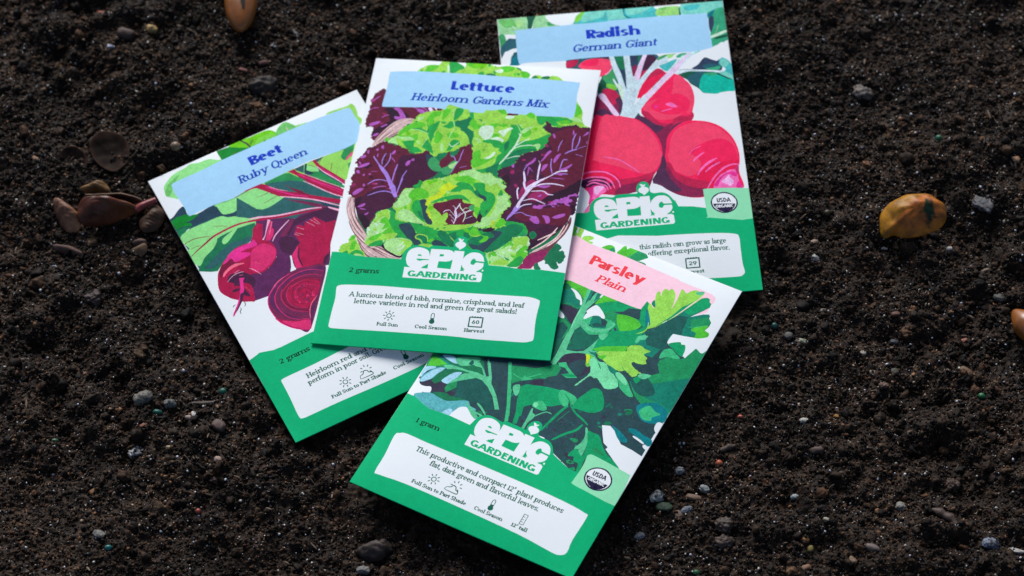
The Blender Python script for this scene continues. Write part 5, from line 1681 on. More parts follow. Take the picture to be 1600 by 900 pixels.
i|p3|p|0|700,561 695,565 687,562 685,557 689,552 698,555
i|p4|p|0|397,587 397,591 386,595 383,593 386,589 394,585
i|p3|p|0|110,610 102,610 87,606 81,597 94,598 105,604
i|p3|p|0|529,805 523,807 517,803 515,798 520,797 528,800
i|p3|s|0|556,272 547,272 541,255 549,249 557,252 564,267
i|p3|s|0|195,335 187,346 170,347 168,336 169,324 187,324
i|hg|p|0|251,352 239,347 226,338 227,326 239,332 251,340
i|p4|p|0|308,821 301,828 289,831 285,825 287,819 298,818
i|p4|p|0|467,542 459,546 448,547 440,542 446,535 461,537
i|p2|s|0|629,628 625,622 631,607 638,604 639,612 635,621
i|pg|p|0|804,582 804,575 810,569 817,570 816,576 811,580
i|p4|p|0|528,294 526,286 537,281 544,283 543,289 536,298
i|hg|p|0|-98,273 -103,276 -111,263 -112,253 -103,259 -94,269
i|hg|p|0|-38,372 -46,365 -44,354 -35,351 -27,356 -31,366
i|hg|s|0|43,376 37,379 29,374 28,369 33,364 42,370
i|p4|s|0|384,398 377,394 373,388 375,381 381,385 387,391
i|hg|p|0|350,480 346,484 340,479 338,473 345,472 351,475
i|hg|p|0|337,317 340,305 348,291 360,297 365,308 350,316
i|p3|s|0|139,780 136,772 142,761 149,762 153,767 147,777
i|p1|p|0|658,702 651,704 643,704 639,701 644,699 652,699
i|p1|p|0|754,610 752,606 755,596 763,593 765,602 760,610
i|p4|s|0|692,313 683,313 676,304 676,293 687,296 692,303
i|p3|s|0|300,469 286,470 272,466 275,455 283,447 299,456
i|pg|p|0|313,302 309,306 298,300 296,293 303,292 312,298
i|p3|p|0|492,781 551,835 597,868 688,927 688,825 706,760 584,708 559,654
i|pg|s|0|595,878 592,872 593,862 598,854 601,863 600,874
i|p1|s|0|607,784 604,791 589,791 578,785 588,779 604,777
i|pg|p|0|599,844 594,841 595,833 599,828 603,832 602,839
i|p4|p|0|564,816 561,812 560,805 562,801 566,804 566,811
i|p1|p|0|637,865 627,871 614,874 607,867 614,859 628,859
i|pg|s|0|690,899 684,904 673,905 668,898 675,894 684,894
i|p4|p|0|527,781 520,782 509,779 510,775 514,773 523,776
i|p4|p|0|629,865 624,868 618,868 616,865 617,862 625,862
i|p2|p|0|685,796 682,803 671,807 664,806 666,800 676,796
i|p2|p|0|568,782 567,786 559,789 558,786 558,783 564,782
i|pg|p|0|697,775 693,776 688,777 685,775 688,773 694,772
i|p2|p|0|560,684 551,679 551,668 557,659 565,666 567,677
i|p4|p|0|617,846 610,856 596,851 591,846 595,838 608,839
i|p4|p|0|662,757 662,760 656,762 651,762 653,758 659,756
i|p4|p|0|686,761 683,760 680,755 681,751 684,753 686,758
i|p2|p|0|657,876 652,872 654,864 659,859 662,865 661,871
i|p4|s|0|648,875 642,875 635,871 634,866 639,868 646,871
i|p4|s|0|678,831 674,827 674,820 675,815 679,818 680,826
i|p1|p|0|642,902 634,898 628,889 632,884 639,884 645,894
i|p1|s|0|636,900 633,892 639,878 646,879 650,885 645,895
i|pg|p|0|686,784 680,783 672,774 672,767 678,768 685,778
i|p1|p|0|623,801 618,804 608,806 607,803 607,799 616,799
i|p2|p|0|342,456 310,372 290,326 326,309 361,330 381,396 371,442 380,538 366,539
i|p4|s|0|295,330 312,317 338,314 363,320 369,344 370,378 344,362 324,348 307,335
i|p1|p|0|308,373 339,367 369,382 376,404 371,442 342,456
i|pg|p|0|321,408 339,381 367,397 367,444 340,457
i|p1|p|0|287,306 246,219 285,219 357,220 363,240 370,272 368,306 358,314 326,309 295,321
i|pd|s|0|268,256 300,247 325,271 352,284 359,307 323,304 293,313
i|p9|p|0|274,221 357,218 366,251 364,270 346,258 326,244 301,244 274,236
i|hg|s|0|263,238 287,236 298,248 276,262
i|w|s|0|299,247 318,247 342,260 357,276 365,293 358,293 351,279 335,275 319,259
i|w|s|0|296,355 296,339 310,345 328,355 335,363 333,370 316,369 302,367
i|p5|p|0|352,219 365,219 370,272 381,264 383,231 389,219 413,222 399,262 389,299 391,316 397,348 400,376 393,390 392,417 393,460 384,465 372,383 366,307
i|pd|p|0|364,221 376,220 377,252 375,291 370,267
i|pd|p|0|390,221 407,221 405,244 395,264
i|w|s|0|406,240 407,225 422,220 415,230
i|pa|l|5|377,392 372,360 370,328 369,309
i|p0|p|0|405,273 413,222 554,221 608,241 605,283 580,329 517,371 503,367 503,320 458,309 437,287
i|p9|s|0|403,269 410,236 422,221 475,219 438,243 421,257
i|p1|s|0|446,295 475,266 496,283 506,313 478,309
i|p3|p|0|475,272 506,255 515,235 555,223 581,236 585,263 547,264 525,269
i|p2|p|0|401,428 390,395 404,374 442,390 475,383 492,392 456,450 403,479
i|p6|p|0|398,371 397,342 419,319 427,342 425,358 445,359 480,343 476,316 456,310 483,306 507,315 498,340 498,357 486,381 474,378 442,390 418,381
i|p5|s|0|395,357 406,349 427,362 450,360 483,347 495,324 493,310 504,314 497,346 469,368 440,377 408,372
i|pd|s|0|423,344 423,318 438,308 454,320 464,339 482,336 477,346 453,356 434,356
i|pg|s|0|434,347 449,334 463,337 480,337 447,354
i|w|s|0|396,340 394,326 396,313 391,310 396,293 406,275 417,272 441,286 459,303 459,311 452,312 438,308 422,315 408,331 401,340
i|p2|p|0|518,336 557,332 580,306 586,280 583,240 600,273 588,297 578,325 561,339 561,339
i|p3|p|0|507,333 510,325 522,334 516,340
i|p9|s|0|493,278 523,265 560,266 583,278 582,294 566,311 552,307 565,313 556,329 533,332 513,315
i|p0|p|0|554,219 559,182 567,190 578,220 603,255 608,298 571,264
i|pd|s|0|576,185 579,167 594,194
i|pf|s|0|577,238 583,229 597,246 597,257
i|p8|s|0|606,259 592,236 577,220 568,195 566,186 573,187 593,197 580,166 572,140 575,128 583,130 589,139 592,140 587,127 588,110 598,107 605,110 609,99 620,102 633,117 642,145 647,175 646,128 641,86 649,86 664,93 672,79 685,67 700,67 717,62 714,87 697,130 674,180 653,225 630,265 608,284
i|p5|s|0|690,77 698,68 715,60 714,75 702,82
i|p0|p|0|628,266 660,201 677,148 688,135 703,104 686,156 664,208
i|p8|l|3|630,269 652,234 677,187 700,135 720,84
i|pd|p|0|631,268 659,227 680,182 700,135 720,88 734,78 745,79 749,91 758,95 760,111 747,133 718,176 753,146 771,137 777,145 777,159 791,164 792,181 786,203 802,205 804,224 781,241 735,255 697,264 701,311 696,305 678,380 609,385 608,298
i|p0|p|0|691,165 721,89 735,79 745,79 749,91 758,95 760,111 731,149 715,171
i|pg|p|0|631,268 678,189 712,179 717,217 723,255 697,264 690,288 705,338 636,343 608,298
i|p1|p|0|724,184 774,149 791,164 786,184 738,213
i|p9|s|0|743,222 757,201 787,180 786,203 802,205 805,221 781,241 767,242 764,226
i|p6|l|2|727,218 757,202 783,182
i|p5|p|0|373,412 391,403 397,446 403,479 437,470 458,457 471,426 480,390 504,368 499,400 499,423 499,442 477,463 462,466 435,478 409,495 400,529 398,556 378,546 381,515 376,459
i|p0|p|0|480,390 500,350 585,303 609,285 604,320 628,302 624,327 612,335 607,357 582,376 535,418 484,446
i|p9|p|0|480,438 510,411 584,375 587,398 538,423 513,439
i|p5|p|0|596,324 627,299 624,327 609,334 605,352 596,350
i|p5|s|0|474,378 499,360 500,380 492,392
i|p8|f|1|499,442 537,421 587,397 584,381 596,366 622,354 641,360 662,362 646,381 663,390 663,402 672,412 652,423 631,424 625,430 641,444 675,454 665,459 659,479 641,476 620,467 607,477 580,477 552,471 518,453
i|p9|s|0|508,454 519,449 536,440 532,459 520,461
i|p7|s|0|470,466 481,461 500,465 523,479 504,504 495,509 481,490
i|y|s|0|473,468 486,465 493,484 493,500
i|pa|f|1|493,484 502,463 526,474 535,470 552,471 578,494 592,497 620,519 627,538 609,556 593,561 571,549 547,535 542,541 523,540 501,591 496,590 517,534 511,507
i|p1|l|4|503,460 527,480 544,498
i|pd|s|0|556,473 578,475 599,484 597,495 578,494
i|p6|s|0|597,495 601,483 620,487 647,503 670,527 691,547 673,554 635,537 629,527
i|pa|s|0|598,494 604,482 627,490 646,506 647,519 620,509
i|pd|p|0|471,452 535,438 502,447 503,460
i|p1|l|3|600,455 623,472
i|p5|l|4|475,460 500,461 527,480
i|p4|s|0|402,534 411,494 468,467 492,510 501,509 510,508 512,529 486,558 455,560 430,524
i|p3|s|0|438,530 454,503 480,490 495,528 487,554 463,550
i|p6|p|0|404,537 426,523 439,536 463,550 490,563 456,579 434,573 457,559 433,545 413,548
i|p0|s|0|436,572 460,561 477,556 481,564 453,574
i|p6|s|0|697,365 699,335 720,320 740,330 761,340 754,349 723,355 703,372
i|p0|s|0|702,308 719,290 735,282 741,289 753,286 761,300 767,328 760,332 743,328 724,318
i|p1|p|0|705,395 706,378 723,355 758,347 775,333 791,281 802,283 822,270 834,276 830,396 825,572 803,555 778,532 726,561 695,544 654,500 677,466 705,447 727,425
i|pd|p|0|713,484 827,391 824,544 784,529 739,535 688,528
i|w|s|0|696,305 697,266 709,259 735,253 779,245 799,229 806,209 788,200 794,180 841,128 824,275 800,284 791,281 768,330 762,299 753,286 740,288 735,282 712,295
i|pg|s|0|651,489 668,468 700,459 748,499 734,525 706,532 678,520
i|p5|s|0|667,467 676,453 707,446 694,468 680,472
i|p0|s|0|660,485 669,471 683,477 676,496
i|pf|s|0|722,585 726,561 766,535 787,534 820,547 825,588 803,608 759,617
i|p6|s|0|734,588 744,565 759,554 781,565 803,567 783,590 785,604 762,612 744,602
i|w|s|0|806,616 808,598 823,595 825,616 822,636 811,629
i|pf|s|0|679,679 697,682 723,691 750,706 752,716 734,722 715,712 696,693
i|pf|s|0|734,666 755,656 790,664 822,668 822,695 785,683 756,678
i|w|l|8|760,684 783,688 804,693
i|w|s|0|805,704 807,694 823,698 821,710
i|p0|l|4|689,610 698,601 712,596
i|p4|p|0|523,751 521,748 525,744 528,743 529,746 527,750
i|p2|s|0|622,774 619,777 615,774 613,771 617,768 622,771
i|p4|s|0|212,780 209,781 205,780 204,778 206,778 209,779
i|p2|p|0|378,709 378,705 383,700 387,700 388,704 383,709
i|p4|p|0|728,677 726,679 721,680 718,677 722,674 727,675
i|t6|s|0|464,776 461,773 464,769 468,766 471,770 468,774
i|p2|p|0|359,748 358,745 363,742 366,744 367,746 363,750
i|p4|s|0|181,776 178,776 178,770 178,765 182,768 183,774
i|t6|s|0|241,688 234,690 227,684 227,678 234,679 238,682
i|pd|p|0|300,662 296,662 293,660 293,657 295,657 298,659
i|p4|s|0|245,827 242,827 240,824 241,822 244,821 246,825
i|pd|p|0|355,695 353,694 355,689 356,688 358,689 356,694
i|t6|p|0|525,816 520,814 515,810 512,805 518,807 524,812
i|t6|p|0|365,704 361,705 357,700 357,694 362,696 366,700
i|p4|p|0|130,759 127,759 123,755 122,753 125,752 130,756
i|pg|p|0|624,609 622,611 616,613 614,610 617,607 623,605
i|pg|p|0|271,729 265,731 257,726 255,721 261,721 268,724
i|p4|p|0|428,749 424,748 418,745 417,741 422,740 428,745
i|p4|s|0|267,673 268,668 270,662 274,660 276,663 272,670
i|t6|p|0|474,709 473,707 475,705 478,704 478,707 476,709
i|pg|s|0|357,702 354,704 350,701 348,698 352,697 356,699
i|p4|p|0|545,653 543,656 538,655 533,653 537,650 543,651
i|pd|p|0|585,606 584,604 588,601 592,602 591,605 587,608
i|t6|s|0|528,719 526,719 524,717 525,715 526,715 528,717
i|p2|p|0|606,666 604,664 604,660 606,658 609,660 608,664
i|pg|s|0|535,797 531,797 529,792 530,788 533,789 537,794
i|t6|p|0|165,721 163,723 160,720 159,717 163,718 166,719
i|pd|p|0|235,687 232,687 229,685 227,683 230,683 233,685
i|pg|s|0|634,641 632,645 626,647 623,643 624,640 630,638
i|p4|s|0|347,737 345,735 345,732 346,730 348,732 348,735
i|pg|s|0|174,759 169,762 162,763 158,759 162,755 169,756
i|p4|s|0|421,789 415,790 410,786 408,781 413,779 420,784
i|t6|s|0|648,790 645,793 638,792 640,787 642,783 649,786
i|p2|p|0|183,730 181,733 174,732 171,731 173,729 180,728
i|pd|s|0|678,634 677,629 681,623 687,625 690,631 683,636
i|p4|s|0|635,670 636,663 640,656 645,658 647,663 641,668
i|pd|p|0|410,783 404,782 401,778 399,776 402,776 406,779
i|pd|s|0|324,727 321,722 321,713 325,708 329,713 327,721
i|pd|p|0|635,695 630,693 633,685 639,685 643,689 640,697
i|p2|p|0|377,768 378,765 380,762 383,763 383,765 380,768
i|pg|s|0|260,737 255,737 251,730 253,727 257,726 260,733
i|pd|s|0|726,625 725,622 724,619 725,617 726,619 727,622
i|p2|s|0|431,723 428,721 432,717 436,716 438,720 434,724
i|p2|p|0|250,794 246,793 244,787 248,783 254,785 253,792
i|t6|s|0|765,661 764,658 764,655 768,653 769,656 768,659
i|pg|p|0|603,613 600,613 596,611 598,608 601,607 605,610
i|p2|p|0|691,627 689,629 685,626 683,623 687,622 692,624
i|t6|p|0|404,782 402,778 404,771 410,769 410,775 409,781
i|pd|s|0|491,784 487,780 487,775 487,770 490,774 492,779
i|t6|p|0|235,764 229,762 228,756 229,752 233,752 237,759
i|p4|s|0|408,797 405,798 398,794 399,791 402,789 409,793
i|p4|p|0|628,734 625,736 620,735 618,732 620,730 627,730
i|p2|p|0|653,618 651,621 644,621 641,618 643,613 651,614
i|p4|s|0|555,631 549,636 543,632 537,627 544,625 551,625
i|t6|p|0|500,719 497,717 497,712 499,711 502,712 502,716
i|t6|p|0|548,731 548,728 552,726 554,726 555,728 551,731
i|t6|p|0|290,788 286,788 283,782 285,779 288,779 290,784
i|p2|p|0|275,758 272,758 268,757 267,753 271,754 274,756
i|p4|p|0|530,730 526,735 520,737 513,737 516,732 523,730
i|t6|s|0|509,776 506,780 500,780 493,777 499,774 506,772
i|t6|p|0|629,749 625,749 623,744 623,739 629,739 631,745
i|t6|p|0|692,676 692,680 687,679 681,677 685,674 691,673
i|p4|s|0|563,702 561,700 563,696 567,696 568,699 566,701
i|p2|p|0|335,773 332,776 328,772 325,768 330,769 334,771
i|pg|s|0|679,614 680,617 676,618 672,617 673,613 678,612
i|pd|p|0|194,763 193,762 193,758 194,757 195,759 195,763
i|p4|s|0|440,794 436,794 435,786 437,782 442,784 442,791
i|p4|p|0|415,729 409,729 405,722 407,718 412,718 418,724
i|p4|s|0|587,775 584,773 584,767 587,760 590,765 591,773
i|t6|p|0|254,819 254,814 255,808 259,806 261,810 258,815
i|pd|p|0|565,734 559,736 554,731 553,727 558,725 563,728
i|p4|p|0|533,651 530,655 523,657 519,654 520,650 528,649
i|t6|p|0|500,819 497,815 502,811 506,812 508,816 504,819
i|t6|p|0|629,736 628,740 623,741 619,741 621,737 625,736
i|p2|s|0|224,706 220,705 214,701 214,698 218,699 223,702
i|pg|p|0|627,628 623,626 621,622 621,618 625,619 628,624
i|p2|s|0|262,776 261,773 263,770 265,768 267,771 265,774
i|p2|p|0|435,752 432,753 427,753 425,750 427,748 433,750
i|pd|s|0|216,798 214,800 210,802 205,801 209,798 214,796
i|t6|s|0|690,677 688,674 689,669 692,670 694,672 693,677
i|p2|p|0|485,772 482,772 478,771 476,768 480,767 484,769
i|t6|p|0|205,704 201,700 205,692 210,693 215,696 210,704
i|t6|p|0|345,704 343,707 337,709 335,705 336,701 343,702
i|p4|p|0|135,771 134,774 125,772 119,769 126,768 132,769
i|pg|s|0|581,808 578,808 575,805 577,803 580,802 583,806
i|t6|s|0|646,757 647,751 651,747 655,748 658,752 652,757
i|p4|s|0|507,722 504,719 504,713 507,708 509,714 509,719
i|p2|p|0|639,790 639,794 634,796 632,794 631,791 636,789
i|p4|p|0|652,645 650,647 646,647 645,645 646,642 650,643
i|t6|s|0|554,737 555,731 558,725 564,723 562,729 560,736
i|p1|p|0|-3,716 -5,672 43,688 78,697 73,712 4,739
i|p9|p|0|6,732 5,690 34,692 67,702 35,724
i|pf|s|0|14,676 33,680 62,692 91,694 165,677 208,695 175,695 121,698 72,700
i|hg|p|0|34,672 161,621 210,694 147,696 106,696 70,697
i|pc|s|0|33,676 63,665 84,668 99,680 93,688 70,687
i|p5|s|0|83,665 142,636 162,637 152,664 128,682 104,687
i|pg|s|0|133,670 137,652 147,660 145,671
i|p5|p|0|56,711 82,698 135,695 180,689 208,692 228,698 245,712 277,741 313,787 300,794 269,752 234,724 205,710 183,710 144,739 112,767 119,745 148,708 150,701 115,708 77,720
i|p5|p|0|150,665 163,649 190,668 211,691 219,686 190,643 182,624 199,638 228,682 243,714 212,703 181,666 155,669
i|pc|s|0|3,771 4,739 36,726 35,734 17,752 9,782
i|pe|s|0|10,794 13,773 32,738 42,727 70,717 57,752 45,780 30,794 15,801
i|pc|s|0|13,789 23,762 41,734 66,720 55,750 40,783 21,798
i|hg|s|0|50,781 55,750 78,721 111,706 151,702 145,711 124,713 100,731 87,767 66,789 43,797
i|p4|p|0|14,805 26,797 44,779 66,789 87,767 103,771 105,793 115,807 134,792 148,791 153,805 138,809 120,805 78,819 44,810 25,809
i|pc|s|0|82,769 91,745 106,722 128,711 128,721 117,752 106,772
i|p5|s|0|110,768 119,745 135,714 152,704 175,695 163,723 133,744
i|p1|p|0|107,792 107,773 130,749 143,768 128,791 118,803
i|pg|p|0|79,822 121,808 140,811 153,801 132,748 183,710 213,715 251,738 296,796 266,811 230,796 203,806 139,831
i|hg|s|0|79,822 120,806 140,811 174,804 197,806 139,831 106,831
i|w|s|0|4,861 1,811 8,789 16,804 28,811 44,810 61,805 69,817 67,830 45,835 45,845 27,853 24,861
i|pe|s|0|23,855 46,837 76,826 102,833 140,832 199,803 220,817 244,821 241,840 262,854 197,835 168,881 141,882 105,893 68,876
i|pe|s|0|25,858 58,833 79,826 107,832 145,831 196,804 220,818 249,829 273,833 252,859 227,840 161,859 141,882 101,885 62,875
i|p5|s|0|198,807 220,818 249,829 275,832 267,843 249,854 218,828
i|pc|s|0|146,881 160,857 174,858 176,877 166,882
i|w|s|0|177,880 181,856 190,837 204,828 216,829 239,847 260,860 254,883 216,883
i|p5|l|7|235,797 256,807 282,826
i|p3|s|0|253,837 266,837 265,844
i|p6|p|0|251,606 260,602 282,633 296,671 320,717 356,795 346,800 304,712 270,645
i|p6|p|0|300,706 315,698 322,727 347,778 362,815 351,820 332,770
i|p1|p|0|267,615 297,604 349,588 401,543 423,552 423,584 388,611 349,639 324,654 301,678
i|p6|l|4|286,641 322,645 351,622 374,600
i|p6|s|0|323,652 328,630 336,636 356,633 329,652
i|p4|p|0|352,651 363,634 392,617 401,640 373,653
i|p0|p|0|347,717 335,675 348,659 400,643 429,636 465,631 470,657 499,675 464,701 432,713 404,721 382,741 391,778 374,786 361,748
i|p5|s|0|311,686 330,671 342,707 332,714
i|p6|s|0|468,658 463,629 492,627 523,635 534,655 524,666 508,658 513,677 497,682
i|p1|l|5|484,638 506,653 523,670
i|p0|s|0|530,673 529,641 543,606 558,576 587,575 616,612 622,643 594,667 557,672
i|p6|s|0|406,726 407,707 429,696 455,715 448,728 425,730
i|pa|s|0|407,722 408,709 420,710 420,726
i|p5|p|0|414,821 413,784 409,736 413,733 419,750 431,753 432,768 423,792 424,819
i|p5|l|4|429,763 443,744 459,728 474,726 479,728
i|p0|p|0|346,721 362,714 382,761 392,810 379,816 367,769
i|p0|l|9|476,800 490,746 503,699 514,675
i|p0|l|7|520,669 549,689 586,703 608,714
i|p0|l|9|527,816 555,777 581,749 592,719
i|p1|l|2|507,748 520,710 528,690
i|p5|s|0|606,726 613,725 629,750 640,781 645,823 639,831 624,828 624,811 609,813 619,783 619,755
i|p0|s|0|620,735 640,732 662,734 689,763 714,784 750,799 774,817 703,817 669,811 660,838 667,889 656,894 648,860 630,858 622,842 605,848 603,838 612,814 625,816 647,827 640,781
i|p1|s|0|663,781 685,781 709,792 694,799 674,798
t|pk|p|0|248,214 197,48 269,48 391,44 516,48 610,52 624,56 704,56 744,59 760,67 763,87 758,107 758,136 717,170 661,203 600,215 554,221 526,224 404,224 283,219
i|p8|s|0|606,259 592,236 577,220 568,195 566,186 573,187 593,197 580,166 572,140 575,128 583,130 589,139 592,140 587,127 588,110 598,107 605,110 609,99 620,102 633,117 642,145 647,175 646,128 641,86 649,86 664,93 672,79 685,67 700,67 717,62 714,87 697,130 674,180 653,225 630,265 608,284
i|p5|s|0|690,77 698,68 715,60 714,75 702,82
i|p0|p|0|628,266 660,201 677,148 688,135 703,104 686,156 664,208
i|p8|l|3|630,269 652,234 677,187 700,135 720,84
i|pd|p|0|631,268 659,227 680,182 700,135 720,88 734,78 745,79 749,91 758,95 760,111 747,133 718,176 753,146 771,137 777,145 777,159 791,164 792,181 786,203 802,205 804,224 781,241 735,255 697,264 685,279 638,301 608,298
i|p0|p|0|691,165 721,89 735,79 745,79 749,91 758,95 760,111 731,149 715,171
i|pg|p|0|631,268 678,189 712,179 717,217 723,255 697,264 686,281 680,287 619,311 608,298
i|p1|p|0|724,184 774,149 791,164 786,184 738,213
i|p9|s|0|743,222 757,201 787,180 786,203 802,205 805,221 781,241 767,242 764,226
i|p6|l|2|727,218 757,202 783,182
i|p0|p|0|554,219 558,182 567,187 577,220 583,240 567,237
i|pf|s|0|573,210 581,241 601,279 611,265 594,236
i|pd|s|0|576,185 579,167 594,194
i|p8|l|4|602,258 609,281 604,300 586,318
g|G|p|0|-69,856 3,859 32,861 68,876 101,885 141,882 178,880 254,883 260,860 277,831 525,826 560,864 604,881 633,891 659,890 704,891 787,879 824,882 851,880 924,1267 708,1424 -24,1389
o|mint|p|0|661,819 668,811 679,808 772,815 822,819 820,820 828,905 825,944 711,940 667,936 663,926 666,884 665,846
i|w|p|0|59,1010 46,1025 55,1108 57,1174 75,1180 178,1173 397,1174 599,1179 719,1189 751,1187 769,1169 764,1121 767,1026 753,1014 671,1007 504,1004 337,1004 167,1005 81,1003
''',
}
LOGO = '''
G|s|251,882 255,854 267,834 284,822 304,820 329,824 342,825 350,817 390,816 424,817 423,804 427,785 437,774 451,770 466,778 470,798 471,814 484,822 513,822 534,835 550,860 561,885 567,891 558,933 547,958 541,968 265,967 257,924
w|s|268,866 271,850 280,838 294,830 310,828 328,832 341,841 348,858 350,872 349,876 326,879 317,884 306,878 305,874 348,881 347,895 335,905 318,917 292,914 277,902 269,885
w|s|268,866 275,842 294,830 310,828 332,835 344,848 350,873 348,896 332,907 318,919 292,914 274,899
G|p|305,863 308,857 313,856 319,859 321,864
G|p|304,875 349,875 349,878 328,880 317,884 307,881
G|p|329,907 337,903 348,894 349,908
w|p|349,831 411,830 422,833 432,841 431,832 466,832 467,851 465,883 465,913 448,916 350,917 349,896
G|p|383,850 396,850 398,855 396,859 383,860
G|p|383,880 407,880 420,877 431,870 430,910 382,908
w|s|464,880 466,865 475,849 489,837 505,834 523,838 535,850 542,870 541,872 541,879 541,891 534,903 522,912 513,920 492,921 475,911 466,894
G|p|467,851 479,842 467,835 466,846
G|p|465,886 469,897 480,909 465,909
G|s|495,874 498,865 505,860 511,865 514,869 542,871 542,877 514,876 509,885 502,886 496,882
w|p|268,913 535,915 543,920 544,950 539,956 269,957
w|s|430,805 434,797 444,792 453,792 464,798 467,807 462,816 454,822 449,827 444,821 433,813
w|p|436,780 445,780 448,785 457,780 454,788 446,795 441,789
w|s|539,905 544,904 545,910 540,911
'''
BADGE = '''
navy|p|781,887 779,896 774,905 768,913 759,919 750,923 740,926 729,926 719,924 709,919 701,913 694,906 689,897 687,887 686,877 689,868 693,859 700,851 708,845 717,841 728,838 739,838 749,840 759,845 767,851 774,859 778,867 781,877
w|p|776,886 774,894 770,902 764,909 757,914 748,918 739,920 730,920 720,918 712,914 704,909 698,902 694,895 692,886 691,878 693,869 697,861 703,855 711,849 719,845 728,843 738,843 747,845 756,849 763,854 769,861 774,869 776,877
navy|p|694,884 772,888 768,901 758,913 744,920 729,920 715,915 703,904 696,892
'''

PARTN = {'i': 'illustration', 't': 'title_label', 'g': 'green_band', 'o': 'organic_badge', 'l': 'logo'}
# ('info_panel' and 'illustration' share an initial: the panel is the last 'i' outline in each list)

def catmull(p, closed=True, seg=5):
    p = np.asarray(p, float); n = len(p)
    if n < 3: return p
    out = []
    rngi = range(n) if closed else range(n - 1)
    for i in rngi:
        if closed: a, b, c, d = p[(i - 1) % n], p[i], p[(i + 1) % n], p[(i + 2) % n]
        else: a, b, c, d = p[max(i - 1, 0)], p[i], p[i + 1], p[min(i + 2, n - 1)]
        k = 2 if np.linalg.norm(c - b) < 12 else seg
        for j in range(k):
            s = j / k
            out.append(0.5 * ((2 * b) + (c - a) * s + (2 * a - 5 * b + 4 * c - d) * s * s + (3 * b - a - 3 * c + d) * s ** 3))
    if not closed: out.append(p[-1])
    return np.array(out)

def frill(p, amp):
    """ruffled leaf edge: resample and push in and out along the normal"""
    q = np.vstack([p, p[:1]]); L = np.concatenate([[0], np.cumsum(np.hypot(*np.diff(q, axis=0).T))])
    n = max(12, int(L[-1] / 4.5)); s = np.linspace(0, L[-1], n, endpoint=False)
    r = np.stack([np.interp(s, L, q[:, 0]), np.interp(s, L, q[:, 1])], 1)
    tn = np.roll(r, -1, 0) - np.roll(r, 1, 0); tn /= np.hypot(*tn.T)[:, None] + 1e-9
    g = np.random.default_rng(int(L[-1]))
    return r + np.stack([-tn[:, 1], tn[:, 0]], 1) * (g.uniform(-1, 1, n) * amp * 1.1)[:, None]

def brush(p, w):
    c = catmull(p, False, 4); n = len(c)
    tn = np.gradient(c, axis=0); tn /= np.hypot(*tn.T)[:, None] + 1e-9
    nr = np.stack([-tn[:, 1], tn[:, 0]], 1)
    k = np.linspace(0, 1, n); ww = w * 0.5 * np.clip(1.05 - 0.55 * np.abs(2 * k - 1) ** 2.5, 0.35, 1)
    return np.vstack([c + nr * ww[:, None], (c - nr * ww[:, None])[::-1]])

def parse(lines):
    o = []
    for ln in lines.strip().split("\n"):
        f = ln.split("|")
        pts = np.array([[float(v) for v in s.split(",")] for s in f[-1].split()])
        o.append((f[:-1], pts))
    return o

def shape(kind, w, pts):
    if kind == 's': return catmull(pts)
    if kind == 'f': return frill(catmull(pts), w)
    if kind == 'l': return brush(pts, max(w, 1.6))
    return pts

def circ(cx, cy, r, n=20, ry=None):
    A = np.linspace(0, 2 * math.pi, n, endpoint=False)
    return np.stack([cx + r * np.cos(A), cy + (ry or r) * np.sin(A)], 1)

def sun_icon(cx, cy, r=9.5, half=False):
    o = _ring(cx, cy, r, r, 3, 3)
    for k in range(8):
        a = k * math.pi / 4
        if half and 1 <= k <= 3: continue
        d = np.array([math.cos(a), math.sin(a)]); nn = np.array([-d[1], d[0]]) * 1.6; c = np.array([cx, cy])
        o.append(np.array([c + d * 13 + nn, c + d * 21 + nn, c + d * 21 - nn, c + d * 13 - nn]))
    return o
def cloud_icon(cx, cy):
    pts = np.array([(-24, 12), (-20, 2), (-8, -2), (0, -12), (10, -8), (13, 1), (22, 4), (24, 13), (0, 14)]) + (cx, cy)
    c = catmull(pts)
    return [brush(np.vstack([c, c[:1]])[::2], 3.4)] + [p for p in sun_icon(cx + 8, cy - 12, 8)[2:] if p[:, 1].mean() < cy - 8 or p[:, 0].mean() > cx + 14]
def thermo_icon(cx, cy):
    return [brush(np.array([(cx - 5, cy + 8), (cx - 5, cy - 16), (cx, cy - 21), (cx + 5, cy - 16), (cx + 5, cy + 8)]), 2.8), circ(cx, cy + 12, 9.5), np.array([(cx - 4.5, cy + 10), (cx + 4.5, cy + 10), (cx + 4.5, cy - 2), (cx - 4.5, cy - 2)])]
def calendar_icon(cx, cy):
    o = []
    for x0, y0, x1, y1 in ((-25, -20, 25, -15.5), (-25, 17, 25, 21.5), (-25, -20, -20.5, 21.5), (20.5, -20, 25, 21.5)): o += _rect(cx + x0, cy + y0, cx + x1, cy + y1)
    for k in range(4): o.append(circ(cx - 14 + k * 9.3, cy - 19, 3.4, 10))
    return o
def ruler_icon(cx, cy):
    o = []
    for x0, y0, x1, y1 in ((-8, -20, 8, -17.8), (-8, 18, 8, 20.2), (-8, -20, -5.8, 20), (5.8, -20, 8, 20), (-8, -10, 1, -8), (-8, 0, 1, 2), (-8, 9, 1, 11)): o += _rect(cx + x0, cy + y0, cx + x1, cy + y1)
    return o

# lettering weights: stem, thin, serif, shear
TITLE = (25, 11.5, False, 0.0, -1.5, 1.06); SUBT = (14.5, 8.5, True, 0.22); BODY = (14, 9, True, 0.0); ICON = (19, 11, True, 0.0); NUM = (15, 11, False, 0.0); SANS = (20, 15, False, 0.0)
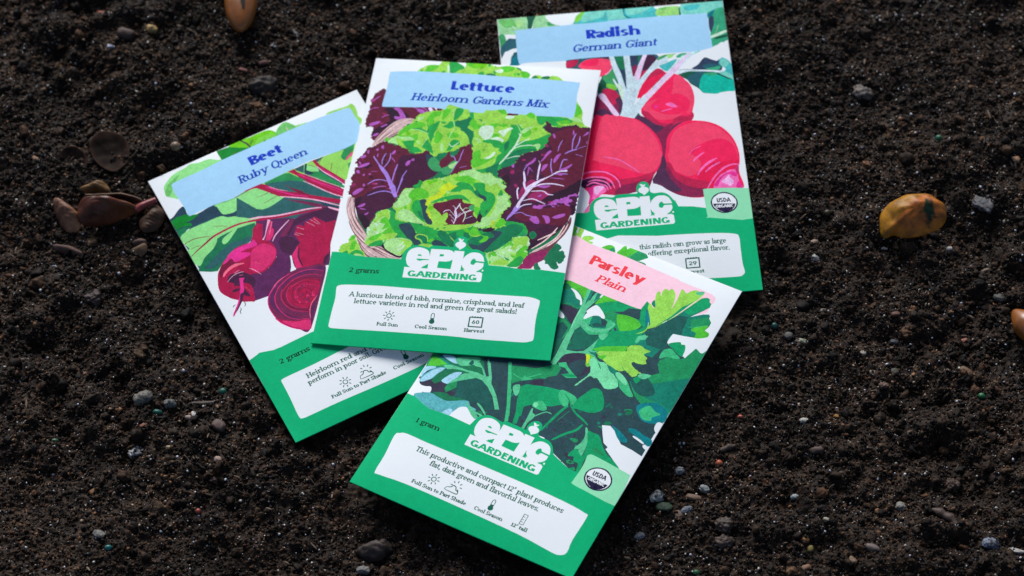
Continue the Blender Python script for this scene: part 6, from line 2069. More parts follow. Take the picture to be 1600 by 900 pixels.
# part, ink, text, x0, x1, baseline, cap height, style
TEXT = {
 'let': [('title_label', 'B', 'Lettuce', 298, 532, 132, 41, TITLE), ('title_label', 'I', 'Heirloom Gardens Mix', 162, 660, 190, 34, SUBT),
         ('green_band', 'k', '2 grams', 77, 184, 948, 21, BODY), ('info_panel', 'T', 'A luscious blend of bibb, romaine, crisphead, and leaf', 97, 708, 1048, 20, BODY),
         ('info_panel', 'T', 'lettuce varieties in red and green for great salads!', 118, 686, 1075, 20, BODY), ('info_panel', 'T', 'Full Sun', 213, 288, 1158, 14, ICON),
         ('info_panel', 'T', 'Cool Season', 346, 458, 1158, 14, ICON), ('info_panel', 'T', 'Harvest', 517, 588, 1159, 14, ICON), ('info_panel', 'T', '60', 539, 566, 1126, 16, NUM)],
 'beet': [('title_label', 'B', 'Beet', 347, 478, 128, 41, TITLE), ('title_label', 'I', 'Ruby Queen', 280, 547, 183, 34, SUBT[:3] + (0.12,)),
          ('green_band', 'k', '2 grams', 86, 199, 942, 21, BODY), ('info_panel', 'T', 'Heirloom red and amo', 142, 432, 1040, 20, BODY),
          ('info_panel', 'T', 'perform in poor soil. Great', 135, 438, 1066, 20, BODY), ('info_panel', 'T', 'Full Sun to Part Shade', 181, 385, 1153, 14, ICON), ('info_panel', 'T', 'Cool Season', 413, 527, 1153, 14, ICON)],
 'rad': [('title_label', 'B', 'Radish', 315, 514, 128, 41, TITLE), ('title_label', 'I', 'German Giant', 261, 568, 184, 34, SUBT),
         ('info_panel', 'T', 'this radish can grow as large', 421, 723, 1048, 20, BODY), ('info_panel', 'T', 'offering exceptional flavor.', 448, 731, 1077, 20, BODY),
         ('info_panel', 'T', 'Harvest', 560, 635, 1160, 14, ICON), ('info_panel', 'T', '29', 584, 613, 1128, 16, NUM),
         ('organic_badge', 'navy', 'USDA', 708, 757, 880, 18, SANS), ('organic_badge', 'w', 'ORGANIC', 702, 765, 902, 12, SANS)],
 'par': [('title_label', 'R', 'Parsley', 302, 513, 127, 41, TITLE), ('title_label', 'R', 'Plain', 357, 471, 184, 31, SUBT),
         ('green_band', 'k', '1 gram', 84, 173, 950, 20, BODY), ('info_panel', 'T', 'This productive and compact 12" plant produces', 139, 690, 1049, 20, BODY),
         ('info_panel', 'T', 'flat, dark green and flavorful leaves.', 208, 615, 1078, 20, BODY), ('info_panel', 'T', 'Full Sun to Part Shade', 186, 390, 1160, 14, ICON),
         ('info_panel', 'T', 'Cool Season', 421, 526, 1160, 14, ICON), ('info_panel', 'T', '12" tall', 560, 618, 1162, 14, ICON),
         ('organic_badge', 'navy', 'USDA', 708, 757, 877, 18, SANS), ('organic_badge', 'w', 'ORGANIC', 702, 765, 899, 12, SANS)],
}
ICONS = {'let': [(sun_icon, 250, 1116), (thermo_icon, 401, 1116), (calendar_icon, 552, 1118)],
         'beet': [(sun_icon, 247, 1115), (cloud_icon, 321, 1118), (thermo_icon, 470, 1115)],
         'rad': [(calendar_icon, 598, 1119)],
         'par': [(sun_icon, 249, 1118), (cloud_icon, 321, 1122), (thermo_icon, 469, 1121), (ruler_icon, 588, 1124)]}

# ------------------------------------------------------------------ paper material: ink colour from the print, fine halftone grain
M_PRINT, nt, b = material("printed_paper")
at = node(nt, "ShaderNodeAttribute"); at.attribute_name = "print"
tc = node(nt, "ShaderNodeTexCoord")
gn = node(nt, "ShaderNodeTexNoise", Scale=1500.0, Detail=3.0, Roughness=0.7); nt.links.new(tc.outputs["Object"], gn.inputs["Vector"])
g2 = node(nt, "ShaderNodeTexNoise", Scale=330.0, Detail=5.0, Roughness=0.65); nt.links.new(tc.outputs["Object"], g2.inputs["Vector"])
hs = node(nt, "ShaderNodeHueSaturation")
mr = node(nt, "ShaderNodeMapRange"); mr.inputs[1].default_value = 0.3; mr.inputs[2].default_value = 0.7; mr.inputs[3].default_value = 0.60; mr.inputs[4].default_value = 1.36
ad = node(nt, "ShaderNodeMath", operation='MULTIPLY_ADD'); nt.links.new(g2.outputs["Fac"], ad.inputs[0]); ad.inputs[1].default_value = 0.45
ml = node(nt, "ShaderNodeMath", operation='MULTIPLY'); nt.links.new(gn.outputs["Fac"], ml.inputs[0]); ml.inputs[1].default_value = 0.55
nt.links.new(ml.outputs[0], ad.inputs[2]); nt.links.new(ad.outputs[0], mr.inputs[0])
nt.links.new(at.outputs["Color"], hs.inputs["Color"])
gr = node(nt, "ShaderNodeMix"); gr.data_type = 'FLOAT'      # grain shows in the inked areas, hardly on bare paper
ga = node(nt, "ShaderNodeAttribute"); ga.attribute_name = "grain"
nt.links.new(ga.outputs["Fac"], gr.inputs[0]); gr.inputs[2].default_value = 1.0; nt.links.new(mr.outputs[0], gr.inputs[3])
nt.links.new(gr.outputs[0], hs.inputs["Value"])
nt.links.new(hs.outputs[0], b.inputs["Base Color"])
b.inputs["Roughness"].default_value = 0.6; b.inputs["Specular IOR Level"].default_value = 0.04
fb = node(nt, "ShaderNodeTexNoise", Scale=900.0, Detail=5.0); nt.links.new(tc.outputs["Object"], fb.inputs["Vector"])
wb = node(nt, "ShaderNodeTexNoise", Scale=28.0, Detail=2.0); nt.links.new(tc.outputs["Object"], wb.inputs["Vector"])
b1 = node(nt, "ShaderNodeBump", Strength=0.25, Distance=0.00006); nt.links.new(fb.outputs["Fac"], b1.inputs["Height"])
b2 = node(nt, "ShaderNodeBump", Strength=0.5, Distance=0.0006); nt.links.new(wb.outputs["Fac"], b2.inputs["Height"]); nt.links.new(b1.outputs[0], b2.inputs["Normal"])
nt.links.new(b2.outputs[0], b.inputs["Normal"])

def winding(poly, P):
    """points of P inside poly (nonzero winding)"""
    w = np.zeros(len(P), int); x, y = P[:, 0], P[:, 1]
    A = poly; B = np.roll(poly, -1, 0)
    for (ax, ay), (bx, by) in zip(A, B):
        if ay == by: continue
        cr = (bx - ax) * (y - ay) - (x - ax) * (by - ay)
        up = (ay <= y) & (by > y) & (cr > 0); dn = (ay > y) & (by <= y) & (cr < 0)
        w += up; w -= dn
    return w != 0

UW, UH = PW * 1e4, PH * 1e4
GRAIN = {'r': 0.6, 'r6': 0.55, 'r2': 0.7, 'h': 0.6, 'h2': 0.6, 'w': 0.06, 'b': 0.22, 'G': 0.3, 'pk': 0.25, 'mint': 0.2}
def front_z(u, v):
    """gently puffed paper front"""
    a = np.clip(1 - np.abs(2 * u / PW) ** 5, 0, 1); c = np.clip(1 - np.abs(2 * v / PH) ** 7, 0, 1)
    return 0.00125 * a * c - 0.0006 + 0.00016 * vnoise(u, v, 0.022, 31)

def build_packet(key, name, label):
    root = bpy.data.objects.new(name, None); col.objects.link(root)
    root.empty_display_size = 0.01
    o, eu, ev = axes(key)
    eu = eu / np.linalg.norm(eu); en = np.cross(eu, ev); en /= np.linalg.norm(en); ev = np.cross(en, eu)
    root.matrix_world = Matrix(((eu[0], ev[0], en[0], o[0]), (eu[1], ev[1], en[1], o[1]), (eu[2], ev[2], en[2], o[2]), (0, 0, 0, 1)))
    tag(root, label, "seed packet", "seed packets fanned out on the soil")
    # gather printed shapes, bottom to top: (part, colour, outline)
    shp = []
    items = parse(ART[key]); last_i = max(i for i, (f, p) in enumerate(items) if f[0] == 'i')
    for i, (f, p) in enumerate(items):
        part = 'info_panel' if i == last_i else PARTN[f[0]]
        if f[2] == 'p' and part in ('title_label', 'info_panel', 'organic_badge'): p = catmull(p, True, 3)
        shp.append((part, f[1], shape(f[2], float(f[3]), p)))
    if key != 'beet':
        dx = {'let': 0, 'rad': 10, 'par': 6}[key]; dy = {'let': 0, 'rad': -2, 'par': 1}[key]
        for f, p in parse(LOGO): shp.append(('logo', f[0], shape(f[1], 2, p) + np.array([dx, dy])))
        for p in text_outlines('GARDENING', 284 + dx, 528 + dx, 951 + dy, 25, 21, 14, False): shp.append(('logo', 'G', p))
    if key in ('rad', 'par'):
        for f, p in parse(BADGE): shp.append(('organic_badge', f[0], p))
    for part, c, s, x0, x1, base, cap, st in TEXT[key]:
        for p in text_outlines(s, x0, x1, base, cap, *st): shp.append((part, c, p))
    for fn, cx, cy in ICONS[key]:
        for p in fn(cx, cy): shp.append(('info_panel', 'T', p))
    # one planar subdivision of the whole front; every triangle takes the topmost ink
    V = []; E = []
    def add(p, closed=True):
        n0 = len(V); V.extend(map(tuple, p)); k = len(p)
        E.extend((n0 + i, n0 + i + 1) for i in range(k - 1))
        if closed: E.append((n0 + k - 1, n0))
    gxn = (np.sin(np.linspace(-1, 1, 19) * math.pi / 2) + 1) / 2 * UW; gyn = (np.sin(np.linspace(-1, 1, 25) * math.pi / 2) + 1) / 2 * UH
    for x in gxn: add(np.array([(x, y) for y in gyn]), False)
    for y in gyn: add(np.array([(x, y) for x in gxn]), False)
    for part, c, p in shp:
        q = p + np.random.default_rng(len(p)).uniform(-.01, .01, p.shape)
        add(q)
    r = delaunay_2d_cdt([Vector(v) for v in V], E, [], 0, 1e-3)
    vs = np.array([v[:] for v in r[0]]); fs = np.array([list(f) for f in r[2]], dtype=np.int64)
    cen = vs[fs].mean(1)
    e1 = vs[fs[:, 1]] - vs[fs[:, 0]]; e2 = vs[fs[:, 2]] - vs[fs[:, 0]]
    area = e1[:, 0] * e2[:, 1] - e1[:, 1] * e2[:, 0]
    ok = (cen[:, 0] > 0) & (cen[:, 0] < UW) & (cen[:, 1] > 0) & (cen[:, 1] < UH) & (np.abs(area) > 1e-7)
    fs, cen, area = fs[ok], cen[ok], area[ok]
    fs[area > 0] = fs[area > 0][:, ::-1]            # y is down on the print, so that normals face up
    own = np.full(len(fs), -1)
    for i in range(len(shp) - 1, -1, -1):
        p = shp[i][2]; lo, hi = p.min(0), p.max(0)
        cand = np.where((own < 0) & (cen[:, 0] >= lo[0]) & (cen[:, 0] <= hi[0]) & (cen[:, 1] >= lo[1]) & (cen[:, 1] <= hi[1]))[0]
        if len(cand): own[cand[winding(p, cen[cand])]] = i
    # white areas of the picture are bare paper
    part_of = np.array([('envelope' if i < 0 else shp[i][0]) for i in own])
    cols = np.array([ink('w') if i < 0 else ink(shp[i][1]) for i in own])
    grn = np.array([GRAIN['w'] if i < 0 else GRAIN.get(shp[i][1], 1.0) for i in own])
    U = (vs[:, 0] - UW / 2) * 1e-4; W_ = (UH / 2 - vs[:, 1]) * 1e-4
    P3 = np.stack([U, W_, front_z(U, W_)], 1)
    for part in ('envelope', 'illustration', 'title_label', 'green_band', 'logo', 'info_panel', 'organic_badge'):
        sel = part_of == part
        if not sel.any(): continue
        f = fs[sel]; used, inv = np.unique(f, return_inverse=True)
        v3 = P3[used]; f2 = inv.reshape(-1, 3); c = cols[sel]; g = grn[sel]
        if part == 'envelope':                       # back and folded edges of the paper bag
            n = 24; ring = []
            for (x0, y0), (x1, y1) in (((-1, -1), (1, -1)), ((1, -1), (1, 1)), ((1, 1), (-1, 1)), ((-1, 1), (-1, -1))):
                for k in range(n): s = k / n; ring.append(((x0 + (x1 - x0) * s) * PW / 2, (y0 + (y1 - y0) * s) * PH / 2))
            ring = np.array(ring); N = len(ring); n0 = len(v3)
            top = np.column_stack([ring, front_z(ring[:, 0], ring[:, 1])]); mid = top.copy(); mid[:, :2] *= 1.0022; mid[:, 2] -= 0.00018
            low = top.copy(); low[:, 2] -= 0.0005; inn = low.copy(); inn[:, :2] *= 0.8; inn[:, 2] -= 0.0005
            v3 = np.vstack([v3, top, mid, low, inn, [[0, 0, -0.0011]]])
            ex = []
            for k in range(N):
                k2 = (k + 1) % N
                for a_, b_ in ((0, 1), (1, 2), (2, 3)):
                    A = n0 + a_ * N; B = n0 + b_ * N
                    ex += [(A + k, B + k, B + k2), (A + k, B + k2, A + k2)]
                ex.append((n0 + 3 * N + k, n0 + 4 * N, n0 + 3 * N + k2))
            edge_c = [ink('G') if v3[t_[0]][1] < -PH / 2 * 0.58 and t_[0] < n0 + 2 * N else ink('w') for t_ in ex]
            f2 = np.vstack([f2, np.array(ex)]); c = np.vstack([c, np.array(edge_c)]); g = np.concatenate([g, np.full(len(ex), 0.1)])
        ob = mesh_obj(part, v3, f2, M_PRINT, root, smooth=True)
        me = ob.data
        a_ = me.attributes.new("print", 'FLOAT_COLOR', 'FACE'); c4 = np.ones((len(c), 4), np.float32); c4[:, :3] = c
        a_.data.foreach_set("color", c4.ravel())
        a_ = me.attributes.new("grain", 'FLOAT', 'FACE'); a_.data.foreach_set("value", g.astype(np.float32))
    return root

build_packet('beet', "seed_packet", "seed packet headed Beet, with ruby roots and a sliced root, left in the fan")
build_packet('rad', "seed_packet", "seed packet headed Radish, with round red radishes, at the top right of the fan")
build_packet('par', "seed_packet", "seed packet with a pink title label headed Parsley, lowest in the fan")
build_packet('let', "seed_packet", "seed packet headed Lettuce, with a basket of green and purple heads, lying on top")

# ------------------------------------------------------------------ things lying in the soil: position, width in metres, proportions, turn, colour
BITS = [
 ('pebble', 'pebble', 'pebble', "grey speckled stone, largest of the stones left of the Beet packet's lower corner", -0.12438, -0.04619, 0.00590, (1, 0.8, 0.8), 20, (120, 118, 116), 'speck'),
 ('pebble', 'pebble', 'pebble', 'grey oval stone just right of the large speckled stone', -0.11562, -0.04734, 0.00436, (1, 0.75, 0.7), 10, (135, 138, 140), 'speck'),
 ('pebble', 'pebble', 'pebble', 'pale blue-white pebble with dark pits, alone in the lower left soil', -0.12605, -0.06449, 0.00563, (1, 0.62, 0.6), 40, (185, 188, 200), 'pit'),
 ('pebble', 'pebble', 'pebble', 'small clean white pebble below the curved twig', -0.10736, -0.05104, 0.00196, (1, 1.1, 0.8), 0, (205, 205, 215), ''),
 ('pebble', 'pebble', 'pebble', 'pinkish-white pebble touching the small white pebble below the twig', -0.10899, -0.05255, 0.00239, (1, 0.8, 0.7), -20, (165, 150, 148), ''),
 ('pellet', 'fertilizer_pellet', 'pellet', 'teal green pellet right beneath the large speckled stone', -0.11949, -0.05088, 0.00327, (1, 0.7, 0.7), -10, (20, 105, 90), ''),
 ('pellet', 'fertilizer_pellet', 'pellet', 'teal green pellet above the curved twig', -0.09790, -0.04243, 0.00262, (1, 0.9, 0.8), 0, (15, 110, 88), ''),
 ('pellet', 'fertilizer_pellet', 'pellet', 'bright teal pellet at the bottom left, left of the brown clod', -0.13173, -0.10352, 0.00255, (1, 0.75, 0.8), 10, (25, 125, 120), ''),
 ('pellet', 'fertilizer_pellet', 'pellet', 'dull green pellet farthest left, above the amber crumb', -0.15408, -0.05884, 0.00284, (1, 0.6, 0.6), 0, (40, 95, 60), ''),
 ('pellet', 'fertilizer_pellet', 'pellet', 'dark teal pellet beside a pale flake, right of the Parsley packet', 0.08975, -0.01860, 0.00242, (1, 1, 0.9), 0, (14, 85, 72), ''),
 ('pellet', 'fertilizer_pellet', 'pellet', 'green pellet at the far right below the amber curl', 0.15851, -0.04553, 0.00262, (1, 0.9, 0.8), -10, (25, 110, 60), ''),
 ('pellet', 'fertilizer_pellet', 'pellet', 'green pellet above and right of the yellow leaf', 0.15219, 0.05985, 0.00254, (1, 1, 0.9), 0, (35, 110, 75), ''),
 ('pellet', 'fertilizer_pellet', 'pellet', 'green pellet cut by the bottom edge, right of the Parsley packet', 0.05974, -0.11308, 0.00251, (1, 0.9, 0.8), 0, (45, 105, 60), ''),
 ('pellet', 'fertilizer_pellet', 'pellet', "orange-red round pellet near the Parsley packet's right edge", 0.06883, -0.07204, 0.00256, (1, 1, 0.9), 0, (200, 95, 55), ''),
 ('pellet', 'fertilizer_pellet', 'pellet', 'small coral red pellet above the orange-red round pellet', 0.07658, -0.05465, 0.00215, (1, 0.7, 0.7), 0, (215, 100, 80), ''),
 ('pellet', 'fertilizer_pellet', 'pellet', 'small red pellet in the lower left soil, below the Beet packet', -0.10348, -0.08883, 0.00192, (1, 1, 0.9), 0, (175, 75, 60), ''),
 ('pellet', 'fertilizer_pellet', 'pellet', "tan round pellet above the Beet packet's green-edged top", -0.12030, 0.05899, 0.00393, (1, 0.9, 0.9), 0, (140, 110, 88), ''),
 ('pellet', 'fertilizer_pellet', 'pellet', 'olive brown pellet left of the yellow leaf', 0.11093, 0.02956, 0.00271, (1, 0.9, 0.9), 0, (75, 62, 35), ''),
 ('chip', 'bark_chip', 'bark chip', 'salmon pink chip left of the seed pod at the right edge', 0.15511, -0.02089, 0.00244, (0.7, 1.2, 0.6), -70, (195, 120, 95), ''),
 ('chip', 'bark_chip', 'bark chip', 'reddish brown chip between the Radish packet and the right edge', 0.13207, -0.01212, 0.00333, (1, 0.5, 0.5), 5, (125, 80, 62), ''),
 ('chip', 'bark_chip', 'bark chip', 'orange chip under the teal pellet at the left', -0.12365, -0.05618, 0.00326, (1, 0.45, 0.4), 30, (165, 100, 70), ''),
 ('chip', 'bark_chip', 'bark chip', 'small orange-red chip at the top left edge', -0.15241, 0.12295, 0.00336, (1, 0.7, 0.5), 15, (175, 85, 55), ''),
 ('chip', 'bark_chip', 'bark chip', 'small tan-orange chip above the dark curled leaves at left', -0.17033, 0.05560, 0.00302, (1, 0.6, 0.5), -30, (160, 110, 75), ''),
 ('chip', 'bark_chip', 'bark chip', 'red-brown chip below the top seed pod, right of it', -0.09083, 0.09759, 0.00423, (1, 0.5, 0.5), 10, (110, 60, 52), ''),
 ('chip', 'bark_chip', 'bark chip', 'thin red chip straight below the top seed pod', -0.09792, 0.09427, 0.00399, (1, 0.4, 0.4), -25, (140, 70, 58), ''),
 ('chip', 'bark_chip', 'bark chip', 'tan square chip of two near the right, beside the olive one', 0.12259, -0.03486, 0.00219, (1, 0.7, 0.5), -10, (150, 130, 105), ''),
 ('chip', 'bark_chip', 'bark chip', 'olive grey square chip right of the tan square chip', 0.12996, -0.03507, 0.00307, (1, 0.9, 0.5), 15, (85, 82, 68), ''),
 ('chip', 'bark_chip', 'bark chip', 'brown chip lying in the soil right of the Parsley packet', 0.10135, -0.06757, 0.00472, (1, 0.5, 0.5), 10, (98, 76, 64), ''),
 ('chip', 'bark_chip', 'bark chip', "split tan chip with pale fibres near the Parsley packet's lower right edge", 0.05990, -0.08478, 0.00551, (1, 0.4, 0.45), -15, (140, 105, 82), ''),
 ('chip', 'bark_chip', 'bark chip', 'tan rounded chip next to the moss tuft', 0.05486, -0.09097, 0.00317, (1, 0.9, 0.6), -60, (135, 110, 92), ''),
 ('chip', 'bark_chip', 'bark chip', 'pale tan chip at the bottom edge, nearest the bottom pink flake', 0.11069, -0.10980, 0.00294, (1, 0.8, 0.6), -40, (165, 130, 100), ''),
 ('chip', 'bark_chip', 'bark chip', 'pinkish grey flat flake near the bottom right', 0.11694, -0.10654, 0.00505, (1, 0.5, 0.4), -20, (120, 102, 95), ''),
 ('chip', 'bark_chip', 'bark chip', 'orange-tan chip at the bottom edge below the yellow crumb', 0.09541, -0.11226, 0.00335, (1, 0.7, 0.5), 10, (150, 105, 75), ''),
 ('chip', 'bark_chip', 'bark chip', 'brown curled bark piece at the top left among tan specks', -0.14180, 0.11022, 0.00619, (0.6, 1.1, 0.6), 70, (95, 70, 60), ''),
 ('chip', 'bark_chip', 'bark chip', 'brown-pink crumbly lump right of the twig', -0.09838, -0.05651, 0.00520, (1, 0.8, 0.6), -30, (110, 82, 72), ''),
 ('stick', 'twig', 'twig', "long thin curved twig left of the Beet packet's lower corner", -0.10242, -0.04675, 0.01438, (1, 0.13, 0.12), -8, (95, 78, 64), ''),
 ('stick', 'twig', 'twig', "thick brown bark stick at the right of the Parsley packet's edge", 0.07139, -0.06645, 0.00685, (1, 0.3, 0.3), 18, (90, 70, 58), ''),
 ('stick', 'twig', 'twig', 'dark stick nearest the badge corner of the Parsley packet', 0.05585, -0.07966, 0.00722, (1, 0.22, 0.22), 28, (70, 56, 48), ''),
 ('stick', 'twig', 'twig', 'stubby brown bark stick in the lower right corner area', 0.14204, -0.09478, 0.01105, (1, 0.28, 0.28), -42, (88, 66, 54), ''),
 ('stick', 'twig', 'twig', 'grey wood sliver right of the top seed pod', -0.07967, 0.11096, 0.00568, (1, 0.25, 0.2), -58, (120, 118, 120), ''),
 ('pebble', 'pebble', 'pebble', "white pebble with grey side at the Parsley packet's lower right edge", 0.04768, -0.08486, 0.00466, (1, 0.75, 0.7), 15, (195, 205, 215), 'speck'),
 ('pebble', 'pebble', 'pebble', 'blue-grey pebble right of the moss tuft', 0.05742, -0.08956, 0.00317, (0.8, 1.2, 0.8), -75, (125, 134, 152), ''),
 ('pebble', 'pebble', 'pebble', 'pale grey pebble above the split tan chip', 0.06359, -0.08193, 0.00318, (0.8, 1.1, 0.8), 50, (150, 160, 170), ''),
 ('pebble', 'pebble', 'pebble', 'white and blue mineral lump left of the orange-red pellet', 0.05557, -0.07530, 0.00319, (1, 0.8, 0.8), 20, (165, 172, 185), 'speck'),
 ('pebble', 'pebble', 'pebble', 'round grey pebble alone in the lower right soil', 0.12786, -0.08865, 0.00362, (1, 0.9, 0.8), 0, (140, 140, 138), ''),
 ('pebble', 'pebble', 'pebble', 'sparkling blue and white mineral lump at the lower right', 0.15578, -0.10425, 0.00572, (1, 0.75, 0.7), -10, (120, 134, 165), 'pit'),
 ('pebble', 'pebble', 'pebble', 'elongated white flake at the right edge near the bottom', 0.16359, -0.10718, 0.00551, (1, 0.35, 0.4), -15, (200, 200, 205), ''),
 ('pebble', 'pebble', 'pebble', 'white pebble on the soil left of and below the yellow leaf', 0.10464, 0.00950, 0.00402, (1, 0.7, 0.7), -15, (205, 205, 205), 'speck'),
 ('pebble', 'pebble', 'pebble', 'pinkish cream pebble above that white pebble, left of the leaf', 0.10576, 0.01771, 0.00269, (0.9, 1.2, 0.8), -60, (170, 150, 140), ''),
 ('pebble', 'pebble', 'pebble', "white pebble beneath the yellow leaf's right side", 0.15297, 0.01549, 0.00203, (1, 1, 0.8), 0, (215, 215, 220), ''),
 ('pebble', 'pebble', 'pebble', "twin white grains at the yellow leaf's lower left tip", 0.13022, 0.01586, 0.00247, (1, 0.5, 0.5), 0, (205, 205, 210), ''),
 ('pebble', 'pebble', 'pebble', 'pale cluttered mineral lump above the yellow leaf, right of the Radish packet', 0.12694, 0.08188, 0.00699, (1, 0.8, 0.6), -20, (120, 110, 108), 'pit'),
 ('pebble', 'pebble', 'pebble', 'crinkled translucent grey lump right of the yellow leaf', 0.16607, 0.03306, 0.00776, (1, 0.75, 0.25), -30, (112, 114, 124), 'pit'),
 ('pebble', 'pebble', 'pebble', 'tan-orange nugget near the right edge above the grey lump', 0.17897, 0.05115, 0.00277, (1, 1, 0.8), 0, (180, 140, 110), ''),
 ('pebble', 'pebble', 'pebble', 'cream yellow nugget at the top left', -0.13224, 0.11181, 0.00381, (1, 0.8, 0.8), -10, (190, 160, 105), ''),
 ('pebble', 'pebble', 'pebble', 'bluish white pebble left of the brown curled bark piece', -0.14759, 0.10568, 0.00262, (1, 0.8, 0.7), 0, (175, 180, 210), ''),
 ('pebble', 'pebble', 'pebble', 'white pebble in the soil right of the Parsley packet', 0.11986, -0.02713, 0.00242, (1, 0.8, 0.7), -30, (190, 185, 180), ''),
 ('pebble', 'pebble', 'pebble', 'dark blue pebble near the reddish brown chip at right', 0.13119, -0.02155, 0.00287, (1, 0.8, 0.7), -10, (52, 56, 70), ''),
 ('pebble', 'pebble', 'pebble', 'pinkish brown pebble below the two square chips', 0.12582, -0.04124, 0.00327, (1, 0.7, 0.7), 0, (120, 92, 82), ''),
 ('pebble', 'pebble', 'pebble', 'pale green-white crumbled flake beside the dark teal pellet', 0.09861, -0.02473, 0.00395, (1, 0.6, 0.4), -10, (165, 172, 150), 'pit'),
 ('pebble', 'pebble', 'pebble', 'grey angular pebble between dark teal pellet and pale flake', 0.09433, -0.02321, 0.00285, (1, 1, 0.7), -40, (95, 95, 98), ''),
 ('pebble', 'pebble', 'pebble', 'grey pebble near the right edge, above the seed pod', 0.16855, -0.00506, 0.00403, (1, 0.7, 0.6), -30, (66, 66, 68), ''),
 ('pebble', 'pebble', 'pebble', 'grey-white broken pebble at the bottom left, below the amber crumb', -0.13531, -0.09818, 0.00405, (1, 0.7, 0.6), -20, (125, 125, 128), 'speck'),
 ('pebble', 'pebble', 'pebble', 'cream pebble right of the blue-white pitted pebble', -0.11416, -0.06565, 0.00259, (1, 0.6, 0.6), -20, (165, 155, 135), ''),
 ('pebble', 'pebble', 'pebble', "pink-white pebble under the Beet packet's lower corner", -0.09779, -0.07037, 0.00258, (0.9, 1, 0.8), 0, (175, 150, 145), ''),
 ('pebble', 'pebble', 'pebble', "blue-grey pebble right of the Parsley packet's bottom corner", 0.04185, -0.09891, 0.00315, (0.8, 1.2, 0.8), -60, (115, 124, 142), ''),
 ('pebble', 'pebble', 'pebble', 'pale grey pebble at the bottom edge left of the Parsley packet', -0.04853, -0.11000, 0.00419, (1, 0.7, 0.6), 0, (125, 125, 130), ''),
 ('pebble', 'pebble', 'pebble', 'white chip-like pebble near the bottom, left of the pinkish flake', 0.10265, -0.09547, 0.00233, (1, 0.6, 0.6), -10, (200, 198, 185), ''),
 ('pebble', 'pebble', 'pebble', 'white flat pebble right of the coral pellet', 0.09772, -0.05644, 0.00302, (1, 0.6, 0.5), -5, (190, 190, 190), ''),
 ('pebble', 'pebble', 'pebble', 'pale blue upright pebble in the soil left of the round grey one', 0.09338, -0.08507, 0.00234, (0.8, 1.3, 0.8), -80, (150, 165, 176), ''),
 ('clod', 'soil_clod', 'clod', 'rounded brown soil clod at the bottom, left of the Parsley packet', -0.04395, -0.10194, 0.00968, (1, 0.75, 0.75), 15, (72, 55, 48), ''),
 ('clod', 'soil_clod', 'clod', 'smooth brown clod at the lower right, upper of two stacked clods', 0.06893, -0.09591, 0.00569, (1, 0.85, 0.8), -20, (84, 64, 54), ''),
 ('clod', 'soil_clod', 'clod', 'smooth brown clod at the lower right, lower of two stacked clods', 0.06911, -0.10185, 0.00630, (1, 0.8, 0.8), 0, (90, 68, 58), ''),
 ('clod', 'soil_clod', 'clod', 'round brown clod near the right edge above the bark stick', 0.14522, -0.07974, 0.00514, (1, 0.85, 0.8), 0, (92, 66, 50), ''),
 ('clod', 'soil_clod', 'clod', 'small brown clod alone at the lower left', -0.09868, -0.07708, 0.00321, (1, 0.7, 0.7), 10, (98, 70, 56), ''),
 ('clod', 'soil_clod', 'clod', 'dark lumpy clod at the top, left of the Lettuce packet', -0.09060, 0.08732, 0.00935, (1, 0.7, 0.6), 0, (50, 36, 27), ''),
 ('clod', 'soil_clod', 'clod', "reddish brown clod left of the Beet packet's long edge", -0.14533, -0.00184, 0.00629, (1, 0.8, 0.8), 0, (72, 48, 42), ''),
 ('chip', 'amber_crumb', 'amber crumb', 'amber yellow crumb in the lower left soil', -0.13911, -0.08054, 0.00258, (1, 0.8, 0.6), 40, (145, 95, 40), ''),
 ('chip', 'amber_crumb', 'amber crumb', 'yellow-olive crumb at the bottom right', 0.09707, -0.10519, 0.00252, (0.8, 1, 0.7), 0, (145, 125, 50), ''),
 ('chip', 'amber_crumb', 'amber crumb', 'orange crumb just above the yellow-olive crumb', 0.09579, -0.10210, 0.00253, (1, 0.8, 0.7), -20, (165, 105, 45), ''),
 ('chip', 'amber_crumb', 'amber crumb', 'amber curled bit near the right edge, above the green pellet', 0.15424, -0.03550, 0.00483, (1, 0.6, 0.5), -40, (120, 85, 50), ''),
 ('chip', 'amber_crumb', 'amber crumb', 'amber speck right of the Parsley packet, below the pinkish pebble', 0.10933, -0.05243, 0.00195, (1, 0.7, 0.6), -10, (180, 125, 40), ''),
 ('chip', 'moss_tuft', 'moss', "green moss tuft at the Parsley packet's lower right edge", 0.05030, -0.08875, 0.00550, (1, 0.6, 0.35), -5, (42, 82, 48), 'pit'),
]
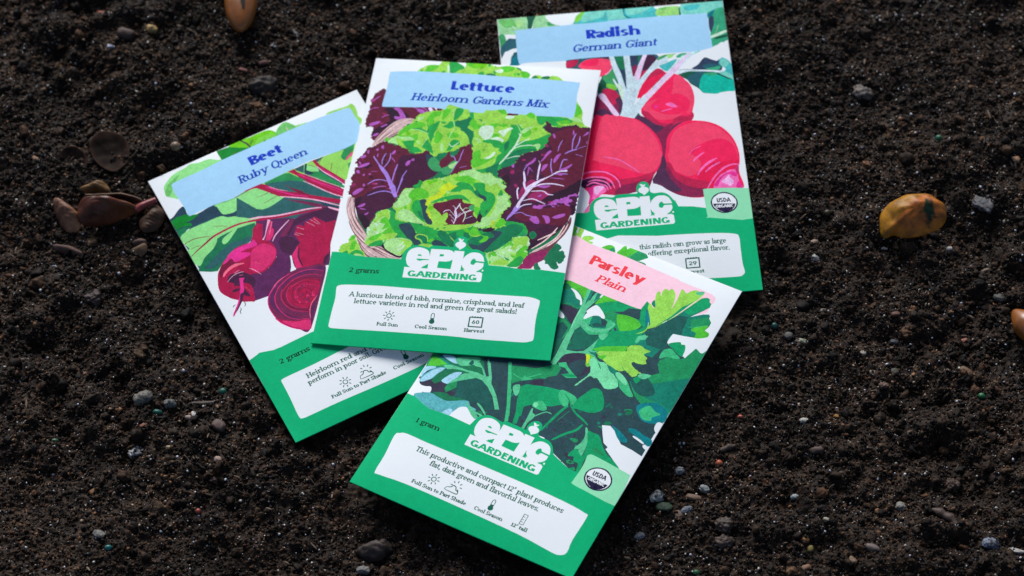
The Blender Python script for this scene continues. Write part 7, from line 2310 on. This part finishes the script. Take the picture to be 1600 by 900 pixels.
SHELLS = [
 ('curled_leaf', 'leaf', 'curled yellow-brown leaf with a green patch, on the soil right of the Radish packet', [(0.12944, 0.01744, 0.0), (0.12875, 0.02205, 0.001), (0.12946, 0.02571, 0.003), (0.13423, 0.02968, 0.005), (0.13984, 0.03141, 0.006), (0.1454, 0.0309, 0.006), (0.14798, 0.02957, 0.006), (0.15083, 0.02736, 0.005), (0.15122, 0.02345, 0.003), (0.15014, 0.02158, 0.0015), (0.14628, 0.01935, 0.0005), (0.13948, 0.01727, 0.0), (0.1333, 0.01828, 0.0)], 0.006, 'leaf'),
 ('seed_husk', 'seed husk', "long reddish brown fleshy husk with a pink stalk, beside the Beet packet's left corner", [(-0.15309, 0.03364, 0.003), (-0.15119, 0.03568, 0.005), (-0.14791, 0.03573, 0.006), (-0.1438, 0.03513, 0.006), (-0.1385, 0.03371, 0.006), (-0.13454, 0.03356, 0.005), (-0.13164, 0.03262, 0.004), (-0.13228, 0.03217, 0.002), (-0.13737, 0.03071, 0.0), (-0.14443, 0.02814, 0.0), (-0.14987, 0.02821, 0.0), (-0.15253, 0.02915, 0.001)], 0.006, 'husk'),
 ('seed_husk', 'seed husk', 'pointed orange-brown husk tip left of the reddish husk', [(-0.16223, 0.03898, 0.004), (-0.1606, 0.03841, 0.004), (-0.1572, 0.03567, 0.004), (-0.15377, 0.03241, 0.004), (-0.15263, 0.03069, 0.003), (-0.15345, 0.02773, 0.0), (-0.15705, 0.02751, 0.0), (-0.1606, 0.03211, 0.0), (-0.16198, 0.03555, 0.002)], 0.004, 'tip'),
 ('dry_leaf', 'dry leaf', 'small ochre curled leaf lying above the reddish husk', [(-0.15277, 0.04118, 0.003), (-0.15045, 0.04205, 0.004), (-0.14676, 0.0429, 0.005), (-0.14395, 0.04177, 0.005), (-0.14227, 0.03896, 0.004), (-0.14621, 0.03991, 0.002), (-0.15009, 0.04024, 0.002)], 0.002, 'ochre'),
 ('dry_leaf', 'dry leaf', 'long dark folded leaf between the ochre leaf and the reddish husk', [(-0.15063, 0.03854, 0.004), (-0.14458, 0.03801, 0.005), (-0.13825, 0.03818, 0.005), (-0.13365, 0.03704, 0.005), (-0.13048, 0.03556, 0.004), (-0.13459, 0.03624, 0.002), (-0.14049, 0.03784, 0.001), (-0.14737, 0.03875, 0.001)], -0.0015, 'darkleaf'),
 ('seed_husk', 'seed husk', "dull brown husk half under the Beet packet's left edge", [(-0.1312, 0.02805, 0.001), (-0.12904, 0.03106, 0.002), (-0.12657, 0.03478, 0.002), (-0.12376, 0.03339, 0.002), (-0.12283, 0.0314, 0.001), (-0.12403, 0.02731, 0.0), (-0.1266, 0.02522, 0.0), (-0.12973, 0.02473, 0.0)], 0.0022, 'dullhusk'),
 ('bark_chip', 'bark chip', 'long flat pinkish brown chip below the husks at left', [(-0.16192, 0.02236, 0.001), (-0.1584, 0.02143, 0.0015), (-0.15495, 0.02059, 0.0015), (-0.15078, 0.01823, 0.001), (-0.15271, 0.01842, 0.0), (-0.15731, 0.01954, 0.0), (-0.16055, 0.02064, 0.0)], 0.0012, 'pinkbark'),
 ('bark_chip', 'bark chip', "tan wedge chip by the Beet packet's left edge", [(-0.13362, 0.0172, 0.001), (-0.13089, 0.01832, 0.002), (-0.12871, 0.01934, 0.002), (-0.12841, 0.0166, 0.001), (-0.13177, 0.01496, 0.0)], 0.0009000000000000001, 'tanbark'),
 ('bark_chip', 'bark chip', 'small pink-brown chip just above the tan wedge chip', [(-0.13321, 0.02116, 0.001), (-0.13118, 0.02184, 0.0015), (-0.12889, 0.02128, 0.0015), (-0.13001, 0.01961, 0.0005), (-0.13252, 0.02017, 0.0005)], 0.0012, 'pinkbark'),
 ('dry_leaf', 'dry leaf', "round dark cupped leaf filled with soil, above the Beet packet's left corner", [(-0.15099, 0.05944, 0.003), (-0.14971, 0.06226, 0.004), (-0.14666, 0.06443, 0.004), (-0.14202, 0.06381, 0.004), (-0.13823, 0.06136, 0.0035), (-0.1364, 0.05656, 0.0025), (-0.1371, 0.05183, 0.0015), (-0.14079, 0.04842, 0.001), (-0.14449, 0.04902, 0.001), (-0.14833, 0.05227, 0.0015), (-0.15039, 0.05604, 0.002)], -0.0014, 'cup'),
 ('dry_leaf', 'dry leaf', 'dark curled leaf rim left of the round cupped leaf', [(-0.16186, 0.05621, 0.002), (-0.15963, 0.05847, 0.003), (-0.1559, 0.05859, 0.0035), (-0.15282, 0.05644, 0.003), (-0.1511, 0.05331, 0.002), (-0.15194, 0.05077, 0.001), (-0.15477, 0.0519, 0.001), (-0.15816, 0.05414, 0.001), (-0.16049, 0.05473, 0.001)], -0.0012, 'cup'),
]
PODS = [
 ('orange-brown seed pod with a dark slit, lying at the top edge of the picture', (-0.10024, 0.13212), (-0.09926, 0.10722), 0.01199, 1),
 ('orange seed pod cut off by the right edge of the picture', (0.17182, -0.01275), (0.18294, -0.02857), 0.00981, 0),
]
LEAF_STEM = [(0.14775, 0.02957, 0.006), (0.14821, 0.03126, 0.007), (0.14796, 0.03242, 0.008)]
LEAF_SPOT = [(0.14496, 0.0236, 0.005)]
LEAF_RIB = [(0.13022, 0.01728, 0.001), (0.13253, 0.01997, 0.004), (0.1359, 0.02337, 0.006), (0.14006, 0.02695, 0.007)]
HUSK_STALK = [(-0.13263, 0.03228, 0.003), (-0.13034, 0.03341, 0.004), (-0.12817, 0.03472, 0.004), (-0.12576, 0.03603, 0.004)]

def bit_material(name, c, rough=0.6, speck=None, spec=0.4, scale=700.0, amount=0.35, bump=0.5, dirt=0.0):
    m, nt, b = material(name)
    tc = node(nt, "ShaderNodeTexCoord")
    n = node(nt, "ShaderNodeTexNoise", Scale=scale, Detail=5.0, Roughness=0.65); nt.links.new(tc.outputs["Object"], n.inputs["Vector"])
    r = node(nt, "ShaderNodeValToRGB"); c = np.asarray(c)
    r.color_ramp.elements[0].position = 0.3; r.color_ramp.elements[0].color = (*np.clip(c * (1 - amount), 0, 1), 1)
    r.color_ramp.elements[1].position = 0.7; r.color_ramp.elements[1].color = (*np.clip(c * (1 + amount * 0.7), 0, 1), 1)
    nt.links.new(n.outputs["Fac"], r.inputs[0]); out = r.outputs[0]
    if speck is not None:
        n2 = node(nt, "ShaderNodeTexNoise", Scale=scale * 1.1, Detail=2.0); nt.links.new(tc.outputs["Object"], n2.inputs["Vector"])
        r2 = node(nt, "ShaderNodeValToRGB"); r2.color_ramp.elements[0].position = 0.40; r2.color_ramp.elements[1].position = 0.46
        nt.links.new(n2.outputs["Fac"], r2.inputs[0])
        mx = node(nt, "ShaderNodeMix"); mx.data_type = 'RGBA'
        nt.links.new(r2.outputs[0], mx.inputs[0]); mx.inputs[6].default_value = (*speck, 1); nt.links.new(out, mx.inputs[7]); out = mx.outputs[2]
    if dirt:                                  # soil stuck to the surface
        n3 = node(nt, "ShaderNodeTexNoise", Scale=330.0, Detail=6.0, Roughness=0.7); nt.links.new(tc.outputs["Object"], n3.inputs["Vector"])
        r3 = node(nt, "ShaderNodeValToRGB"); r3.color_ramp.elements[0].position = 0.46; r3.color_ramp.elements[1].position = 0.58; nt.links.new(n3.outputs["Fac"], r3.inputs[0])
        ds = node(nt, "ShaderNodeMath", operation='MULTIPLY'); nt.links.new(r3.outputs[0], ds.inputs[0]); ds.inputs[1].default_value = dirt
        m3 = node(nt, "ShaderNodeMix"); m3.data_type = 'RGBA'
        nt.links.new(ds.outputs[0], m3.inputs[0]); nt.links.new(out, m3.inputs[6]); m3.inputs[7].default_value = (0.022, 0.014, 0.009, 1); out = m3.outputs[2]
    nt.links.new(out, b.inputs["Base Color"]); b.inputs["Roughness"].default_value = rough; b.inputs["Specular IOR Level"].default_value = spec
    bp = node(nt, "ShaderNodeBump", Strength=bump, Distance=0.0003); nt.links.new(n.outputs["Fac"], bp.inputs["Height"]); nt.links.new(bp.outputs[0], b.inputs["Normal"])
    return m

GROUPS = {'pebble': 'pebbles scattered in the soil', 'fertilizer_pellet': 'fertilizer pellets in the soil', 'bark_chip': 'bark chips in the soil',
          'twig': 'twigs in the soil', 'soil_clod': 'big clods in the soil', 'amber_crumb': 'amber crumbs in the soil', 'seed_husk': 'seed husks beside the packets', 'dry_leaf': 'dry leaves on the soil', 'seed_pod': 'seed pods on the soil'}

def lump3(v, seed, freq, amp, cells=False):
    """radial displacement of unit-sphere points with a few random plane waves"""
    g = np.random.default_rng(seed); d = np.zeros(len(v))
    for k in range(7):
        w = g.normal(size=3) * freq * (1 + 0.5 * k); ph = g.uniform(0, 6.28)
        d += np.sin(v @ w + ph) / (1 + 0.6 * k)
    return 1 + amp * d / 2.2

ALB = 0.6
for i, (kind, name, cat, label, x, y, w, s, ang, c, ex) in enumerate(BITS):
    bv, bf = ICO[4] if kind in ('clod', 'pebble') and w > 0.003 else ICO[3]
    if kind == 'stick':
        n, k = 26, 10; t = np.linspace(-1, 1, n); A = np.linspace(0, 2 * math.pi, k, endpoint=False); g = np.random.default_rng(i)
        bend = 0.10 * np.sin(t * 2.2 + g.uniform(0, 3)) + 0.03 * np.sin(t * 7)
        rad = (1 - 0.55 * np.abs(t) ** 3) * (1 + 0.12 * np.sin(t * 9 + i))
        v = np.array([(tt, bb + s[1] * rr * math.cos(a) * (1 + .15 * math.sin(3 * a + i)), s[2] * rr * math.sin(a)) for tt, bb, rr in zip(t, bend, rad) for a in A])
        f = [(q * k + j, q * k + (j + 1) % k, (q + 1) * k + (j + 1) % k, (q + 1) * k + j) for q in range(n - 1) for j in range(k)] + [tuple(range(k))[::-1], tuple((n - 1) * k + j for j in range(k))]
        v = v * (w / 2)
    else:
        amp, fr = {'pebble': (.24, 1.7), 'pellet': (.05, 1.5), 'chip': (.22, 1.7), 'clod': (.13, 2.0)}[kind]
        r = lump3(bv, i + 11, fr, amp)
        if kind in ('pebble', 'clod', 'chip'): r = r * lump3(bv, i + 70, 5.0, 0.10) * lump3(bv, i + 71, 11.0, 0.06)
        if kind in ('clod', 'pebble') and ex != 'pit': r = (0.35 if kind == 'pebble' else 0) * r + (0.65 if kind == 'pebble' else 1) * np.linalg.norm(rough_ball(4 if w > 0.003 else 3, i + 300)[0], axis=1)
        if ex == 'pit': r = r * lump3(bv, i + 90, 5.0, 0.16)
        v = bv * r[:, None]
        if kind == 'chip': v = np.sign(v) * np.abs(v) ** 0.72
        if kind == 'pebble': v = np.sign(v) * np.abs(v) ** 0.86
        v = v * np.array(s) * (w / 2); f = bf
    ca, sa = math.cos(R(ang)), math.sin(R(ang))
    v = np.stack([v[:, 0] * ca - v[:, 1] * sa, v[:, 0] * sa + v[:, 1] * ca, v[:, 2]], 1)
    hz = -v[:, 2].min()
    col_l = lin(c) * (0.72 if kind == 'pebble' else 0.6) * (np.array([1.06, 0.98, 0.84]) if kind == 'pebble' else 1)
    w = w * 0.92
    mt = bit_material(name + "_surface", col_l, rough=0.45 if kind in ('pellet',) else 0.65,
                      speck=(lin((52, 50, 50)) if ex == 'speck' else lin((26, 24, 28)) if ex == 'pit' else None), amount=0.3, dirt=0.0 if kind == 'pellet' else 0.55)
    o = mesh_obj(name, v, f, mt, smooth=(kind != 'chip'))
    o.location = (x, y, soil_z(x, y) + hz * 0.15)
    tag(o, label, cat, GROUPS.get(name))

# ---- leaves, husks and flat chips traced as outlines, each with its own height, dome and thickness
SHELL_COL = {'leaf': ((176, 118, 34), .5), 'husk': ((98, 46, 34), .42), 'tip': ((150, 96, 62), .55), 'ochre': ((140, 100, 52), .5), 'darkleaf': ((48, 34, 28), .6), 'dullhusk': ((92, 60, 38), .6),
             'pinkbark': ((120, 88, 76), .7), 'tanbark': ((122, 92, 66), .7), 'cup': ((62, 47, 42), .7)}
def shell(name, cat, label, pts, dome, mk):
    p = np.array(pts); c0 = p[:, :2].mean(0)
    base = soil_z(*c0)
    xy = catmull(np.column_stack([p[:, 0], p[:, 1]]) * 1e4, True, 4) / 1e4
    zz = np.interp(np.linspace(0, len(p), len(xy), endpoint=False), np.arange(len(p) + 1), np.append(p[:, 2], p[0, 2]))
    xy = xy - c0; n = len(xy); K = 22; zc = zz.mean()
    V = []; 
    for k in range(K + 1):
        s = k / K
        bow = dome * (1 - s * s) if dome > 0 else -abs(dome) * (1 - s * s)
        for j in range(n):
            q = xy[j] * s
            wob = 0.00025 * math.sin(q[0] * 900 + q[1] * 600) + 0.0002 * math.sin(q[1] * 1500 - q[0] * 400)
            if mk in ('husk', 'tip', 'dullhusk', 'ochre', 'darkleaf'): wob += 0.00035 * math.sin(q[1] * 5200 + q[0] * 900 + 1.5 * math.sin(q[0] * 700)) * s * (1.2 - s)
            V.append((q[0], q[1], zz[j] * s + zc * (1 - s) + bow + wob * (1 if abs(dome) > .0016 else .4)))
    V = np.array(V)
    F_ = [(k * n + j, k * n + (j + 1) % n, (k + 1) * n + (j + 1) % n, (k + 1) * n + j) for k in range(K) for j in range(n)]
    F_ = [f[::-1] for f in F_]
    cc, ro = SHELL_COL[mk]
    mt, nt, b = material(name + "_" + mk)
    tc = node(nt, "ShaderNodeTexCoord"); ns = node(nt, "ShaderNodeTexNoise", Scale=260.0, Detail=6.0, Roughness=0.65); nt.links.new(tc.outputs["Object"], ns.inputs["Vector"])
    at = node(nt, "ShaderNodeAttribute"); at.attribute_name = "tint"
    mr = node(nt, "ShaderNodeMapRange"); mr.inputs[1].default_value = .28; mr.inputs[2].default_value = .72; mr.inputs[3].default_value = .35; mr.inputs[4].default_value = 1.5; nt.links.new(ns.outputs["Fac"], mr.inputs[0])
    hv = node(nt, "ShaderNodeHueSaturation"); nt.links.new(at.outputs["Color"], hv.inputs["Color"]); nt.links.new(mr.outputs[0], hv.inputs["Value"])
    nt.links.new(hv.outputs[0], b.inputs["Base Color"]); b.inputs["Roughness"].default_value = ro; b.inputs["Specular IOR Level"].default_value = 0.05 if mk == "cup" else 0.3
    bp = node(nt, "ShaderNodeBump", Strength=0.7, Distance=0.0003); nt.links.new(ns.outputs["Fac"], bp.inputs["Height"]); nt.links.new(bp.outputs[0], b.inputs["Normal"])
    o = mesh_obj(name, V, F_, mt, smooth=True); o.location = (c0[0], c0[1], base - (0.0013 if mk == 'cup' else -0.0009 if mk == 'leaf' else 0.0006))
    t = np.tile(lin(cc) * ALB, (len(V), 1))
    W2 = V[:, :2] + c0
    if mk == 'leaf':        # olive fold on one side, brown blade, a green patch with a tail
        ribp = np.array(LEAF_RIB)[:, :2]; d = ribp[-1] - ribp[0]; side = d[0] * (W2[:, 1] - ribp[0][1]) - d[1] * (W2[:, 0] - ribp[0][0])
        k = np.clip(side / np.hypot(*d) / 0.0012 * .5 + .5, 0, 1)[:, None]
        t = lin((222, 124, 46)) * ALB * (1 - k) + lin((200, 136, 22)) * ALB * k
        edge = np.clip(np.repeat(np.arange(K + 1) / K, n) * 3 - 2, 0, 1)[:, None]; fl = np.clip(vnoise(W2[:, 0], W2[:, 1], 0.0016, 15) * 1.4 - .2, 0, 1)[:, None]; t = t * (1 - .45 * fl) + lin((120, 66, 30)) * ALB * .45 * fl; t = t * (1 - edge * .5) + lin((212, 140, 20)) * ALB * edge * .5
        sp = np.array(LEAF_SPOT)[0][:2]; q = (W2 - sp) / np.array([0.0026, 0.0046]); q = q * (1 + 0.30 * vnoise(W2[:, 0], W2[:, 1], 0.0012, 5) + 0.22 * vnoise(W2[:, 0], W2[:, 1], 0.0005, 6))[:, None]; q[:, 0] *= np.where(q[:, 1] < -.2, 1.9, 0.85)
        g = np.clip(3.0 - 3.4 * np.hypot(q[:, 0], q[:, 1]), 0, 1)[:, None]; t = t * (1 - g) + lin((20, 54, 22)) * ALB * g
    if mk in ('husk', 'tip'):
        k = np.clip((W2[:, 0] - W2[:, 0].min()) / np.ptp(W2[:, 0]), 0, 1)[:, None]
        a_, b_ = (lin((92, 42, 28)), lin((158, 90, 52))) if mk == 'husk' else (lin((140, 98, 80)), lin((205, 136, 88)))  # tip: brown-orange gradient, with a highlight put into its brighter end
        t = (a_ * (1 - k ** 2) + b_ * k ** 2) * ALB
    if mk == 'cup':
        s_ = np.repeat(np.arange(K + 1) / K, n)[:, None]; t = (lin((45, 33, 28)) * (1 - s_ ** 8) + lin((84, 60, 48)) * s_ ** 8) * ALB
    if mk == 'darkleaf':
        s_ = np.repeat(np.arange(K + 1) / K, n)[:, None]; t = (lin((44, 30, 24)) * (1 - s_ ** 8) + lin((130, 98, 74)) * s_ ** 8) * ALB
    point_colors(o.data, "tint", t)
    so = o.modifiers.new("thickness", 'SOLIDIFY'); so.thickness = 0.0005; so.offset = -1
    tag(o, label, cat, GROUPS.get(name) if name != 'curled_leaf' else None)
    return o, base

def tube(name, pts, r, mat, parent, base):
    p = catmull(np.array(pts) * 1e4, False, 5) / 1e4; n = len(p); k = 8
    V = []; 
    for i in range(n):
        d = p[min(i + 1, n - 1)] - p[max(i - 1, 0)]; d /= np.linalg.norm(d); a = np.cross(d, (0, 0, 1)); a /= np.linalg.norm(a) + 1e-9; c = np.cross(a, d)
        rr = r * (1 - 0.35 * i / n)
        for j in range(k): V.append(p[i] + (a * math.cos(j * 2 * math.pi / k) + c * math.sin(j * 2 * math.pi / k)) * rr)
    F_ = [(i * k + j, i * k + (j + 1) % k, (i + 1) * k + (j + 1) % k, (i + 1) * k + j) for i in range(n - 1) for j in range(k)] + [tuple(range(k))[::-1], tuple((n - 1) * k + j for j in range(k))]
    V = np.array(V) + np.array([0, 0, base]) - np.array(parent.location)
    return mesh_obj(name, V, F_, mat, parent, smooth=True)

for row in SHELLS:
    o, base = shell(*row)
    if row[5] == 'leaf':
        tube("leaf_stalk", LEAF_STEM, 0.0005, bit_material("leaf_stalk", lin((150, 105, 50)) * ALB), o, base)
    if row[5] == 'husk':
        tube("stalk", HUSK_STALK, 0.0015, bit_material("pink_stalk", lin((160, 62, 62)) * ALB, rough=.4), o, base)

M_POD = bit_material("seed_pod_skin", lin((172, 100, 40)) * ALB, rough=0.36, scale=160.0, amount=0.35, spec=0.5, bump=0.12)
M_SLIT = bit_material("dark_slit", lin((30, 18, 14)), rough=0.8)
for label, a, b, w, slit in PODS:
    a = np.array(a); b = np.array(b); L_ = np.hypot(*(b - a)); d = (b - a) / L_; sd = np.array([-d[1], d[0]])
    bv, bf = ICO[4]; t = bv[:, 0]
    prof = (1 - 0.16 * t) * np.where(t < 0, 1 - 0.12 * t * t, 1)
    lx = t * L_ / 2; ly = bv[:, 1] * prof * w / 2; lz = bv[:, 2] * prof * w / 2 * 0.9
    prof2 = np.where(t < -0.4, 1 - 0.35 * (-0.4 - t) / .6, 1); ly = ly * prof2; lz = lz * prof2
    c = (a + b) / 2
    V = np.stack([lx * d[0] + ly * sd[0], lx * d[1] + ly * sd[1], lz], 1)
    root = mesh_obj("seed_pod", V, bf, M_POD, smooth=True)
    root.location = (c[0], c[1], soil_z(*c) + w * 0.34)
    tag(root, label, "seed pod", GROUPS['seed_pod'])
    if slit:
        n = 20; V = []; 
        for i in range(n):
            s = -0.9 + 1.35 * i / (n - 1); wd = 0.0010 * math.sin(math.pi * (i + .4) / n) ** .6 + .0001
            x0 = s * L_ / 2; 
            for e in (-1, 0, 1):
                yy = e * wd + 0.0009 + 0.0006 * math.sin(s * 2); rr = math.sqrt(max(1 - s * s, 0)) * (1 - .16 * s) * (1 - .12 * s * s if s < 0 else 1) * (1 - .35 * (-.4 - s) / .6 if s < -.4 else 1)
                z = math.sqrt(max(1 - (yy / (rr * w / 2)) ** 2, 0)) * rr * w / 2 * 0.9 + 0.00012
                V.append((x0 * d[0] + yy * sd[0], x0 * d[1] + yy * sd[1], z))
        F_ = [(i * 3 + e, (i + 1) * 3 + e, (i + 1) * 3 + e + 1, i * 3 + e + 1) for i in range(n - 1) for e in (0, 1)]
        mesh_obj("slit", np.array(V), F_, M_SLIT, root, smooth=True)
